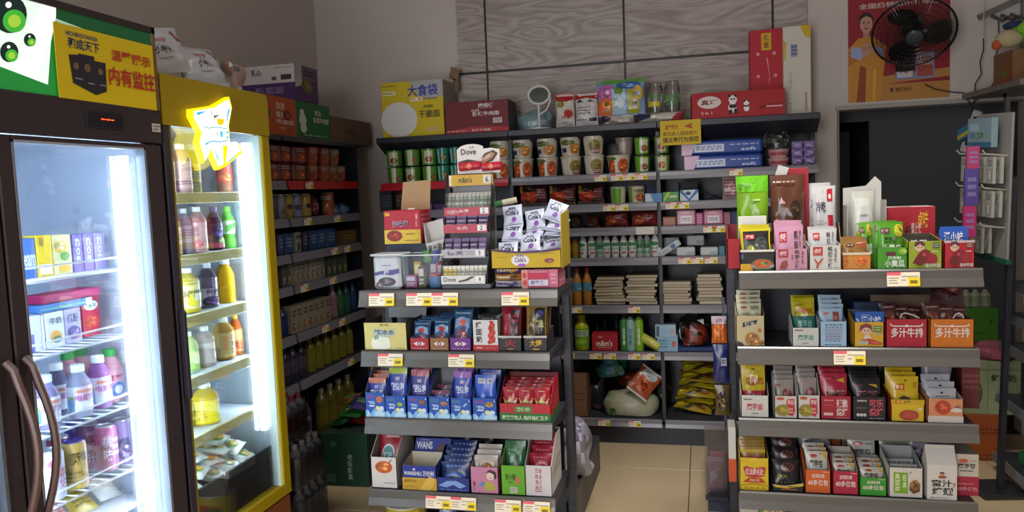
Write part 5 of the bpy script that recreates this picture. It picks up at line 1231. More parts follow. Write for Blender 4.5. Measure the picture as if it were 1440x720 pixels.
lbot(474,5,.034,.20,'pale pink drink bottle standing alone on fifth left shelf','#8a7078','#9a9aa2','#8a6a78',shape='waist')
lbot(483,5,.03,.19,'dark green bottle right of the pale pink bottle','#2f5a30','#3a4a3a','#3a6a34'); lbot(492,5,.03,.19,'teal bottle right of the dark green one','#264a4a','#3a4a4a','#2c5a5a'); lbot(501,5,.03,.19,'navy blue bottle at the far end of fifth left shelf','#1f3058','#2a3a5a','#24407a')
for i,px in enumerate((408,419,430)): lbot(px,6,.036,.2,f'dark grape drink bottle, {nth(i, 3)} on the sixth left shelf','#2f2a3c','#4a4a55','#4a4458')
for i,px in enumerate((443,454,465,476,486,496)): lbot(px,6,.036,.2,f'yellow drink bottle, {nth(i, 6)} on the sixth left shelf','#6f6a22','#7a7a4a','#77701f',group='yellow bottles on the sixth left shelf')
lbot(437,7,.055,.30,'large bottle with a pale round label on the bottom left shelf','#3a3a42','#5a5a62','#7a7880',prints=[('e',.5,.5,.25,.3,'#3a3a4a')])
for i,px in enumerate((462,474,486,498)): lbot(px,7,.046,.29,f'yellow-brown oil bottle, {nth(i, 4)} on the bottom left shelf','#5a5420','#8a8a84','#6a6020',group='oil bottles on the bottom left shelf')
# cartons on top of the left unit and the bag of snacks on the cooler
lt = LS[0] + UP
def ltop(xl,xr,yt,X,zz,d,label,col,front,h=None,**kw):
    a,c = onX(xl,yt,X),onX(xr,yt,X); hh = h or a.z - lt - zz
    return place(carton(abs(c.y - a.y),d,hh,col,front=front,**kw),'snack_carton',label,'carton',(X - d / 2,(a.y + c.y) / 2,lt + zz),(0,0,R_(90)))
og = [('t','浓浓',.32,.66,.62,.86,'#e0c8b8'),('t','番茄',.32,.46,.62,.62,'#e0c8b8'),('t','鸡蛋面',.3,.3,.9,.42,'#e0c0b0'),('f',.68,.55,.14,.14,'#7a2a1a','#a8402a'),('b',.4,.17,.62,.22,'#e0b8a0',1),('r',.72,.1,.9,.24,'#a8563a'),('e',.08,.55,.06,.06,'#3a5a3a')]
gn = [('e',.16,.70,.06,.09,'#d4dcd4'),('e',.17,.5,.1,.18,'#d4dcd4'),('e',.18,.28,.09,.14,'#d4dcd4'),('t','老坛',.52,.66,.72,.82,'#c8d8cc'),('t','酸菜牛肉面',.48,.46,.94,.62,'#d0dcd2'),('b',.18,.06,.9,.12,'#a8c0ae',1)]
ltop(371,414,123,LX - .03,0,.26,'orange noodle carton on top of left shelving','#b8542a',og,h=.21)
ltop(415,462,135,LX - .03,0,.26,'green noodle carton beside the orange carton on left shelving','#1c6a3c',gn,h=.21)
pu = [('r',0,.5,1,1,'#cfc8c8'),('t','酸菜面',.3,.2,.8,.4,'#8a70a0'),('t','乳心',.24,.72,.42,.9,'#3a343a'),('r',.76,.58,.94,.72,'#3a343a'),('r',.6,.58,.68,.68,'#5a545a'),('b',.66,.9,.95,.94,'#6a6468',1)]
place(carton(.36,.27,.205,'#4a2a68',front=pu,right=[('r',0,.5,.3,1,'#a8a2a8'),('r',.3,.62,1,1,'#5a5264'),('p',[(0,.35),(.4,.5),(.4,.6),(0,.55)],'#b8b4b8'),('f',.5,.45,.25,.2,'#6a5a30','#8a7a4a'),('b',.4,.7,.9,.9,'#3a304a',2)]),'snack_carton','white and purple noodle carton stacked on the orange and green cartons','carton',(-2.41,4.10 + .135,lt + .2115))
ltop(464,520,160,LX - .06,0,.26,'plain brown carton at the far end on top of left shelving','#70564a',[('t','箱装',.3,.35,.6,.6,'#5e463c')],h=.165,faces=[None,None,None,'#3a3436',None,'#5a4840'])
fb = pouch(.25,.16,.07,'#c0c2ca',[('r',.32,.62,.58,.70,'#b08088'),('t','小虾片',.3,.36,.66,.54,'#4a484e'),('p',[(.78,.85),(.88,.95),(.84,.75),(.94,.6),(.8,.66)],'#b03a40'),('b',.35,.25,.6,.3,'#8a8a90',1)],seed=50)
rest(place(fb,'prawn_cracker_bag','silvery-white prawn cracker bag on the yellow cooler, left one','snack bag',(FX - .07,2.375,2.0295),(-R_(16),R_(-10),R_(84))),2.029)
rest(place(fb,'prawn_cracker_bag','silvery-white prawn cracker bag on the yellow cooler, right one','snack bag',(FX - .07,2.61,2.0295),(-R_(26),R_(-4),R_(88))),2.029)
rest(place(fb,'prawn_cracker_bag','silvery-white prawn cracker bag lying behind the other two on the yellow cooler','snack bag',(FX - .27,2.45,2.0295),(-R_(12),R_(6),R_(84))),2.029)
place(sack(.12,.10,.12,'#8a7a74',seed=31,spots=['#a06a58','#5a5452','#c0b8b4','#7a8284'],lump=.2),'snack_bag','crinkled brown and silver snack pack at the right end on the yellow cooler','snack bag',(FX - .12,2.815,2.0295))
place([('film',filmbag(.10,.40,.13,33,'#e4e8ea'),[])],'film_bag','clear crinkled film bag behind the prawn crackers on the yellow cooler','bag',(FX - .45,2.62,2.03))
# floor in front of the left shelves
gx = onZ(486,684,0)
cw = .27
P = carton(cw,.36,.30,'#14422f',front=[('v','老坛酸菜',.55,.12,.66,.62,'#9ab0a0'),('r',.08,.08,.28,.22,'#4a6a5a'),('b',.09,.1,.27,.2,'#14422f',2),('e',.26,.8,.08,.06,'#3a6a52')],faces=[None,'#10302a',None,None,None,'#2a3a30'])
place(P,'noodle_carton','dark green carton with white vertical writing on the floor by the left shelves','carton',(gx.x - .0,gx.y + .18,.001),(0,0,R_(2)))
hp3 = Heap()
for i in range(9):
    c = ('#1f5a30','#2a6a2a','#3a2f6a','#7a5a2a','#8a2a2a','#2f6a3a','#245a2a','#4a3a80','#a88a50')[i]
    hp3.put(pouch(.14,.12,.035,c,[('b',.2,.3,.8,.7,'#8aa06a',2),('e',.5,.6,.3,.15,'#3f8a3a')],seed=120 + i),'snack_bag',f'{("green", "bright green", "violet", "brown", "red", "leaf green", "dark green", "indigo", "tan")[i]} snack bag in the pile on the green floor carton','snack bag',(gx.x - .08 + .08 * (i % 3),gx.y + .08 + .09 * (i // 3),.303),(-R_(70),R_(14 * (i % 3) - 14),R_(20 * i % 60 - 30)),'snack bags piled on the floor carton',floor=.303)
# shrink-wrapped water packs
def water_pack(name,label,loc,nx,ny,r,h,liq,cap,band):
    root = tag(empty(name,loc),label,'bottle pack')
    proto = bottle(r,h,liq,cap,label=band,fin='g',n=12)
    for i in range(nx):
        for j in range(ny):
            for k,(pn,me,_s) in enumerate(proto):
                if k == 0: hold = obj('bottle',me,root,((i - (nx - 1) / 2) * r * 2.04,(j - (ny - 1) / 2) * r * 2.04,.002))
                else: obj(pn,me,hold)
    W,D = nx * r * 1.02 + .004,ny * r * 1.02 + .004
    b = MB().box((-W,-D,0),(W,D,h * .80),mat('#c8ccd4','c'),bev=.02)
    obj('shrink_film',b.mesh('shrink_film'),root)
    return root
q = onZ(452,716,0)
water_pack('water_pack','lower shrink-wrapped pack of bottled water on the floor beside the yellow cooler',(-1.99,3.42,.001),3,4,.033,.215,'#8f93a0','#a8a8ae','#7a7f94')
water_pack('water_pack','middle shrink-wrapped pack of bottled water in the floor stack',(-1.99,3.41,.219),3,4,.033,.215,'#878894','#b0adb0','#85808c')
water_pack('water_pack','upper pack of bottled water with a red band in the floor stack',(-2.03,3.34,.437),3,4,.033,.215,'#7f7a86','#9a3a44','#7a3440')

# ================================================================== goods on the left gondola end
LU = [z + .001 for z in LZ]; TY = 2.935; LY = 2.985
# ---- top shelf
z = LU[0]
x,w,h = span(519,563,357,TY + .02,z)
def clear_box(w,d,h,t=.0018,col='#d8dee0',lid=True,flare=1.0):
    b = MB(); m = mat(col,'c'); W,D = w / 2,d / 2; k = flare
    for a in (-1,1):
        b.add([(a * W * k,-D * k,0),(a * W * k,D * k,0),(a * W,D,h),(a * W,-D,h)],[(0,1,2,3)],m)
        b.add([(-W * k,a * D * k,0),(W * k,a * D * k,0),(W,a * D,h),(-W,a * D,h)],[(0,1,2,3)],m)
    b.add([(-W * k,-D * k,0),(W * k,-D * k,0),(W * k,D * k,0),(-W * k,D * k,0)],[(0,1,2,3)],m)
    return b.mesh('clear_wall')
P = [('tub_body',MB().box((-w * .44,-.05,0),(w * .44,.05,h * .95),mat('#b9bcc0','g'),bev=.012).mesh('tub_body'),[]),
     ('rim',MB().box((-w / 2,-.058,h * .93),(w / 2,.058,h * .99),mat('#c4c8cc','g'),bev=.004).mesh('rim'),[]),
     ('front_print',print_mesh([('p',[(0,.42),(.3,.47),(.7,.44),(1,.5),(1,.64),(.6,.60),(.2,.57),(0,.52)],'#4a3a7a'),('f',.5,.24,.36,.14,'#3a2a3a','#8a7a6a'),('f',.2,.14,.15,.1,'#5a4a5a','#a09080'),('b',.35,.72,.7,.76,'#5a5a62',1),('t','梅',.4,.45,.62,.6,'#cfc8dc')],flat(w * .8,h * .9,-.05),'front_print','g'),[])]
place(P,'plastic_tub','clear plastic tub with purple wave print, far left on top shelf of left gondola','tub',(x,TY + .08,z))
x,w,h = span(563,622,359,TY + .03,z)
bx_ = place([('box_body',clear_box(w,.13,h,flare=.9),[]),('rim',MB().tube([(-w / 2,-.065,h),(w / 2,-.065,h),(w / 2,.065,h),(-w / 2,.065,h)],.0025,mat('#c8ced0','g'),6,True).mesh('rim',True),[])],'clear_box','open clear plastic box holding colourful sweets, right of the purple tub','box',(x,TY + .10,z))
ct = [(-.33,.085,'#9c4a80','magenta sweets box inside the clear plastic box',.055,.05),(-.08,.105,'#5a5a3a','dark olive sweets pack in the middle of the clear box',.03,.085),(.24,.055,'#3f78b4','blue round sweets tin low in the clear box',.062,.045),(-.3,.1,'#c9a63a','yellow sweets strip behind the magenta box',.03,.1),(.1,.12,'#3a4a6a','navy sweets pack at the back of the clear box',.04,.1),(.3,.12,'#b04a5a','coral sweets pack behind the blue tin',.06,.095)]
for i,(u,yo,c,lb,ww,hh) in enumerate(ct):
    loc = (x + u * w,TY + .04 + (.035 if i < 3 else .085),z + .003)
    if i == 2: place([('tin_body',MB().lathe([(.026,0),(.027,.002),(.027,hh)],mat(c,'g'),16).mesh('tin_body',True),[]),('lid',MB().lathe([(.0275,hh),(.0275,hh + .008),(.025,hh + .01)],mat('#b04a5a','g'),16).mesh('lid',True),[])],'sweets_tin',lb,'sweets',loc)
    else: place(carton(ww * .9,.03,hh,c,front=[('r',.1,.55,.9,.9,'#d8c8d0' if i != 3 else '#e8dca0'),('b',.15,.1,.85,.45,'#e0d4dc',2)]),'sweets_box',lb,'sweets',loc,(0,0,R_(8 * i - 12)))
for i,(u,c) in enumerate(((.0,'#4a8a4a'),(.22,'#4a5a9a'),(.38,'#c0b8a8'))):
    place(pouch(.03,.05,.012,c,seed=130 + i),'sweets_pack',('green','blue','pale')[i] + ' small sweet wrapper sticking out of the clear box','sweets',(x + u * w * .9,TY + .105,z + h * .72),(0,R_(15 * i - 10),R_(20 * i)))
# dark box carrying the red and yellow box
YB = TY + .16
x,w,h = span(541,600,343,YB,z)
zb = onY(565,343,YB).z
place(carton(w * .95,.12,zb - z,'#2b3247',front=[('b',.1,.2,.9,.8,'#3a4360',3)]),'support_box','plain dark blue box under the red and yellow box','box',(x,YB + .07,z))
x,w,h = span(539,590,296,YB - .005,zb + .001)
ry = [('r',0,0,1,.42,'#cdb03a'),('e',.28,.24,.22,.17,'#8a2c2a'),('f',.28,.26,.18,.13,'#8a2c2a','#b0453a'),('p',[(.7,0),(1,0),(1,.42),(.85,.42),(.95,.2)],'#c0a030'),('t','妙味梅',.24,.50,.68,.70,'#d9c8d8'),('t','妙味梅',.25,.49,.69,.69,'#4a2a4a'),('r',.04,.84,.18,.94,'#c99a30'),('b',.55,.06,.95,.12,'#8a6a22',1),('b',.6,.25,.85,.32,'#a04a30',1),('v','果脯',.88,.5,.95,.9,'#d8a0a8')]
place(carton(w,.13,h,'#a81f33',front=ry,right=[('b',.1,.5,.9,.9,'#c86a7a',3)],flaps=[('#a08058',[(-w * .32,h),(w * .50,h),(w * .56,h + .125),(-w * .22,h + .12)],.003)]),'snack_box','red and yellow plum box with a raised kraft flap, back left of top shelf','box',(x,YB + .06,zb + .001))
place(carton(.03,.012,.006,'#cfcac2'),'paper_slip','white paper slip lying on the red and yellow box','paper',(x + w * .22,YB + .02,zb + h + .0025),(0,0,R_(10)))
# white angled display box
x,w,h = span(594,634,340,TY + .12,z)
zq = onY(600,400,TY + .12).z
tr = tray(.088,.08,.075,.16,'#c8c5c0',front=[('t','灵光脆片',.04,.42,.98,.86,'#3a3638'),('r',0,.36,1,.39,'#8a8684'),('r',.0,0,.3,.28,'#a8a49e')],inner='#d0cdc8')
place(tr,'display_box','white cut-down display box with black lettering beside the chocolate rack','box',(x - .002,TY + .195,z + .102),(0,R_(-13),R_(4)))
place(carton(.1,.1,.10,'#3a3038',front=[('r',.1,.1,.45,.9,'#9c2a3a'),('r',.55,.1,.9,.9,'#b08a2a')]),'support_box','small dark box with red and yellow squares under the white display box','box',(x + .01,TY + .19,z))
# ---- chocolate rack
rk = tag(empty('chocolate_rack',(onY(655,404,TY + .02).x,TY + .02,z)),'tiered clear chocolate rack with a white header card and four lipped shelves','rack')
ACR = mat('#b9bcc0','c'); GR = mat('#8c8c90','g')
tiers = [(398,384,621,682,'#d0ccc8',0),(361,348,623,682,'#b0aab0',.035),(326,313,624,685,'#a83848',.07),(302,285,625,688,'#a83848',.105)]
rx0 = rk.location.x
RH = []
for i,(yb_,yt_,xl,xr,c,yo) in enumerate(tiers):
    a,b_ = onY(xl,yb_,TY + .02 + yo),onY(xr,yt_,TY + .02 + yo)
    w = b_.x - a.x; x0 = a.x - rx0
    base = (a.z + onY(xr,yb_,TY + .02 + yo).z) / 2 - z; hh = .030
    o = obj('rack_shelf',MB().box((x0,yo,base - .003),(x0 + w,yo + .12,base),ACR).box((x0,yo - .003,base - .004),(x0 + w,yo,base + hh),mat(c,'g')).mesh('rack_shelf'),rk)
    RH.append((x0,w,base,hh,yo))
    fr = [[('t','Dove',.06,.2,.34,.8,'#5a4a44'),('p',[(.4,.1),(.6,.3),(.78,.85),(.7,.9),(.55,.5),(.4,.3)],'#4a3228'),('r',.80,.15,.97,.85,'#e4e2de'),('t','8',.86,.25,.91,.75,'#3a3a3a')],[('t','德芙',.1,.2,.5,.8,'#5a4a6a'),('b',.55,.2,.75,.8,'#8a8490',2),('r',.78,.1,.98,.9,'#d8d6d6'),('t','5',.85,.2,.9,.8,'#3a3a3a')],
          [('t','士力',.3,.3,.55,.75,'#e0c8cc'),('r',.78,.1,.98,.9,'#d8d6d6'),('t','2',.84,.2,.90,.8,'#3a3a3a')],[('t','德芙',.34,.35,.55,.75,'#e0c8cc'),('f',.2,.4,.15,.3,'#c08a8a','#b86a70'),('r',.80,.1,.98,.9,'#d8d6d6'),('t','2',.85,.2,.9,.8,'#3a3a3a')]][i]
    obj('shelf_print',print_mesh(fr,flat(w,hh,yo - .003,base,x0 + w / 2),'shelf_print','g'),o)
# yellow strip, header card and sides
a,b_ = onY(632,262,TY + .16),onY(693,246,TY + .16)
sx0,sw,sb,shh = a.x - rx0,b_.x - a.x,a.z - z,.044
o = obj('header_strip',MB().box((sx0,.14,sb),(sx0 + sw,.145,sb + shh),mat('#c99f22','g')).mesh('header_strip'),rk)
obj('shelf_print',print_mesh([('t',"m&m's",.22,.25,.52,.8,'#3a3a3a'),('r',.78,.15,.98,.9,'#d8d4c8'),('t','6.',.83,.25,.92,.8,'#3a3a3a'),('r',0,0,.06,1,'#d8d0b0')],flat(sw,shh,.14,sb,sx0 + sw / 2),'shelf_print','g'),o)
a,b_ = onY(643,245,TY + .17),onY(701,205,TY + .17)
hx0,hw,hb = a.x - rx0,b_.x - a.x,a.z - z; hh = .118
pts = [(hx0,hb),(hx0 + hw,hb),(hx0 + hw,hb + hh * .80),(hx0 + hw * .80,hb + hh * .86),(hx0 + hw * .62,hb + hh * .84)] + [(hx0 + hw * (.34 + .30 * math.cos(t * .3)),hb + hh * (.86 + .16 * math.sin(t * .3))) for t in range(1,10)] + [(hx0,hb + hh * .84)]
hc = obj('header_card',MB().prism(pts,.158,.163,mat('#cfcbc8')).mesh('header_card'),rk)
sw1 = [('p',[(.02,.42),(.25,.5),(.5,.42),(.62,.3),(.85,.42),(.97,.66),(.86,.78),(.66,.68),(.56,.5),(.74,.62),(.86,.62),(.7,.42),(.55,.3),(.3,.24),(.02,.3)],'#4b332b'),('p',[(.55,.36),(.66,.36),(.84,.52),(.9,.66),(.82,.72),(.68,.62),(.6,.48)],'#9a7a62'),('p',[(.62,.42),(.76,.54),(.82,.64),(.76,.64),(.66,.54)],'#c4a88c'),('t','Dove',.1,.66,.46,.86,'#4b332b'),('t','德芙',.3,.88,.42,.93,'#5b433b')]
obj('card_print',print_mesh(sw1,flat(hw,hh,.158,hb,hx0 + hw / 2),'card_print'),hc)
obj('side_panel',MB().prism([(-.0,.0),(.13,.0),(.19,sb + .05),(.14,sb + .05),(.09,.22),(.06,.16),(.03,.09)],RH[0][0] + RH[0][1] + .004,RH[0][0] + RH[0][1] + .007,mat('#7d7a78','c'),'yz').mesh('side_panel'),rk)
obj('side_panel',MB().prism([(-.0,.0),(.13,.0),(.19,sb + .05),(.14,sb + .05),(.09,.22),(.06,.16),(.03,.09)],RH[0][0] - .008,RH[0][0] - .005,mat('#9d9a98','c'),'yz').mesh('side_panel'),rk)
obj('rack_foot',MB().box((RH[0][0],0,0),(RH[0][0] + RH[0][1] + .02,.13,RH[0][2] - .006),mat('#55555c','g'),bev=.003).mesh('rack_foot'),rk)
obj('rear_panel',MB().box((RH[0][0],.205,0),(RH[0][0] + RH[0][1],.208,sb + .03),mat('#7a7a80','g')).mesh('rear_panel'),rk)
# bars in the tiers
for i,(x0,w,base,hh,yo) in enumerate(RH):
    n = (10,5,4,11)[i]; cs = (('#b9b6a8','#c4b45a','#a8a8a4'),('#3a3046','#5a4a6a','#2a2632'),('#33293a','#4a3f52','#292430'),('#9aa49c','#8c968f','#a8b0a6'))[i]
    nm = ('silver and yellow','purple','dark plum','grey-green')[i]; tn = ('lowest','second','third','top')[i]
    for k in range(n):
        ww = w / n * .9
        c = cs[k % 3] if i else (cs[1] if k < 3 else cs[2 * (k % 2)])
        P = carton(ww,.014,(.066,.072,.068,.096)[i],c,front=[('r',0,.8,1,1,'#c8c4bc' if i in (0,3) else '#6a5a80'),('b',.1,.2,.9,.7,'#70706c' if i in (0,3) else '#9a8ab0',2)],fin='g',bev=.002)
        place(P,'chocolate_bar',f'{nm} chocolate bar, {nth(k, n)} in the {tn} tier of the rack','chocolate',(rx0 + x0 + w * (k + .5) / n,TY + .02 + yo + .016,z + base + .001),(-R_((26,22,22,30)[i]),0,0),f'bars in the {tn} tier of the chocolate rack')
for k in range(2):
    p0 = onY(646 + 32 * k,241,TY + .15); p1 = onY(676 + 29 * k,240,TY + .15); wl_ = p1.x - p0.x
    place([('roll_body',MB().tube([(-wl_ / 2,0,0),(wl_ / 2,0,0)],.017,mat('#a5162c','g'),12).mesh('roll_body',True),[]),('front_print',print_mesh([('b',.1,.3,.9,.7,'#c84a50',2),('e',.5,.5,.12,.3,'#d07a5a')],lambda u,v,e,wl_=wl_: ((u - .5) * wl_,-(.017 + e) * math.cos((v - .5) * 2),(.017 + e) * math.sin((v - .5) * 2)),'front_print','g',True),[])],'sweet_roll',f'red sweet roll lying under the header card of chocolate rack, {"right" if k else "left"} one','sweets',((p0.x + p1.x) / 2,TY + .155,(p0.z + p1.z) / 2),(0,R_(-3),0))
# ---- yellow box heaped with small white pouches, on two smaller boxes
YC_ = TY + .02
x,w,h = span(690,733,377,YC_,z)
cw_ = [('r',0,.66,1,.8,'#5a4a80'),('r',0,.38,1,.6,'#c08a3a'),('r',.0,.0,1,.22,'#c8c4cc'),('p',[(.1,.3),(.6,.3),(.9,.65),(.3,.62)],'#d8d4d8'),('p',[(0,.95),(.5,.8),(1,.95),(1,1),(0,1)],'#c0a070')]
for k in range(3):
    place(pouch(.115,h * .34,.05,('#c8c4cc','#b8803a','#4f4478')[k],[('b',.1,.2,.6,.8,('#4a3f7a','#e0d4c0','#d8c890')[k],1),('p',[(.6,.1),(.9,.5),(.8,.9),(.6,.6)],('#6a5a9a','#6a4a2a','#c89a4a')[k])],seed=140 + k,seal=.03),'wafer_pack',f'{("white and purple", "orange", "violet")[k]} wafer pack, {("lowest", "middle", "topmost")[k]} of three under the yellow box','snack bag',(x - .002,YC_ + .05,z + h * .34 * k),(0,0,R_(3 * k - 3)))
place(carton(.10,.08,h,'#3a3136'),'support_box','dark box behind the wafer packs holding up the yellow box','box',(x + .03,YC_ + .13,z))
x,w,h = span(733,785,378,YC_,z)
tr = tray(w,.15,h * .96,h * .96,'#c0667e',front=[('r',0,0,.17,1,'#c98a80'),('e',.08,.7,.06,.16,'#c0403a'),('e',.09,.3,.06,.16,'#c0403a'),('r',.17,.05,.74,.95,'#a8405c'),('r',.19,.55,.72,.82,'#b82a4a'),('r',.19,.14,.72,.46,'#cfc4cc'),('t','草莓条',.24,.2,.62,.42,'#4a5aa0'),('b',.22,.84,.7,.92,'#d8b0c0',1),('b',.8,.2,.95,.8,'#d8a0b4',3)],right=[('b',.1,.2,.9,.8,'#d890a8',2)])
place(tr,'wafer_box','pink strawberry wafer box under the right side of the yellow box','box',(x,YC_ + .075,z))
hz = z + h + .002
x,w,h2 = span(690,789,352,YC_ + .0,hz)
YH = h2
dD = .19
arc = 10
jb = tray(w,dD,YH,YH * 1.05,'#bd9d14',inner='#a8924a',arch=.012,lip=None,front=[('e',.42,.45,.13,.32,'#d8d4d8'),('t',"Cola's",.34,.36,.50,.62,'#3f3468'),('e',.44,.18,.06,.1,'#9a5ab0'),('t','可啦',.36,.64,.47,.78,'#3f3468'),('f',.83,.42,.07,.12,'#7a3a4a','#b06a5a'),('b',.08,.6,.25,.66,'#8a7208',1),('b',.7,.78,.92,.83,'#8a7208',1)],th=.003)
jb[0] = ('carton',jb[0][1],[])
n = 12
cur = [(w / 2 - w * i / n,YH + .001 - .012 * (1 - (2 * i / n - 1) ** 2)) for i in range(n + 1)]
jb.append(('front_lip',MB().prism(cur + [(a,b_ + .007) for a,b_ in reversed(cur)],-dD / 2 - .001,-dD / 2 + .003,mat('#4a2a50')).mesh('front_lip'),[]))
sd = [(-dD / 2,0),(dD / 2,0),(dD / 2,YH * 3.1),(-dD / 2 + .01,YH * 2.9),(-dD / 2,YH)]
jb.append(('side_wall',MB().prism(sd,w / 2,w / 2 + .003,mat('#a8901f'),'yz').mesh('side_wall'),[]))
jx = x; jy = YC_ + dD / 2
place(jb,'display_box','yellow display box heaped with small white pouches on top shelf of left gondola','box',(jx,jy,hz))
cp = pouch(.082,.092,.019,'#b9bfd0',[('t',"Cola's",.16,.50,.84,.76,'#3a3450'),('t','可啦',.3,.76,.7,.9,'#3a3450'),('e',.56,.3,.13,.12,'#7a4a9a'),('r',.02,.05,.98,.09,'#8a8aa0'),('b',.3,.1,.8,.16,'#a08ac0',1)],seed=77)
rnd = random.Random(21)
spots_ = []
hp1 = Heap()
hp1.t.append(hp1.tree(jb[0][1],Matrix.Translation((jx,jy,hz))))
hp1.t.append(hp1.tree(jb[-1][1],Matrix.Translation((jx,jy,hz))))
lay = [(-.088,.05,-66,3,0),(0,.05,-66,-2,0),(.086,.05,-68,2,0),(-.088,-.04,-66,-2,0),(0,-.04,-68,3,3),(.086,-.04,-68,-3,0),(-.086,.05,-60,3,3),(.002,.05,-62,-3,-3),(.086,.055,-68,5,0),(.086,-.035,-66,-6,4),(.0,-.03,-66,6,-5),(-.086,-.035,-30,-3,0),
       (.086,.04,-68,6,5),(.0,.045,-62,-6,-5),(-.086,.045,-34,3,3),(.0,-.02,-40,-3,2),(.086,-.02,-60,-8,0),(.084,.05,-58,10,-6),(-.08,.07,-20,-6,3),(.01,.07,-24,-8,0),(.07,.075,-30,22,0)]
for k,(dx,dy,t1,t2,t3) in enumerate(lay):
    hp1.put(cp,'jelly_pouch',f'small white purple-script pouch, {ORD[k] if k < 16 else ("seventeenth", "eighteenth", "nineteenth", "twentieth", "twenty-first", "topmost")[k - 16]} from the bottom of the yellow box heap','snack pouch',(jx + dx * (w / .27),jy + dy,hz + .004),(R_(t1),R_(t2),R_(t3)),'white pouches in the yellow box',floor=hz + .004)
q = onY(712,291,YC_ + .16)
place([('stick_body',MB().tube([(-.045,0,0),(.045,0,.006)],.012,mat('#b0a890'),10).mesh('stick_body',True),[]),('end_band',MB().tube([(-.046,0,-.0002),(-.015,0,.002)],.0125,mat('#1f5a30'),10).mesh('end_band',True),[])],'wafer_stick','cream and green wrapped stick lying at the top left of the pouch heap','snack',(q.x,q.y,q.z),(0,R_(-6),R_(10)))
# ---- second shelf
z = LU[1]
def LD(*a,**k): return display(*a[:3],LY,z,*a[3:],**k)
tr = LD(511,571,454,.19,'display_box','cream-yellow open box with a grey flap, far left on second shelf of left gondola','box','#c9bd74',hb=1.04,inner='#6a675c',sidecol='#5f5c4f',back=False,
        front=[('t','好吃',.38,.88,.6,.96,'#6a5a2a'),('p',[(.22,.72),(.36,.78),(.55,.7),(.74,.78),(.72,.55),(.5,.48),(.3,.42),(.24,.55)],'#a8b4b4'),('t','饮冰水',.25,.56,.72,.76,'#3a4248'),('p',[(.2,.45),(.4,.5),(.6,.45),(.62,.1),(.5,.03),(.2,.03),(.16,.2)],'#dcdccb'),('p',[(.24,.38),(.35,.42),(.34,.56),(.24,.52)],'#7a9a8a'),('b',.75,.05,.95,.09,'#8a7f3f',1)])
place([('flap',MB().prism([(-.085,0),(.085,0),(.09,.055),(-.09,.055)],0,.003,mat('#8a8c8c')).mesh('flap'),[])],'box_flap','grey card flap standing at the back of the cream-yellow box','card',(tr[0] + .025,LY + .192,z + tr[2] * .92),(-R_(10),0,0))
bl = [('p',[(.1,.5),(.5,.62),(.9,.5),(.9,.75),(.5,.82),(.1,.75)],'#7a9ab8'),('e',.5,.66,.2,.09,'#b8443a'),('f',.5,.3,.3,.18,'#8a3038','#a8a0a8'),('r',.1,.88,.9,.93,'#8aa8c0')]
emb = [('p',[(.2,.55),(.35,.7),(.65,.7),(.8,.55),(.65,.4),(.35,.4)],'#d8cccc'),('e',.5,.55,.11,.16,'#8a3038'),('e',.5,.55,.05,.09,'#d8cccc'),('b',.12,.12,.88,.2,'#d8b0b0',1)]
for xl,xr,c,nm_,ytop,nn in ((576,603,'#a01f30','red',452,3),(604,631,'#8a5f30','brown',449,4),(632,662,'#6a2a80','purple',436,4)):
    tr = LD(xl,xr,475.5,.16,'display_tray',f'small {nm_} tray with a white emblem on second shelf of left gondola','box',c,hb=1.3,front=emb,back=True)
    fill(tr,nn,ytop,'snack_bag',f'glossy blue spicy snack bag in the small {nm_} tray','#2a4a72',bl,seed=xl,t=.022,lean=12,wf=.92,y0=.012,rise=.004)
tr = LD(664,700,450,.15,'snack_box','white box with black vertical writing and a red skewer','box','#cfcdca',hb=1.0,front=[('r',0,0,1,.2,'#b02a2e'),('v','烤面筋',.12,.26,.36,.96,'#1f1b1b'),('p',[(.62,.22),(.86,.28),(.88,.4),(.84,.5),(.9,.6),(.84,.7),(.88,.84),(.8,.97),(.66,.98),(.7,.84),(.6,.74),(.66,.62),(.58,.5),(.64,.38),(.56,.28)],'#b8302c'),('f',.73,.45,.1,.15,'#c4453a','#8f2018'),('f',.74,.75,.1,.15,'#c4453a','#8f2018'),('b',.14,.06,.36,.15,'#d8b0ac',1),('b',.5,.08,.9,.12,'#d86a5a',1)],inner='#3a3230')
fill(tr,2,443,'snack_bag','dark grey snack bag inside the white skewer box','#3a3436',[('b',.2,.85,.7,.93,'#a8a4a0',1)],seed=7,t=.03,lean=6,y0=.03)
for xl,xr,c,tx,tc,lab_,pc,fr in ((701,733,'#2c2a30','火','#a8202a','charcoal tray with red character','#7a1424',[('r',.12,.08,.45,.95,'#8f1a2a'),('r',.5,.3,.92,.9,'#3a1a22'),('p',[(.55,.1),(.9,.15),(.9,.3),(.55,.25)],'#8a4a3a'),('b',.55,.6,.88,.8,'#a03040',2)]),(736,769,'#2c2a30','大爆','#c99a1a','charcoal tray with yellow character','#8a7030',[('r',.42,.06,.94,.95,'#2a2824'),('v','火爆',.12,.2,.36,.9,'#3a3020'),('t','肉粒',.48,.5,.9,.68,'#c0b04a'),('f',.68,.2,.22,.12,'#b04a3a','#c87a5a'),('e',.68,.82,.18,.08,'#4a4a80')])):
    tr = LD(xl,xr,473,.15,'display_tray',f'{lab_}, at the right of second shelf on left gondola','box',c,hb=1.3,lip='#b9b4b0',front=[('t',tx,.25,.32,.78,.78,tc),('b',.12,.84,.4,.9,'#b9b4b0',1),('r',.38,.12,.66,.2,'#b06a2a' if tx == '火' else '#c99a1a')])
    fill(tr,3,430,'snack_bag',f'{"dark red" if tx == "火" else "gold and black"} snack pouch in the charcoal tray',pc,fr,seed=xl,t=.02,lean=9,wf=1.0,dx=.008)
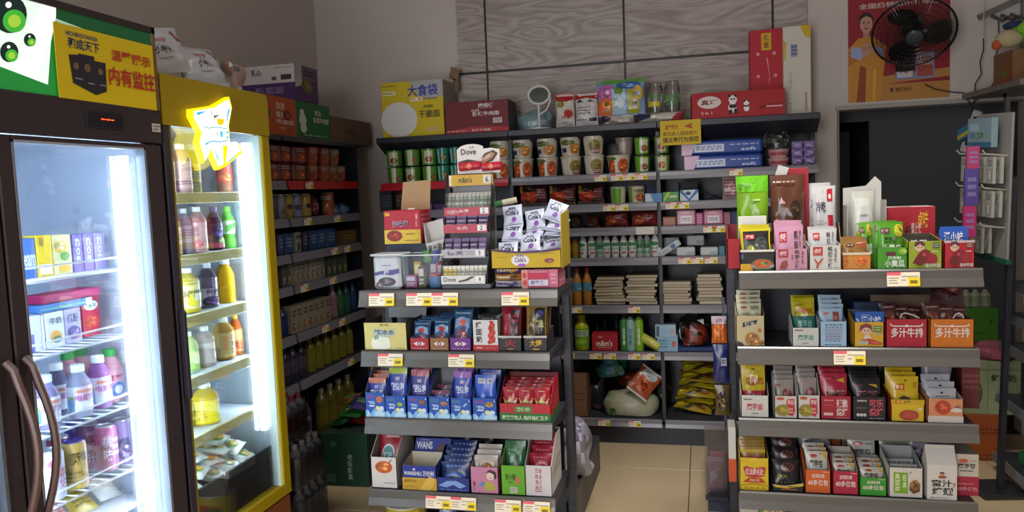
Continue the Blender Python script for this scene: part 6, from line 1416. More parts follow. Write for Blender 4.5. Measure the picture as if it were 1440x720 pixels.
# ---- third shelf: six blue trays and a red one
z = LU[2]
fruits = [('almond',('e',.72,.72,.16,.14,'#b06a4a')),('lime',('e',.72,.62,.13,.1,'#8aa82a')),('plum',('f',.74,.72,.15,.12,'#7a4a3a','#a86a4a')),('hazelnut',('f',.74,.70,.18,.1,'#9a6248','#c08a6a')),('mint',('p',[(.6,.6),(.7,.76),(.86,.78),(.78,.7),(.7,.6)],'#8ab0d0')),('passion fruit',('f',.7,.72,.17,.12,'#b89a3a','#6a4a30'))]
spans_ = [(513,541,552),(541,570,557),(572,601,557),(602,632,558),(633,662,560),(664,698,560)]
pcols = ['#26348a','#24388f','#33307a','#2b2a6a','#2f3f9a','#2a50b4']; heads = ['#b0603f','#93a81f','#9a4a5a','#6a2a3a','#8a5aa8','#3a5fb8']
tops_ = [531,516,520,548,522,527]
for i,(xl,xr,yt) in enumerate(spans_):
    fn,fr = fruits[i]
    art = [('p',[(0,0),(1,0),(1,.2),(.8,.34),(.6,.14),(.45,.36),(.25,.12),(.1,.3),(0,.24)],'#7fb4dc'),('p',[(.4,0),(.95,0),(.95,.14),(.7,.3),(.5,.2)],'#b4d2e6'),('p',[(.05,0),(.25,0),(.15,.26)],'#b4d2e6'),('b',.1,.74,.5,.9,'#a04a7a' if i % 5 == 0 or i == 2 else '#5a8a8a',2),('t','轻怡',.16,.52,.5,.66,'#c8dcf0'),('r',.2,.42,.46,.48,'#c8dcf0'),fr,('e',.62,.36,.11,.1,'#d4d09a'),('e',.82,.36,.11,.1,'#bcd4ea'),('e',.92,.88,.03,.03,'#d8e4f2')]
    tr = display(xl,xr,yt,LY,z,.17,'display_tray',f'blue icy mint tray with a {fn} picture, {nth(i, 6)} of six on third shelf','box','#1f4fa8',hb=1.9,front=art,inner='#7a7a80')
    pf = [('r',0,.86,1,1,heads[i]),('e',.5,.93,.12,.025,'#1c1c22'),('t','清新',.36,.72,.64,.80,'#c8b8d0'),('t','轻怡泡',.12,.52,.88,.68,'#cfd6ee'),('b',.2,.2,.8,.45,'#6a80c8',3)]
    if i == 5: pf = [('r',.15,.8,.52,.92,'#c4c4c8'),('b',.18,.82,.5,.9,'#4a4a5a',3),('r',.62,.8,.86,.92,'#b8b8c0'),('r',.66,.82,.82,.9,'#5a5a68'),('p',[(.1,.1),(.5,.5),(.4,.6),(.15,.4)],'#6a90e0')]
    nn = (3,1,3,2,3,2)[i]
    fill(tr,nn,tops_[i],'mint_pouch',f'blue mint pouch in the tray with {fn} picture',pcols[i],pf,seed=200 + i,t=.016,lean=6,wf=.92,y0=.012 if i != 1 else .09,rise=.006)
for i,px in enumerate((530,552,603,628,655,684)):
    q = onY(px,522,LY + .21)
    place(pouch(.10,.155,.03,('#8a4a38','#27306a','#1f2f6e','#24387c','#223a86','#1f3f74')[i],[('r',0,.86,1,1,('#b0603f','#3a3a80','#2a4a9a','#34549a','#3a60b0','#4a80a0')[i]),('b',.15,.6,.85,.8,'#8aa4d8',2)],seed=220 + i),'mint_pouch',f'blue pouch standing behind the blue trays at the back, {nth(i, 6)}','snack bag',(q.x,LY + .245,z + .001),(-R_(4),0,R_((i * 31) % 9 - 4)))
tr = display(702,774,568,LY,z,.19,'display_box','red and green display box of crown pouches at the right of third shelf','box','#ae1c2c',hb=2.2,inner='#6a1a22',arch=0,front=[('r',0,0,1,.46,'#22692c'),('p',[(.0,.46),(1,.30),(1,.46)],'#22692c'),('r',.3,.52,.64,.86,'#4a7a3a'),('t','来伊份',.34,.58,.6,.8,'#cfd8b8'),('t','跟来宠吃人 独外独辣王子',.05,.08,.95,.34,'#cfd8b8')],
             right=[('r',0,0,1,.24,'#22692c'),('b',.15,.3,.85,.6,'#c84a58',3)])
crown = [('p',[(.14,.44),(.86,.44),(.94,.64),(.7,.54),(.5,.70),(.3,.54),(.06,.64)],'#c9b27a'),('e',.06,.65,.05,.02,'#c9b27a'),('e',.94,.65,.05,.02,'#c9b27a'),('e',.5,.71,.05,.022,'#c9b27a'),('t','老辣片',.22,.45,.8,.53,'#4a2a1a'),('b',.2,.18,.8,.3,'#d8a8a0',2),('b',.3,.86,.7,.92,'#d8b088',1)]
x,w,hf,d,Y,zz = tr
cpch = pouch(w * .315,.125,.022,'#a01626',crown,seed=9)
for r_ in range(4):
    for c_ in range(3):
        place(cpch,'crown_pouch',f'red gold-crown pouch, {("left", "middle", "right")[c_]} column, {nth(r_, 4, "front")} row, red and green box','snack bag',(x - w / 2 + w * (.19 + .31 * c_),Y + .026 + .04 * r_,zz + .0035 + .004 * r_),(-R_(7),0,R_((c_ * 5 + r_ * 3) % 7 - 3)),'crown pouches in the red and green box')
# ---- fourth shelf
z = LU[3]
tr = display(521,557,643,LY,z,.21,'display_box','white open box with orange noodle oval, far left on the lowest stocked shelf','box','#cbc6c0',hb=1.75,inner='#8d8478',sidecol='#bdb6ac',front=[('f',.5,.68,.34,.2,'#b8562a','#d8824a'),('p',[(.7,.84),(.8,.95),(.82,.93),(.73,.82)],'#7a3a1a'),('b',.5,.14,.92,.2,'#8a8680',2)])
fill(tr,3,615,'snack_bag','red snack bag with a teal disc in the white noodle-oval box','#8e1c28',[('e',.45,.55,.32,.24,'#b8b4ac'),('e',.45,.55,.27,.2,'#2f6f70'),('t','辣味',.25,.47,.65,.63,'#a8c4bc'),('b',.2,.06,.8,.16,'#c8b0a8',2),('r',.3,.92,.9,.96,'#c8a8a8')],seed=240,t=.022,lean=24,wf=.98,y0=.03,step=.03,dx=.006)
tr = display(565,613,655,LY,z,.12,'cracker_box','blue and yellow biscuit box with white capital letters, front open','box','#1e2f86',hb=1.2,inner='#c0b69c',sidecol='#1c2c70',
             front=[('r',0,0,1,.5,'#bf9428'),('p',[(.5,0),(.62,.3),(.8,.58),(.95,.5),(.9,.2),(.8,0)],'#d0aa4a'),('t','WANSHILI 万仕利',.05,.58,.93,.8,'#d4d4d8'),('p',[(.3,.82),(.36,.92),(.4,.82)],'#d4d4d8'),('t','苏打饼干',.06,.3,.42,.42,'#6a5214'),('b',.06,.1,.4,.16,'#8a6c1a',1)])
x,w,hf,d,Y,zz = tr
place([('card',MB().prism([(-w * .5,0),(w * .56,0),(w * .62,.066),(-w * .44,.066)],0,.003,mat('#1e2f86')).mesh('card'),[]),('front_print',print_mesh([('t','WANS',.08,.3,.56,.78,'#d0d2d8'),('p',[(.62,.05),(.95,.1),(.92,.75),(.75,.6)],'#4a3630'),('b',.2,.84,.5,.9,'#b8bcd0',1)],flat(w,.066,0),'front_print'),[])],'header_card','raised blue lid card lettered in white behind the blue and yellow box','card',(x + .004,Y + .135,zz + hf * 1.05),(-R_(12),0,0))
tr = display(614,660,672,LY,z,.2,'display_box','low navy tray with a pale blue swoosh on the lowest stocked shelf','box','#1c2f7a',hb=2.6,inner='#22304e',front=[('p',[(.04,.4),(.3,.75),(.6,.8),(.9,.45),(.7,.25),(.5,.5),(.3,.3)],'#7a9ad0'),('b',.1,.08,.9,.2,'#5a74b0',1)])
fill(tr,5,650,'cookie_pouch','navy biscuit pouch in the low navy tray','#1c2a5c',[('p',[(.1,.3),(.5,.5),(.9,.3),(.9,.45),(.5,.65),(.1,.45)],'#3f62a8'),('b',.2,.75,.8,.9,'#5a74b0',1)],seed=250,t=.02,lean=20,wf=.92,rise=.014,step=.03)
for i,(px,py) in enumerate(((640,622),(672,628),(610,620))):
    q = onY(px,py + 40,LY + .2); place(pouch(.12,.15,.04,('#1f3472','#20242f','#27386a')[i],[('f',.5,.5,.3,.2,'#4a6ab0','#8aa0d0'),('e',.7,.7,.12,.1,'#c8c8d0')],seed=260 + i),'cookie_pouch',('blue biscuit bag at the back behind the navy tray','black biscuit bag with pale rings behind the pink tray','slate blue biscuit bag behind the blue and yellow box')[i],'snack bag',(q.x,LY + .24,z + .001),(-R_(6),0,0))
tr = display(661,700,657,LY,z,.15,'display_box','pink tray with a drawn lady in green, on lowest stocked shelf','box','#bc7a98',hb=1.3,inner='#b8b0ac',front=[('p',[(.5,.1),(.9,.15),(.82,.42),(.62,.5),(.5,.35)],'#a8a23f'),('e',.72,.66,.14,.15,'#d8c0b0'),('p',[(.55,.78),(.7,.92),(.92,.84),(.94,.6),(.86,.55),(.84,.75),(.68,.82)],'#3a2430'),('p',[(.25,.3),(.4,.45),(.55,.4),(.4,.25)],'#6a7aa8'),('v','薯条',.08,.1,.18,.45,'#7a3a5a'),('e',.72,.6,.03,.02,'#a83a4a')])
fill(tr,3,641,'chips_pouch','white and brown crinkle pouch in the pink tray','#b8aca0',[('f',.55,.55,.3,.25,'#a8602f','#c88a5a'),('r',0,.88,1,.95,'#c8bcb0'),('r',.05,.1,.2,.8,'#d0c8c0')],seed=270,t=.025,lean=14,wf=1.05,rise=.012)
tr = display(704,738,655,LY,z,.2,'display_box','lime green tray with dark curled lettering and a barcode','box','#5fa01e',hb=1.6,inner='#a8a498',front=[('t','张小锅',.18,.5,.6,.72,'#2a3a1a'),('e',.68,.5,.1,.14,'#b06a4a'),('r',.36,.08,.66,.28,'#c8ccb8'),('b',.39,.1,.63,.26,'#3a3a32',3),('b',.3,.4,.5,.46,'#2a3a1a',1)])
fill(tr,3,622,'snack_bag','dark green snack bag in the lime green tray','#1e5a30',[('f',.5,.4,.3,.2,'#3f6a4a','#7a9a7a'),('b',.15,.7,.85,.85,'#5a8a5a',2)],seed=280,t=.02,lean=12,wf=.95,y0=.05)
tr = display(738,775,655,LY,z,.22,'display_box','white tray with red vertical print holding crimson bags, right end of lowest stocked shelf','box','#c6c2c2',hb=1.75,inner='#b0aca8',front=[('v','风吹鸡肉',.38,.18,.5,.92,'#b05a5a'),('v','零食大王',.53,.2,.62,.9,'#a86a70'),('r',.37,.15,.63,.18,'#b05a5a')],right=[('b',.1,.3,.9,.6,'#a8a29c',2)])
fill(tr,4,640,'snack_bag','crimson snack bag in the white tray with red print','#951a2e',[('p',[(.1,.5),(.5,.7),(.9,.5),(.9,.62),(.5,.82),(.1,.62)],'#b83a48'),('b',.2,.85,.8,.92,'#c86a74',1)],seed=290,t=.024,lean=22,wf=.98,rise=.02,step=.034)
# ---- base deck, just inside the bottom of the frame
z = .116 + .0005
q = onY(568,715,LY + .04)
place(cup(.075,.09,.187,'#a89a2a','#b8b4aa',[('f',.5,.6,.35,.2,'#9a3a2a','#5a7a2a'),('p',[(.7,.9),(.8,.7),(.95,.85),(.85,1)],'#b8a02a')]),'snack_tub','big yellow snack tub with a white lid on the base of left gondola','tub',(q.x,LY + .07,z))
for i,(px,c,fr,lb) in enumerate(((625,'#3a4a7a',[('f',.4,.7,.3,.2,'#8a9ab8','#b8c4d4')],'blue and white film bag on the base of left gondola'),(660,'#2a3050',[('p',[(.2,.7),(.5,.95),(.7,.8)],'#8aa0c8')],'navy snack bag on the base of left gondola'),(690,'#8f8a94',[('b',.2,.6,.8,.9,'#4a4a5a',2)],'grey snack bag on the base of left gondola'),(735,'#2a2a30',[('b',.2,.7,.8,.9,'#6a6a72',2)],'black snack bag on the base of left gondola'))):
    q = onY(px,715,LY + .08); place(pouch(.085,.19,.04,c,fr,seed=300 + i),'snack_bag',lb,'snack bag',(q.x,LY + .10 + .012 * i,z),(-R_(6),0,R_(6 * i - 8)))
# silver bag on the base deck of the run behind
place(sack(.19,.34,.24,'#a4a4b0',seed=44,spots=['#7a6a8a','#c8c8d0','#a890b0','#8a8a94'],lump=.24,nu=26,nv=16),'foil_bag','crinkled silver and purple foil bag on the base deck behind the left gondola','bag',(-.655,3.78,.201))

# ================================================================== goods on the right gondola end
RU = [z + .001 for z in RZ]; RY_ = 3.065
# ---- top shelf, front row
z = RU[0]
def RD(xl,xr,yt,d,*a,**k): return display(xl,xr,yt,RY_,z,d,*a,**k)
tr = RD(1041,1089,352,.13,'display_tray','black and yellow noodle tray with torn white lip, far left, top shelf, right gondola','box','#1f1b1c',hb=1.15,inner='#cfcbc4',lip='#cfccc6',
        front=[('r',0,0,.36,.36,'#c8961f'),('f',.64,.3,.34,.3,'#5a6a3a','#b8502a'),('e',.64,.25,.36,.12,'#8a8a84'),('f',.64,.36,.26,.2,'#b8502a','#5f7a3a'),('e',.06,.72,.05,.14,'#3a4a6a')])
bkp = [('r',.0,.94,1,1,'#c9b81a'),('r',0,0,.05,1,'#c9b81a'),('r',.95,0,1,1,'#c9b81a'),('r',.12,.74,.45,.86,'#b02a34'),('t','拌面',.16,.76,.42,.84,'#d8c0b8'),('f',.68,.6,.24,.2,'#3f4440','#6a6a60'),('f',.3,.4,.18,.2,'#8a8a3a','#b8a84a'),('v','重庆',.12,.1,.3,.35,'#b8a04a')]
fill(tr,4,322,'noodle_pouch','black noodle pouch with yellow edges in the torn-lip tray','#24211f',bkp,seed=400,t=.012,lean=10,wf=.98,dx=-.006,rise=.004)
x,w,h = span(1038,1078,304,RY_ + .14,z); place(carton(w,.004,h,'#cfcbc4'),'white_card','plain white card standing behind the black noodle pouches','card',(x,RY_ + .14,z),(-R_(3),0,0))
x,w,h = span(1021,1040,318,RY_ + .07,z); place(tray(w,.14,h * .7,h,'#9c1420',inner='#7a1a20',back=True,right=[('b',.1,.2,.9,.6,'#c85a5a',2)]),'display_tray','plain red tray at the left post beside the black noodle tray','box',(x + .004,RY_ + .16,z))
pinkp = [('r',.12,.62,.4,.86,'#a01c2c'),('t','卤味',.15,.65,.37,.83,'#d8c0c4'),('v','鸭脖',.66,.4,.8,.9,'#4a3440'),('v','香辣味',.84,.5,.92,.9,'#6a4a58')]
tr = RD(1090,1136,350,.12,'display_tray','pink tray with a red seal and a brown drumstick drawing, top shelf of right gondola','box','#b98598',hb=1.1,inner='#a87a8a',front=[('r',.1,.62,.4,.98,'#a01c2c'),('t','卤味',.14,.68,.36,.92,'#d8c0c4'),('p',[(.12,.12),(.3,.08),(.4,.28),(.36,.5),(.2,.42)],'#8a4038'),('v','鸭脖小辣',.6,.08,.74,.96,'#4a3440'),('v','香辣味',.8,.3,.88,.9,'#6a4a58'),('b',.5,.4,.56,.8,'#7a5a68',1),('b',.75,.06,.95,.12,'#7a5a68',1)])
fill(tr,4,318,'neck_pouch','pink pouch with a red seal in the pink drumstick tray','#b5839a',pinkp,seed=410,t=.014,lean=11,wf=.94,rise=.006,dx=-.006)
tr = RD(1138,1183,345,.12,'display_tray','white tray with a red seal and a red wishbone drawing, top shelf of right gondola','box','#c2bfb8',hb=1.1,inner='#aaa79f',front=[('r',0,0,1,.06,'#b8b49a'),('r',.12,.6,.42,.94,'#b01c24'),('t','卤味',.16,.66,.38,.88,'#dcc8c4'),('p',[(.14,.44),(.19,.46),(.27,.3),(.4,.5),(.44,.46),(.3,.24),(.26,.1),(.2,.1),(.24,.26)],'#a8382c'),('v','鸭翅小辣',.58,.08,.72,.96,'#3a3638'),('v','招牌味',.78,.3,.86,.9,'#6a6664'),('b',.76,.08,.95,.13,'#7a7674',1)])
fill(tr,3,322,'neck_pouch','white pouch with a red seal in the wishbone tray','#b4b2b4',[('r',.12,.72,.36,.9,'#b01c24'),('t','卤味',.15,.75,.33,.87,'#dcc8c4'),('v','鸭翅',.62,.6,.76,.92,'#4a4648'),('v','香辣',.82,.66,.9,.92,'#6a6668')],seed=420,t=.014,lean=8,wf=.94,rise=.003)
tr = RD(1185,1225,356,.11,'display_tray','orange tray with red vertical print, top shelf of right gondola','box','#c07f33',hb=1.1,inner='#8a6a3a',lip='#c8bfa8',front=[('v','猪肉脯',.04,.12,.2,.92,'#a83a22'),('f',.66,.56,.24,.3,'#cf7030','#b8502a'),('b',.32,.5,.4,.9,'#b87a1a',2),('b',.1,.04,.9,.1,'#a8602a',1)])
fill(tr,4,339,'jerky_pouch','kraft brown pouch with a black label in the orange tray','#8a6232',[('e',.3,.85,.18,.06,'#2a201a'),('t','老香',.16,.82,.44,.88,'#b8a88a'),('b',.58,.72,.96,.95,'#a84030',3)],seed=430,t=.014,lean=8,wf=1.0,rise=.004)
cu = [('r',.08,.76,.44,.88,'#5a2430'),('t','辣味',.12,.78,.4,.86,'#c8a8a0'),('f',.8,.82,.18,.14,'#b8a82a','#7fa030'),('t','魔芋粉',.2,.54,.72,.68,'#1f2a1c'),('t','小黄瓜',.1,.26,.92,.52,'#1f2a1c'),('t','小黄瓜',.11,.275,.91,.515,'#cfd6c4'),('f',.7,.12,.25,.1,'#a8a83a','#5f8a2a'),('b',.1,.08,.5,.14,'#a8c870',1)]
tr = RD(1233,1276,348,.12,'display_tray','bright green tray of cucumber snacks, top shelf of right gondola','box','#3f8a1c',hb=1.1,inner='#3a6a20',front=[('r',.3,.62,.62,.8,'#5a2430'),('t','魔芋粉',.36,.44,.8,.6,'#cfd6c4'),('t','小黄瓜',.24,.08,.92,.44,'#1f2a1c'),('t','小黄瓜',.25,.1,.91,.43,'#d4dccb'),('f',.85,.82,.14,.14,'#8ab83a','#b8c84a')])
fill(tr,3,313,'cucumber_pouch','green cucumber snack pouch with white outlined lettering in the green tray','#4c8a22',cu,seed=440,t=.02,lean=5,wf=.84,xs=[.012,.002,-.028],rise=.002)
x,w,h = span(1219,1238,313,RY_ + .06,z); place(pouch(.045,h,.02,'#5a9428',cu,seed=446),'cucumber_pouch','yellow-green cucumber pouch leaning out at the left of the green tray','snack bag',(x - .012,RY_ + .09,z),(-R_(6),R_(-4),0))
kid = lambda bg,c2: [('e',.34,.80,.15,.18,'#c8a48c'),('p',[(.18,.84),(.22,.98),(.4,1),(.5,.9),(.48,.8),(.34,.9),(.22,.8)],'#5a2a34'),('e',.30,.78,.02,.02,'#2a1a1a'),('e',.40,.78,.02,.02,'#2a1a1a'),('p',[(.12,.2),(.3,.56),(.56,.56),(.62,.2)],'#6a1f24'),('e',.5,.45,.2,.26,'#7a1c24'),('e',.72,.35,.14,.2,'#8a2028'),('e',.34,.3,.14,.18,'#641820'),('e',.47,.52,.06,.06,'#a8404a'),('r',.72,.74,.92,.94,c2),('b',.74,.76,.9,.92,'#a8a49c',2),('t','香卤铁蛋',.5,.06,.94,.2,'#c0b8b0'),('b',.7,.6,.9,.66,'#d8d0c0',1)]
tr = RD(1277,1325,339,.16,'display_tray','green and maroon tray with a drawn capped child and dark plums','box','#8a9a24',hb=1.18,inner='#4a4036',front=kid('#8a9a24','#3a4a2a'))
fill(tr,2,335,'egg_pouch','dark pouch with white lettering in the green plum tray','#2f2a2a',[('t','铁蛋',.1,.7,.7,.95,'#a8a4a8'),('b',.1,.4,.9,.6,'#5a7a3a',1)],seed=450,t=.02,lean=6,y0=.04)
tr = RD(1328,1371,339,.16,'display_tray','red tray with a drawn capped child and dark plums, far right of top shelf','box','#a81a28',hb=1.15,inner='#4a2a2c',lip='#b8a8a8',front=kid('#a81a28','#6a1a20'))
x,w,h = span(1322,1362,318,RY_ + .05,z)
place([('card',MB().prism([(-w * .5,0),(w * .5,0),(w * .5,.07),(w * .4,.085),(-w * .45,.085),(-w * .52,.07)],0,.003,mat('#1f4fa8')).mesh('card'),[]),('front_print',print_mesh([('t','潘小妹',.14,.34,.86,.8,'#12305f'),('t','潘小妹',.13,.37,.85,.82,'#d4d8e0'),('p',[(.1,.1),(.5,.22),(.95,.12),(.95,.0),(.1,.0)],'#a888b8')],flat(w * .95,.08,0),'front_print'),[])],'header_card','blue header card with white lettering standing in the red plum tray','card',(x,RY_ + .05,z + h - .086),(-R_(5),0,0))
# ---- top shelf, back row (on a strip of small cartons)
zb2 = z
YB2 = RY_ + .19
def back_item(xl,xr,yt,Y=YB2): return span(xl,xr,yt,Y,z)
x,w,h = back_item(1035,1081,247)
place(pouch(w,h,.05,'#6f9a1c',[('r',0,.82,1,1,'#63b01c'),('e',.55,.92,.1,.012,'#2f5a10'),('r',.5,.72,.74,.74,'#a8c878'),('t','鲜绿',.06,.83,.45,.93,'#4f8a1a'),('p',[(.2,.02),(.95,.02),(.92,.18),(.84,.24),(.86,.34),(.7,.32),(.42,.32),(.34,.34),(.34,.24),(.22,.18)],'#c4ccaa'),('t','卤白',.48,.25,.7,.29,'#4a5a2a'),('t','LUBAI',.34,.16,.82,.23,'#35451c'),('b',.3,.06,.88,.1,'#8a9a6a',1)],seed=460),'dried_tofu_bag','tall lime green bag with a cream label, back left of top shelf','snack bag',(x,YB2 + .03,z),(-R_(2),0,0))
x,w,h = back_item(1084,1134,252)
place(pouch(w,h,.06,'#553020',[('r',.1,.0,1,.30,'#bfb394'),('f',.64,.16,.2,.22,'#a87a3a','#6a3f22'),('f',.85,.12,.12,.1,'#5a3220','#8a5a34'),('t','大肉',.2,.18,.34,.28,'#4a3220'),('v','爪',.2,.04,.3,.14,'#4a3220'),('p',[(.22,.66),(.3,.74),(.36,.66),(.42,.66),(.36,.7)],'#b08a8a'),('f',.7,.6,.16,.1,'#2a1a12','#4a3222'),('b',.06,.9,.7,.93,'#8a6a5a',1),('b',.1,.36,.9,.4,'#8a6a5a',1)],seed=470),'meat_snack_bag','glossy brown bag with a meat picture on a cream band, back row of top shelf','snack bag',(x,YB2 + .035,z),(-R_(3),0,R_(2)))
x,w,h = back_item(1108,1137,236,YB2 + .09)
place(carton(w,.02,h,'#96182a',front=[('e',.5,.85,.22,.06,'#3a2226'),('b',.2,.7,.8,.76,'#b8505c',1)]),'snack_box','dark red card box standing behind the glossy brown bag','box',(x,YB2 + .10,z))
x,w,h = back_item(1082,1102,237,YB2 + .075)
place(carton(w * .8,.003,.09,'#b8b4b0'),'white_card','slanted white card above the glossy brown bag','card',(x,YB2 + .078,z + h - .085),(0,R_(18),0))
x,w,h = back_item(1141,1180,254)
place(tray(w * 1.15,.13,.05,.16,'#b3b0ac',inner='#8f7a5c',sidecol='#9a8464',front=[('t','鹿你吃',.3,.3,.75,.8,'#3a3436'),('b',.78,.4,.96,.6,'#b08a8a',1)]),'display_box','cut-down white and kraft box holding the silver white pouches','box',(x + .006,YB2 + .09,z))
sl = [('r',.62,.80,.86,.96,'#a8182a'),('e',.74,.86,.06,.035,'#d8c4c4'),('e',.46,.93,.02,.01,'#3a3a3a'),('t','冷吃',.12,.66,.56,.80,'#2f2b2d'),('b',.1,.52,.8,.56,'#a8a4a4',1),('t','冷吃',.14,.32,.6,.46,'#2f2b2d'),('t','兔肉',.3,.18,.72,.30,'#3a3638'),('r',.62,.46,.86,.62,'#a8182a'),('r',0,.12,1,.15,'#8a8888')]
for k in range(2):
    place(pouch(w * .86,h * .93,.03,'#bdbbbb',sl,seed=480 + k),'cold_meat_pouch',('silver white pouch with red tab and brush lettering, front one in the kraft box','silver white pouch with red tab, rear one in the kraft box')[k],'snack bag',(x + .004 - .012 * k,YB2 + .055 + .045 * k,z + .0032 + .012 * k),(-R_(3),0,0))
x2,w2,h2 = back_item(1139,1152,290,YB2 + .02)
place(sack(.045,.04,.085,'#6a3c24',seed=52,spots=['#8a5430']),'meat_pack','brown vacuum-packed meat beside the silver white pouches','snack',(x2 - .012,YB2 - .005,z))
x,w,h = back_item(1186,1240,252,YB2 + .09)
pts = [(-w / 2,0),(w / 2,0),(w / 2,h * .96),(w * .34,h * 1.03),(w * .1,h * .92),(-w / 2,h * .90)]
cb_ = MB().prism(pts,.09,.093,mat('#b9b6af')).box((w / 2 - .003,0,0),(w / 2,.09,h * .75),mat('#a8a49c')).box((-w / 2,0,0),(-w / 2 + .003,.09,h * .7),mat('#a8a49c')).box((-w / 2,0,0),(w / 2,.09,.003),mat('#a8a49c'))
place([('carton',cb_.mesh('carton'),[])],'display_box','open white box with a tall uneven back flap, back row of top shelf','box',(x,YB2 + .01,z))
x,w,h = back_item(1201,1235,270)
place(pouch(w * .95,h,.03,'#b4b5a8',[('r',.1,.55,.75,.9,'#c4c6c0'),('b',.3,.62,.7,.68,'#7a7a72',1),('f',.5,.36,.38,.14,'#b8962f','#d0b04a'),('b',.1,.1,.9,.22,'#8a8c7a',2)],seed=490),'chips_pouch','white pouch with a yellow chips picture in the open white box','snack bag',(x,YB2 + .05,z + .004),(-R_(3),0,0))
x,w,h = span(1245,1316,291,YB2 + .03,z)
place(carton(w,.12,h,'#9e1526',front=[('t','溜上瘾',.52,.5,.72,.72,'#c8b0b0'),('t','卤味',.66,.62,.86,.92,'#c8961f'),('t','肥肠',.68,.2,.82,.5,'#c8b0b0'),('f',.46,.55,.06,.12,'#4a2018','#6a3a22')],faces=[None,None,None,None,None,'#b0a8a6'],top=[('p',[(.05,.2),(.5,.3),(.6,.1),(.3,.05)],'#8a1a28'),('p',[(0,.3),(.15,.9),(0,1)],'#8a1a28')]),'snack_box','crimson box with a pale top flap, back right of top shelf','box',(x,YB2 + .095,z))
# ---- second shelf
z = RU[1]
tr = RD(1035,1075,444,.13,'display_tray','cream cookie tray with a cookie picture and black label, far left of second shelf','box','#b9ab84',hb=1.3,inner='#8a8064',front=[('p',[(.22,.62),(.72,.74),(.74,.88),(.62,.84),(.24,.78)],'#232a3a'),('t','饼干',.3,.66,.66,.8,'#c8c4bc'),('f',.56,.24,.26,.22,'#9a6a34','#b8854a'),('e',.82,.52,.07,.07,'#a86a34'),('p',[(0,0),(.3,0),(.2,.12),(.0,.18)],'#3a2a2a'),('f',.86,.12,.12,.1,'#a8743a','#7a4a22')])
fill(tr,4,427,'cookie_pouch','cream pouch with a red mark in the cookie tray','#b4b094',[('e',.28,.9,.14,.03,'#a0524a'),('r',.56,.84,.9,.94,'#8f8f84'),('b',.58,.85,.88,.93,'#5f5f58',3),('b',.15,.5,.85,.78,'#7a8a4a',3)],seed=500,t=.015,lean=14,wf=.95,dx=-.006,rise=.014)
tr = RD(1114,1152,461,.13,'display_tray','white tray with teal lettering on the second shelf of right gondola','box','#c0beb8',hb=1.5,inner='#9a9890',front=[('b',.1,.8,.42,.92,'#5a3a3a',1),('t','魔芋丝',.2,.34,.8,.64,'#2f8f80'),('b',.36,.14,.6,.22,'#4a4644',1)])
yt_ = [('r',0,.60,1,1,'#a5991a'),('t','增量50%',.14,.64,.9,.78,'#a0301f'),('b',.1,.82,.5,.86,'#6a5f14',1),('t','魔芋丝',.2,.32,.84,.52,'#7ab0a4'),('b',.2,.16,.8,.24,'#4f8a80',1)]
fill(tr,2,420,'konjac_pouch','yellow-topped teal pouch in the white teal-lettered tray','#1f5f58',yt_,seed=510,t=.022,lean=13,wf=1.0,dx=-.004,rise=.004)
tr = RD(1153,1191,452,.12,'display_tray','pale blue tray printed with dark text on the second shelf','box','#8fb0cc',hb=1.2,inner='#7f9ab0',right=[('b',.1,.2,.9,.8,'#5a7a94',3)],front=[('b',.2,.82,.84,.9,'#5a4a50',1),('r',.18,.56,.82,.72,'#8a94a8'),('b',.2,.2,.8,.54,'#7a6a78',4),('b',.2,.74,.8,.8,'#5a6a80',1),('b',.18,.06,.82,.12,'#3a3f4a',1)])
fill(tr,4,434,'seaweed_pouch','pale blue rounded pouch with a red mark in the blue tray','#93aec2',[('e',.3,.86,.14,.035,'#b0545a'),('r',.58,.64,.84,.9,'#7a3a34'),('e',.7,.74,.08,.08,'#a8604a'),('b',.15,.5,.85,.58,'#5a7a94',1)],seed=520,t=.014,lean=10,wf=.92,xs=[-.002,.022,.01,-.022],rise=.014)
kid2 = [('e',.42,.66,.18,.16,'#c8a890'),('p',[(.18,.6),(.2,.86),(.4,.95),(.58,.88),(.62,.6),(.54,.74),(.38,.8),(.26,.7)],'#7a3034'),('e',.36,.66,.02,.03,'#2a1a1a'),('e',.48,.66,.02,.03,'#2a1a1a'),('p',[(.3,.32),(.36,.5),(.52,.5),(.6,.34)],'#c8b8a4'),('p',[(.2,.28),(.5,.36),(.9,.2),(.96,.12),(.7,.1),(.4,.14)],'#a83a30'),('p',[(.55,.24),(.9,.2),(.7,.12)],'#c05a4a'),('r',.64,.62,.92,.86,'#4a6a30'),('b',.66,.64,.9,.84,'#a8b87a',2),('r',.14,.12,.46,.26,'#c4c0b4'),('b',.16,.14,.44,.24,'#4a4644',2),('r',.66,.52,.9,.58,'#8a9a94')]
tr = RD(1201,1243,453,.13,'display_tray','yellow tray with a drawn brown-haired child and red meat sticks','box','#c89a22',hb=1.3,inner='#3a4a6a',front=kid2)
x,w,h = span(1201,1243,437,RY_ + .02,z)
place([('card',MB().box((-w * .48,0,0),(w * .48,.003,.045),mat('#1a4a9c')).mesh('card'),[]),('front_print',print_mesh([('t','潘小妹',.2,.1,.9,.62,'#c8d0dc'),('p',[(.0,.5),(.15,.3),(.12,.1),(.05,.2)],'#8aa8d0'),('b',.2,.66,.5,.76,'#8aa8d0',1)],flat(w * .95,.045,0),'front_print'),[])],'header_card','blue header card with white lettering standing in the yellow child tray','card',(x,RY_ + .008,z + h - .046))
x,w,h = span(1200,1240,424,RY_ + .16,z); place(carton(w,.1,h,'#12284a'),'snack_box','dark blue box in the shadow behind the yellow child tray','box',(x,RY_ + .20,z))
